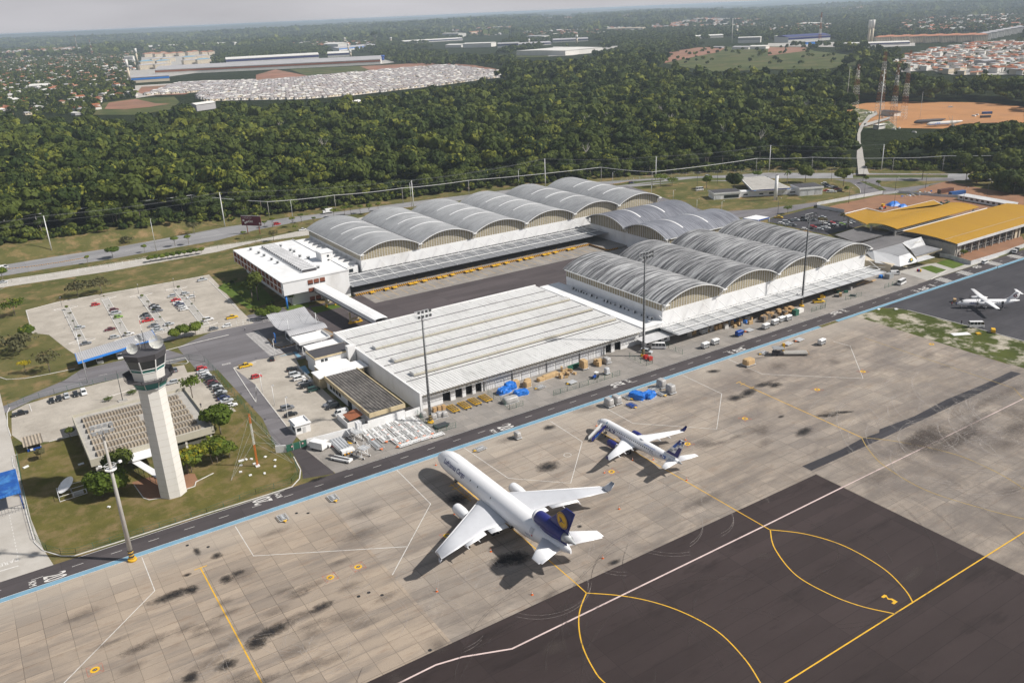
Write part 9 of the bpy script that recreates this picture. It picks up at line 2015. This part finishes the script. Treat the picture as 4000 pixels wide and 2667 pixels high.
FL=[(0,1430,690,1,1145,590,90,13,'long_factory','very long factory with a grey roof in front of the others','farwhite','fargrey',8,'rust'),(0,2080,592,1,580,545,70,15,'factory','long factory with a white roof over a dark blue band','farwhite','farwhite',5,'navy'),(1,660,528,1,865,518,60,12,'factory','short factory with a curved white roof by the white tank','farwhite','farwhite',5,'navy'),(1,620,440,1,755,440,60,16,'factory','bright white shed with an arched roof behind the trees','farwhite','farwhite',6,None),(1,765,470,1,1110,435,60,10,'factory','blue edged low factory under the lone tall tree','farwhite','fargrey',5,'bright_blue'),
 (2,490,512,2,832,478,190,13,'distribution_warehouse','large white box warehouse with a flat pale roof','farwhite','farwhite',1,None),(1,1360,402,1,1900,372,60,9,'factory','low white factory roofs beyond the lone tree','farwhite','farwhite',4,'navy'),(1,1740,438,1,1885,436,50,9,'factory','small white shed among the trees','farwhite','farwhite',3,None),(1,1900,440,1,2160,432,60,14,'factory','bright white long shed among the trees','farwhite','farwhite',2,None),(1,2220,440,2,60,432,60,13,'factory','pale shed with a dark blue band among the trees','farwhite','fargrey',3,'navy'),(1,1710,352,1,1860,352,50,22,'office_block','tall white block with window rows far behind the trees','farwhite','farwhite',1,'fargrey'),
 (2,20,430,2,360,412,50,8,'factory','low dark blue edged factory before the white block','farwhite','fargrey',4,'navy'),(2,135,366,2,265,364,60,15,'factory','boxy white factory behind the blue edged one','farwhite','fargrey',2,None),(2,380,392,2,700,378,70,9,'factory','blue and white factory behind the big warehouse','farwhite','fargrey',4,'navy'),(2,870,296,2,1200,288,30,16,'apartment_row','long cream apartment row far beyond the warehouse','farcream','farcream',2,'fargrey'),(2,1655,358,2,1940,345,40,8,'factory','white roofs among the round trees','farwhite','farwhite',3,None),(2,2075,398,2,2280,392,45,16,'office_block','white two storey block on the hilltop','farwhite','farwhite',1,'fargrey'),(2,2020,456,2,2170,456,30,6,'shed','low pale shed at the top of the open slope','farwhite','fargrey',2,None),(2,2178,454,2,2330,452,30,7,'shed','longer pale shed at the top of the open slope','farwhite','farwhite',2,None),(2,1845,446,2,1925,446,14,4,'shed','tiny shed on top of the brown slope','fargrey','fargrey',1,None),
 (0,1310,465,0,2125,432,120,14,'factory','extremely long hazy white factory roof below the horizon','farwhite','farwhite',6,None),(0,1145,572,0,1225,568,35,20,'apartment_building','plain white block by the cylindrical tower','farwhite','farwhite',1,'fargrey'),(0,1212,764,0,1560,742,60,12,'factory','cream factory front with blue posts at the road','farcream','fargrey',3,'bright_blue'),(0,270,822,0,440,812,40,7,'shed','long low white shed in the suburb','farwhite','farwhite',3,None),(0,1810,1020,0,1985,995,16,9,'shed','white roofed shed at the edge of the forest','fargrey','farwhite',2,None),(0,1860,798,0,2045,785,14,4,'shed','dark long shed on the red terrace','fargrey','fargrey',1,None),(0,1000,650,0,1080,638,30,5,'shed','white market roof at the orange field','farwhite','farwhite',2,None),
 (3,185,392,3,570,368,70,15,'factory','dark blue and white factory near the red mast','farwhite','navy',5,'navy'),(3,352,412,3,480,404,16,7,'petrol_station','small blue edged station roof by the red mast','bright_blue','fargrey',1,None),(3,712,432,3,1300,412,40,7,'shed','very long low white building below the twin towers','farwhite','farwhite',2,'navy'),(1,2200,1000,1,2340,965,18,9,'building','blue building with white columns in a forest gap','bright_blue','fargrey',2,'farwhite'),(1,1620,955,1,1725,950,12,4,'shed','brown roofed shed in the forest gap','farcream','terracotta',3,None),(1,1770,905,1,1820,900,12,7,'house','small cream house standing in the forest gap','farcream','terracotta',2,None),(1,1865,945,1,1985,945,14,4,'house','long red roofed house in the forest gap','farcream','terracotta',3,None),(2,20,965,2,110,955,16,5,'house','pink roofed house in the forest gap','farcream','terracotta',3,None),(1,905,968,1,975,955,12,4,'shed','white tin roof alone in the forest','farwhite','farwhite',2,None),(2,1115,556,2,1190,545,20,5,'shed','two pale sheds in the forest below the brown slope','farwhite','fargrey',2,None),(2,1940,832,2,2025,830,8,3,'shed','thin white roof deep in the forest','farwhite','farwhite',1,None),(3,1980,660-30,3,2080,640-20,20,12,'building','unfinished grey block among the villas','fargrey','fargrey',1,'charcoal'),
 (3,285,240,3,420,240,60,10,'factory','hazy white hall far beyond the factory','farwhite','farwhite',4,None),(1,1980,320,1,2230,300,40,12,'apartment_row','hazy orange row of blocks below the horizon','farcream','terracotta',3,None),(1,560,325,1,1040,305,200,6,'estate','hazy pale housing estate on the far hills','farcream','farwhite',1,None),(2,1010,165,2,1110,160,150,5,'quarry','pale hazy clearing under the horizon','orange_soil','orange_soil',1,None),(2,270,172,2,560,168,300,6,'quarry','long sandy clearing on the hazy hills','orange_soil','orange_soil',1,None)]
for q in FL:big(*q[:12],q[12],0,q[13],'factory' if 'factory' in q[8] else 'building')
def tankt(c,x,yb,yt,rad,label,mat='farcream',name='water_tower'):
    X,Y=at(c*1000+x/2.351,yb/2.351);D=math.hypot(X,Y);h=(yb-yt)/2.351*D/FPX*1.04;t=T(name,label,'tower',(X,Y,float(hgt(X,Y))));m=MB();m.cyl((0,0,0),(0,0,h*.66),rad*.8,n=14);m.build('shaft',mat,t);m=MB();m.cyl((0,0,h*.66),(0,0,h),rad,n=14);m.build('tank','farwhite' if mat != 'blue_paint' else mat,t)
for q in ((0,1264,575,472,4.2,'tall cream cylinder tower beside the plain white block'),(0,1195,755,588,3.4,'tall tower with a blue foot at the factory corner'),(0,1242,608,560,3,'short cylinder tower between the two tall ones'),(1,818,405,360,5,'stubby cream tower behind the white arched shed'),(1,850,470,408,3.4,'thin white tower before the blue edged factory'),(1,870,522,473,4.2,'white cylinder tank behind the short factory'),(1,1240,395,354,6,'wide brown tower below the far estate'),(2,595,400,334,5,'cream tower rising behind the big white warehouse'),(2,158,420,368,4,'white tower among the sheds'),(2,2063,318,250,5.5,'white tower with a dark cap on the wooded ridge'),(3,920,400,230,4.2,'first of the twin tall white water towers'),(3,950,400,228,4.2,'second of the twin tall white water towers, nearer the apartments'),(3,68,375,338,5,'short white tank near the hilltop factory')):tankt(*q)
tankt(1,1157,556,516,9,'wide blue tank at the end of the long factory','blue_paint')
def apt(X,Y,a,L,Wd,h,label,roof,wall,grp):
    t=T('apartment_block',label,'apartment block',(X,Y,float(hgt(X,Y))),a,grp);m=MB();m.box(-L/2,-Wd/2,0,L/2,Wd/2,h);m.build('wall',wall,t);m=MB();m.add([(-L/2-1,-Wd/2-1,h),(L/2+1,-Wd/2-1,h),(L/2+1,Wd/2+1,h),(-L/2-1,Wd/2+1,h),(-L/4,0,h+3.5),(L/4,0,h+3.5)],[(0,1,5,4),(2,3,4,5),(1,2,5),(3,0,4)]);m.build('roof',roof,t);m=MB()
    for i in range(int(L/4.2)):
        for k in range(int(h/3)):m.box(-L/2+1.2+i*4.2,-Wd/2-.15,1+k*3,-L/2+3.2+i*4.2,-Wd/2-.02,2.4+k*3)
    m.build('windows','charcoal',t)
for i in range(13):
    f=i/12;X,Y=at(3000+(1040+f*900)/2.351,(402-f*18-(i%2)*6)/2.351);apt(X,Y,-.55,34,16,17,'red roofed apartment block in the long curving row behind the villas','terracotta','farcream','red roofed blocks behind the villas')
for i in range(6):X,Y=at(3000+(1985+i*62)/2.351,(368-i*13)/2.351);apt(X,Y,-.5,26,16,17,'white apartment block with dark windows at the end of the red roofed row','fargrey','farwhite','white blocks past the red roofed row')
for i,(x,y) in enumerate(((1350,528),(1400,520),(1445,528),(1500,516),(1540,528),(1600,520),(1660,518),(1745,512),(1790,505),(1875,512),(1935,508))):X,Y=at(x/2.351,y/2.351);apt(X,Y,.3,30,22,15,'cream block with an orange roof beside the tall cylinder tower','terracotta','farcream','orange roofed blocks by the cylinder tower')
for i,(x,y) in enumerate(((1350,602),(1350,640),(1450,575),(1500,598),(1490,632),(1545,570),(1745,560),(1745,592),(1860,548),(1870,585))):X,Y=at(x/2.351,y/2.351);apt(X,Y,.3,52,14,14,'long cream and pale blue block in front of the orange roofed ones','fargrey' if i%3 else 'pale_blue','farcream','long blocks before the orange roofed ones')
def tower(c,x,y,ytop,w,label,dishes=False,r=0,mono=False,dx=0):
    X,Y=at(c*1000+x/2.351,y/2.351);D=math.hypot(X,Y);h=(y-ytop)/2.351*D/FPX*1.05;t=T('lattice_tower' if not mono else 'antenna_pole',label,'radio tower',(X,Y,float(hgt(X,Y))+.3));m=MB()
    if mono:m.cyl((0,0,0),(0,0,h),w,w*.6,n=8);m.build('pole','farwhite',t)
    else:
        n=int(h/3.2);lattice(m,w,w*.28,0,h,n,(1,0,1,0,1,0),b=.11 if D<1300 else .26);m.build('lattice',['rust','farwhite'],t)
    if dishes:
        m=MB()
        for i in range(7):a=i*2.2;m.ob(1.3*math.cos(a),1.3*math.sin(a),h*(.72+.04*i),.9,.5,1.8,a)
        m.build('antenna_panels','farwhite',t)
tower(3,795,1005,668,3.2,'first lattice tower at the forest side of the clearing',True);tower(3,1020,1050,588,3.6,'tallest red and white lattice tower at the clearing hut');tower(3,1135,1180,705,2.8,'lattice tower covered in white antenna panels',True);tower(3,1240,1100,590,2.6,'slim red and white lattice tower at the open side of the clearing');tower(3,1010,1195,740,.55,'thick white pole tower in front of the tallest lattice',True,mono=True);tower(3,720,975,680,.25,'thin mast at the forest edge of the clearing',mono=True);tower(3,1390,1120,900,.15,'thin mast standing alone in the orange clearing',mono=True)
tower(3,470,418,178,3.4,'red and white lattice mast at the hilltop factory');tower(0,720,495,368,3,'lattice mast standing in the hazy suburb');tower(0,852,525,402,3.2,'red banded lattice mast nearest the orange field');tower(1,1812,320,210,.9,'thin dark chimney mast below the horizon',mono=True);tower(2,2018,400,215,1.2,'thin mast on the wooded hilltop',mono=True)
big(3,1035,1062,3,1155,1075,10,5,'equipment_hut','small white equipment hut with a dark flat roof between the lattice towers','farwhite','charcoal',0,0,None,'hut');big(3,1010,1195,3,1075,1185,6,4,'equipment_hut','pale cabin at the foot of the white pole tower','farwhite','farwhite',0,0,None,'hut')
for i,(x,y,L,mt) in enumerate(((2010,1050,10,'container_blue'),(1995,1085,10,'charcoal'))):X,Y=at(3000+x/2.351,y/2.351);container(X,Y,-.6,mt,('blue container on the far side of the orange clearing','dark container in front of the blue one in the clearing')[i],L)
for i,(x,y) in enumerate(((900,1045),(930,1042),(960,1040),(985,1038),(940,1080),(825,1105),(1155,1200),(1205,1190),(1340,1228),(1050,1085),(1185,978),(1675,990),(1890,1072),(1920,1062))):X,Y=at(3000+x/2.351,y/2.351);m=MB();m.ob(0,0,0,rng.uniform(2,6),rng.uniform(1,2),1.2,rng.uniform(0,3),0,.7);o=m.build('aircraft_scrap','farwhite');o.location=(X,Y,float(hgt(X,Y))+.4);tag(o,'pale piece of aircraft scrap lying by the clearing tracks','scrap','scrap in the clearing')
X,Y=at(1000+1095/2.351,430/2.351);tree(X,Y,62,19,'lone very tall tree standing over the factories','forest_leaf','round')
# ------------------------------------------------------------------ haze over the whole land
hz=MB();hz.box(-15000,-15000,-3,42000,42000,126.5);ho=hz.build('haze','black');ho['kind']='stuff';ho['label']='thin pale haze over the land';hm=bpy.data.materials.new('haze');hm.use_nodes=True;hn=hm.node_tree.nodes;hn.clear();on=hn.new('ShaderNodeOutputMaterial');pv=hn.new('ShaderNodeVolumePrincipled');pv.inputs['Density'].default_value=7.5e-5;pv.inputs['Color'].default_value=(.72,.85,1,1);pv.inputs['Anisotropy'].default_value=.2;hm.node_tree.links.new(pv.outputs[0],on.inputs['Volume']);ho.data.materials.clear();ho.data.materials.append(hm)
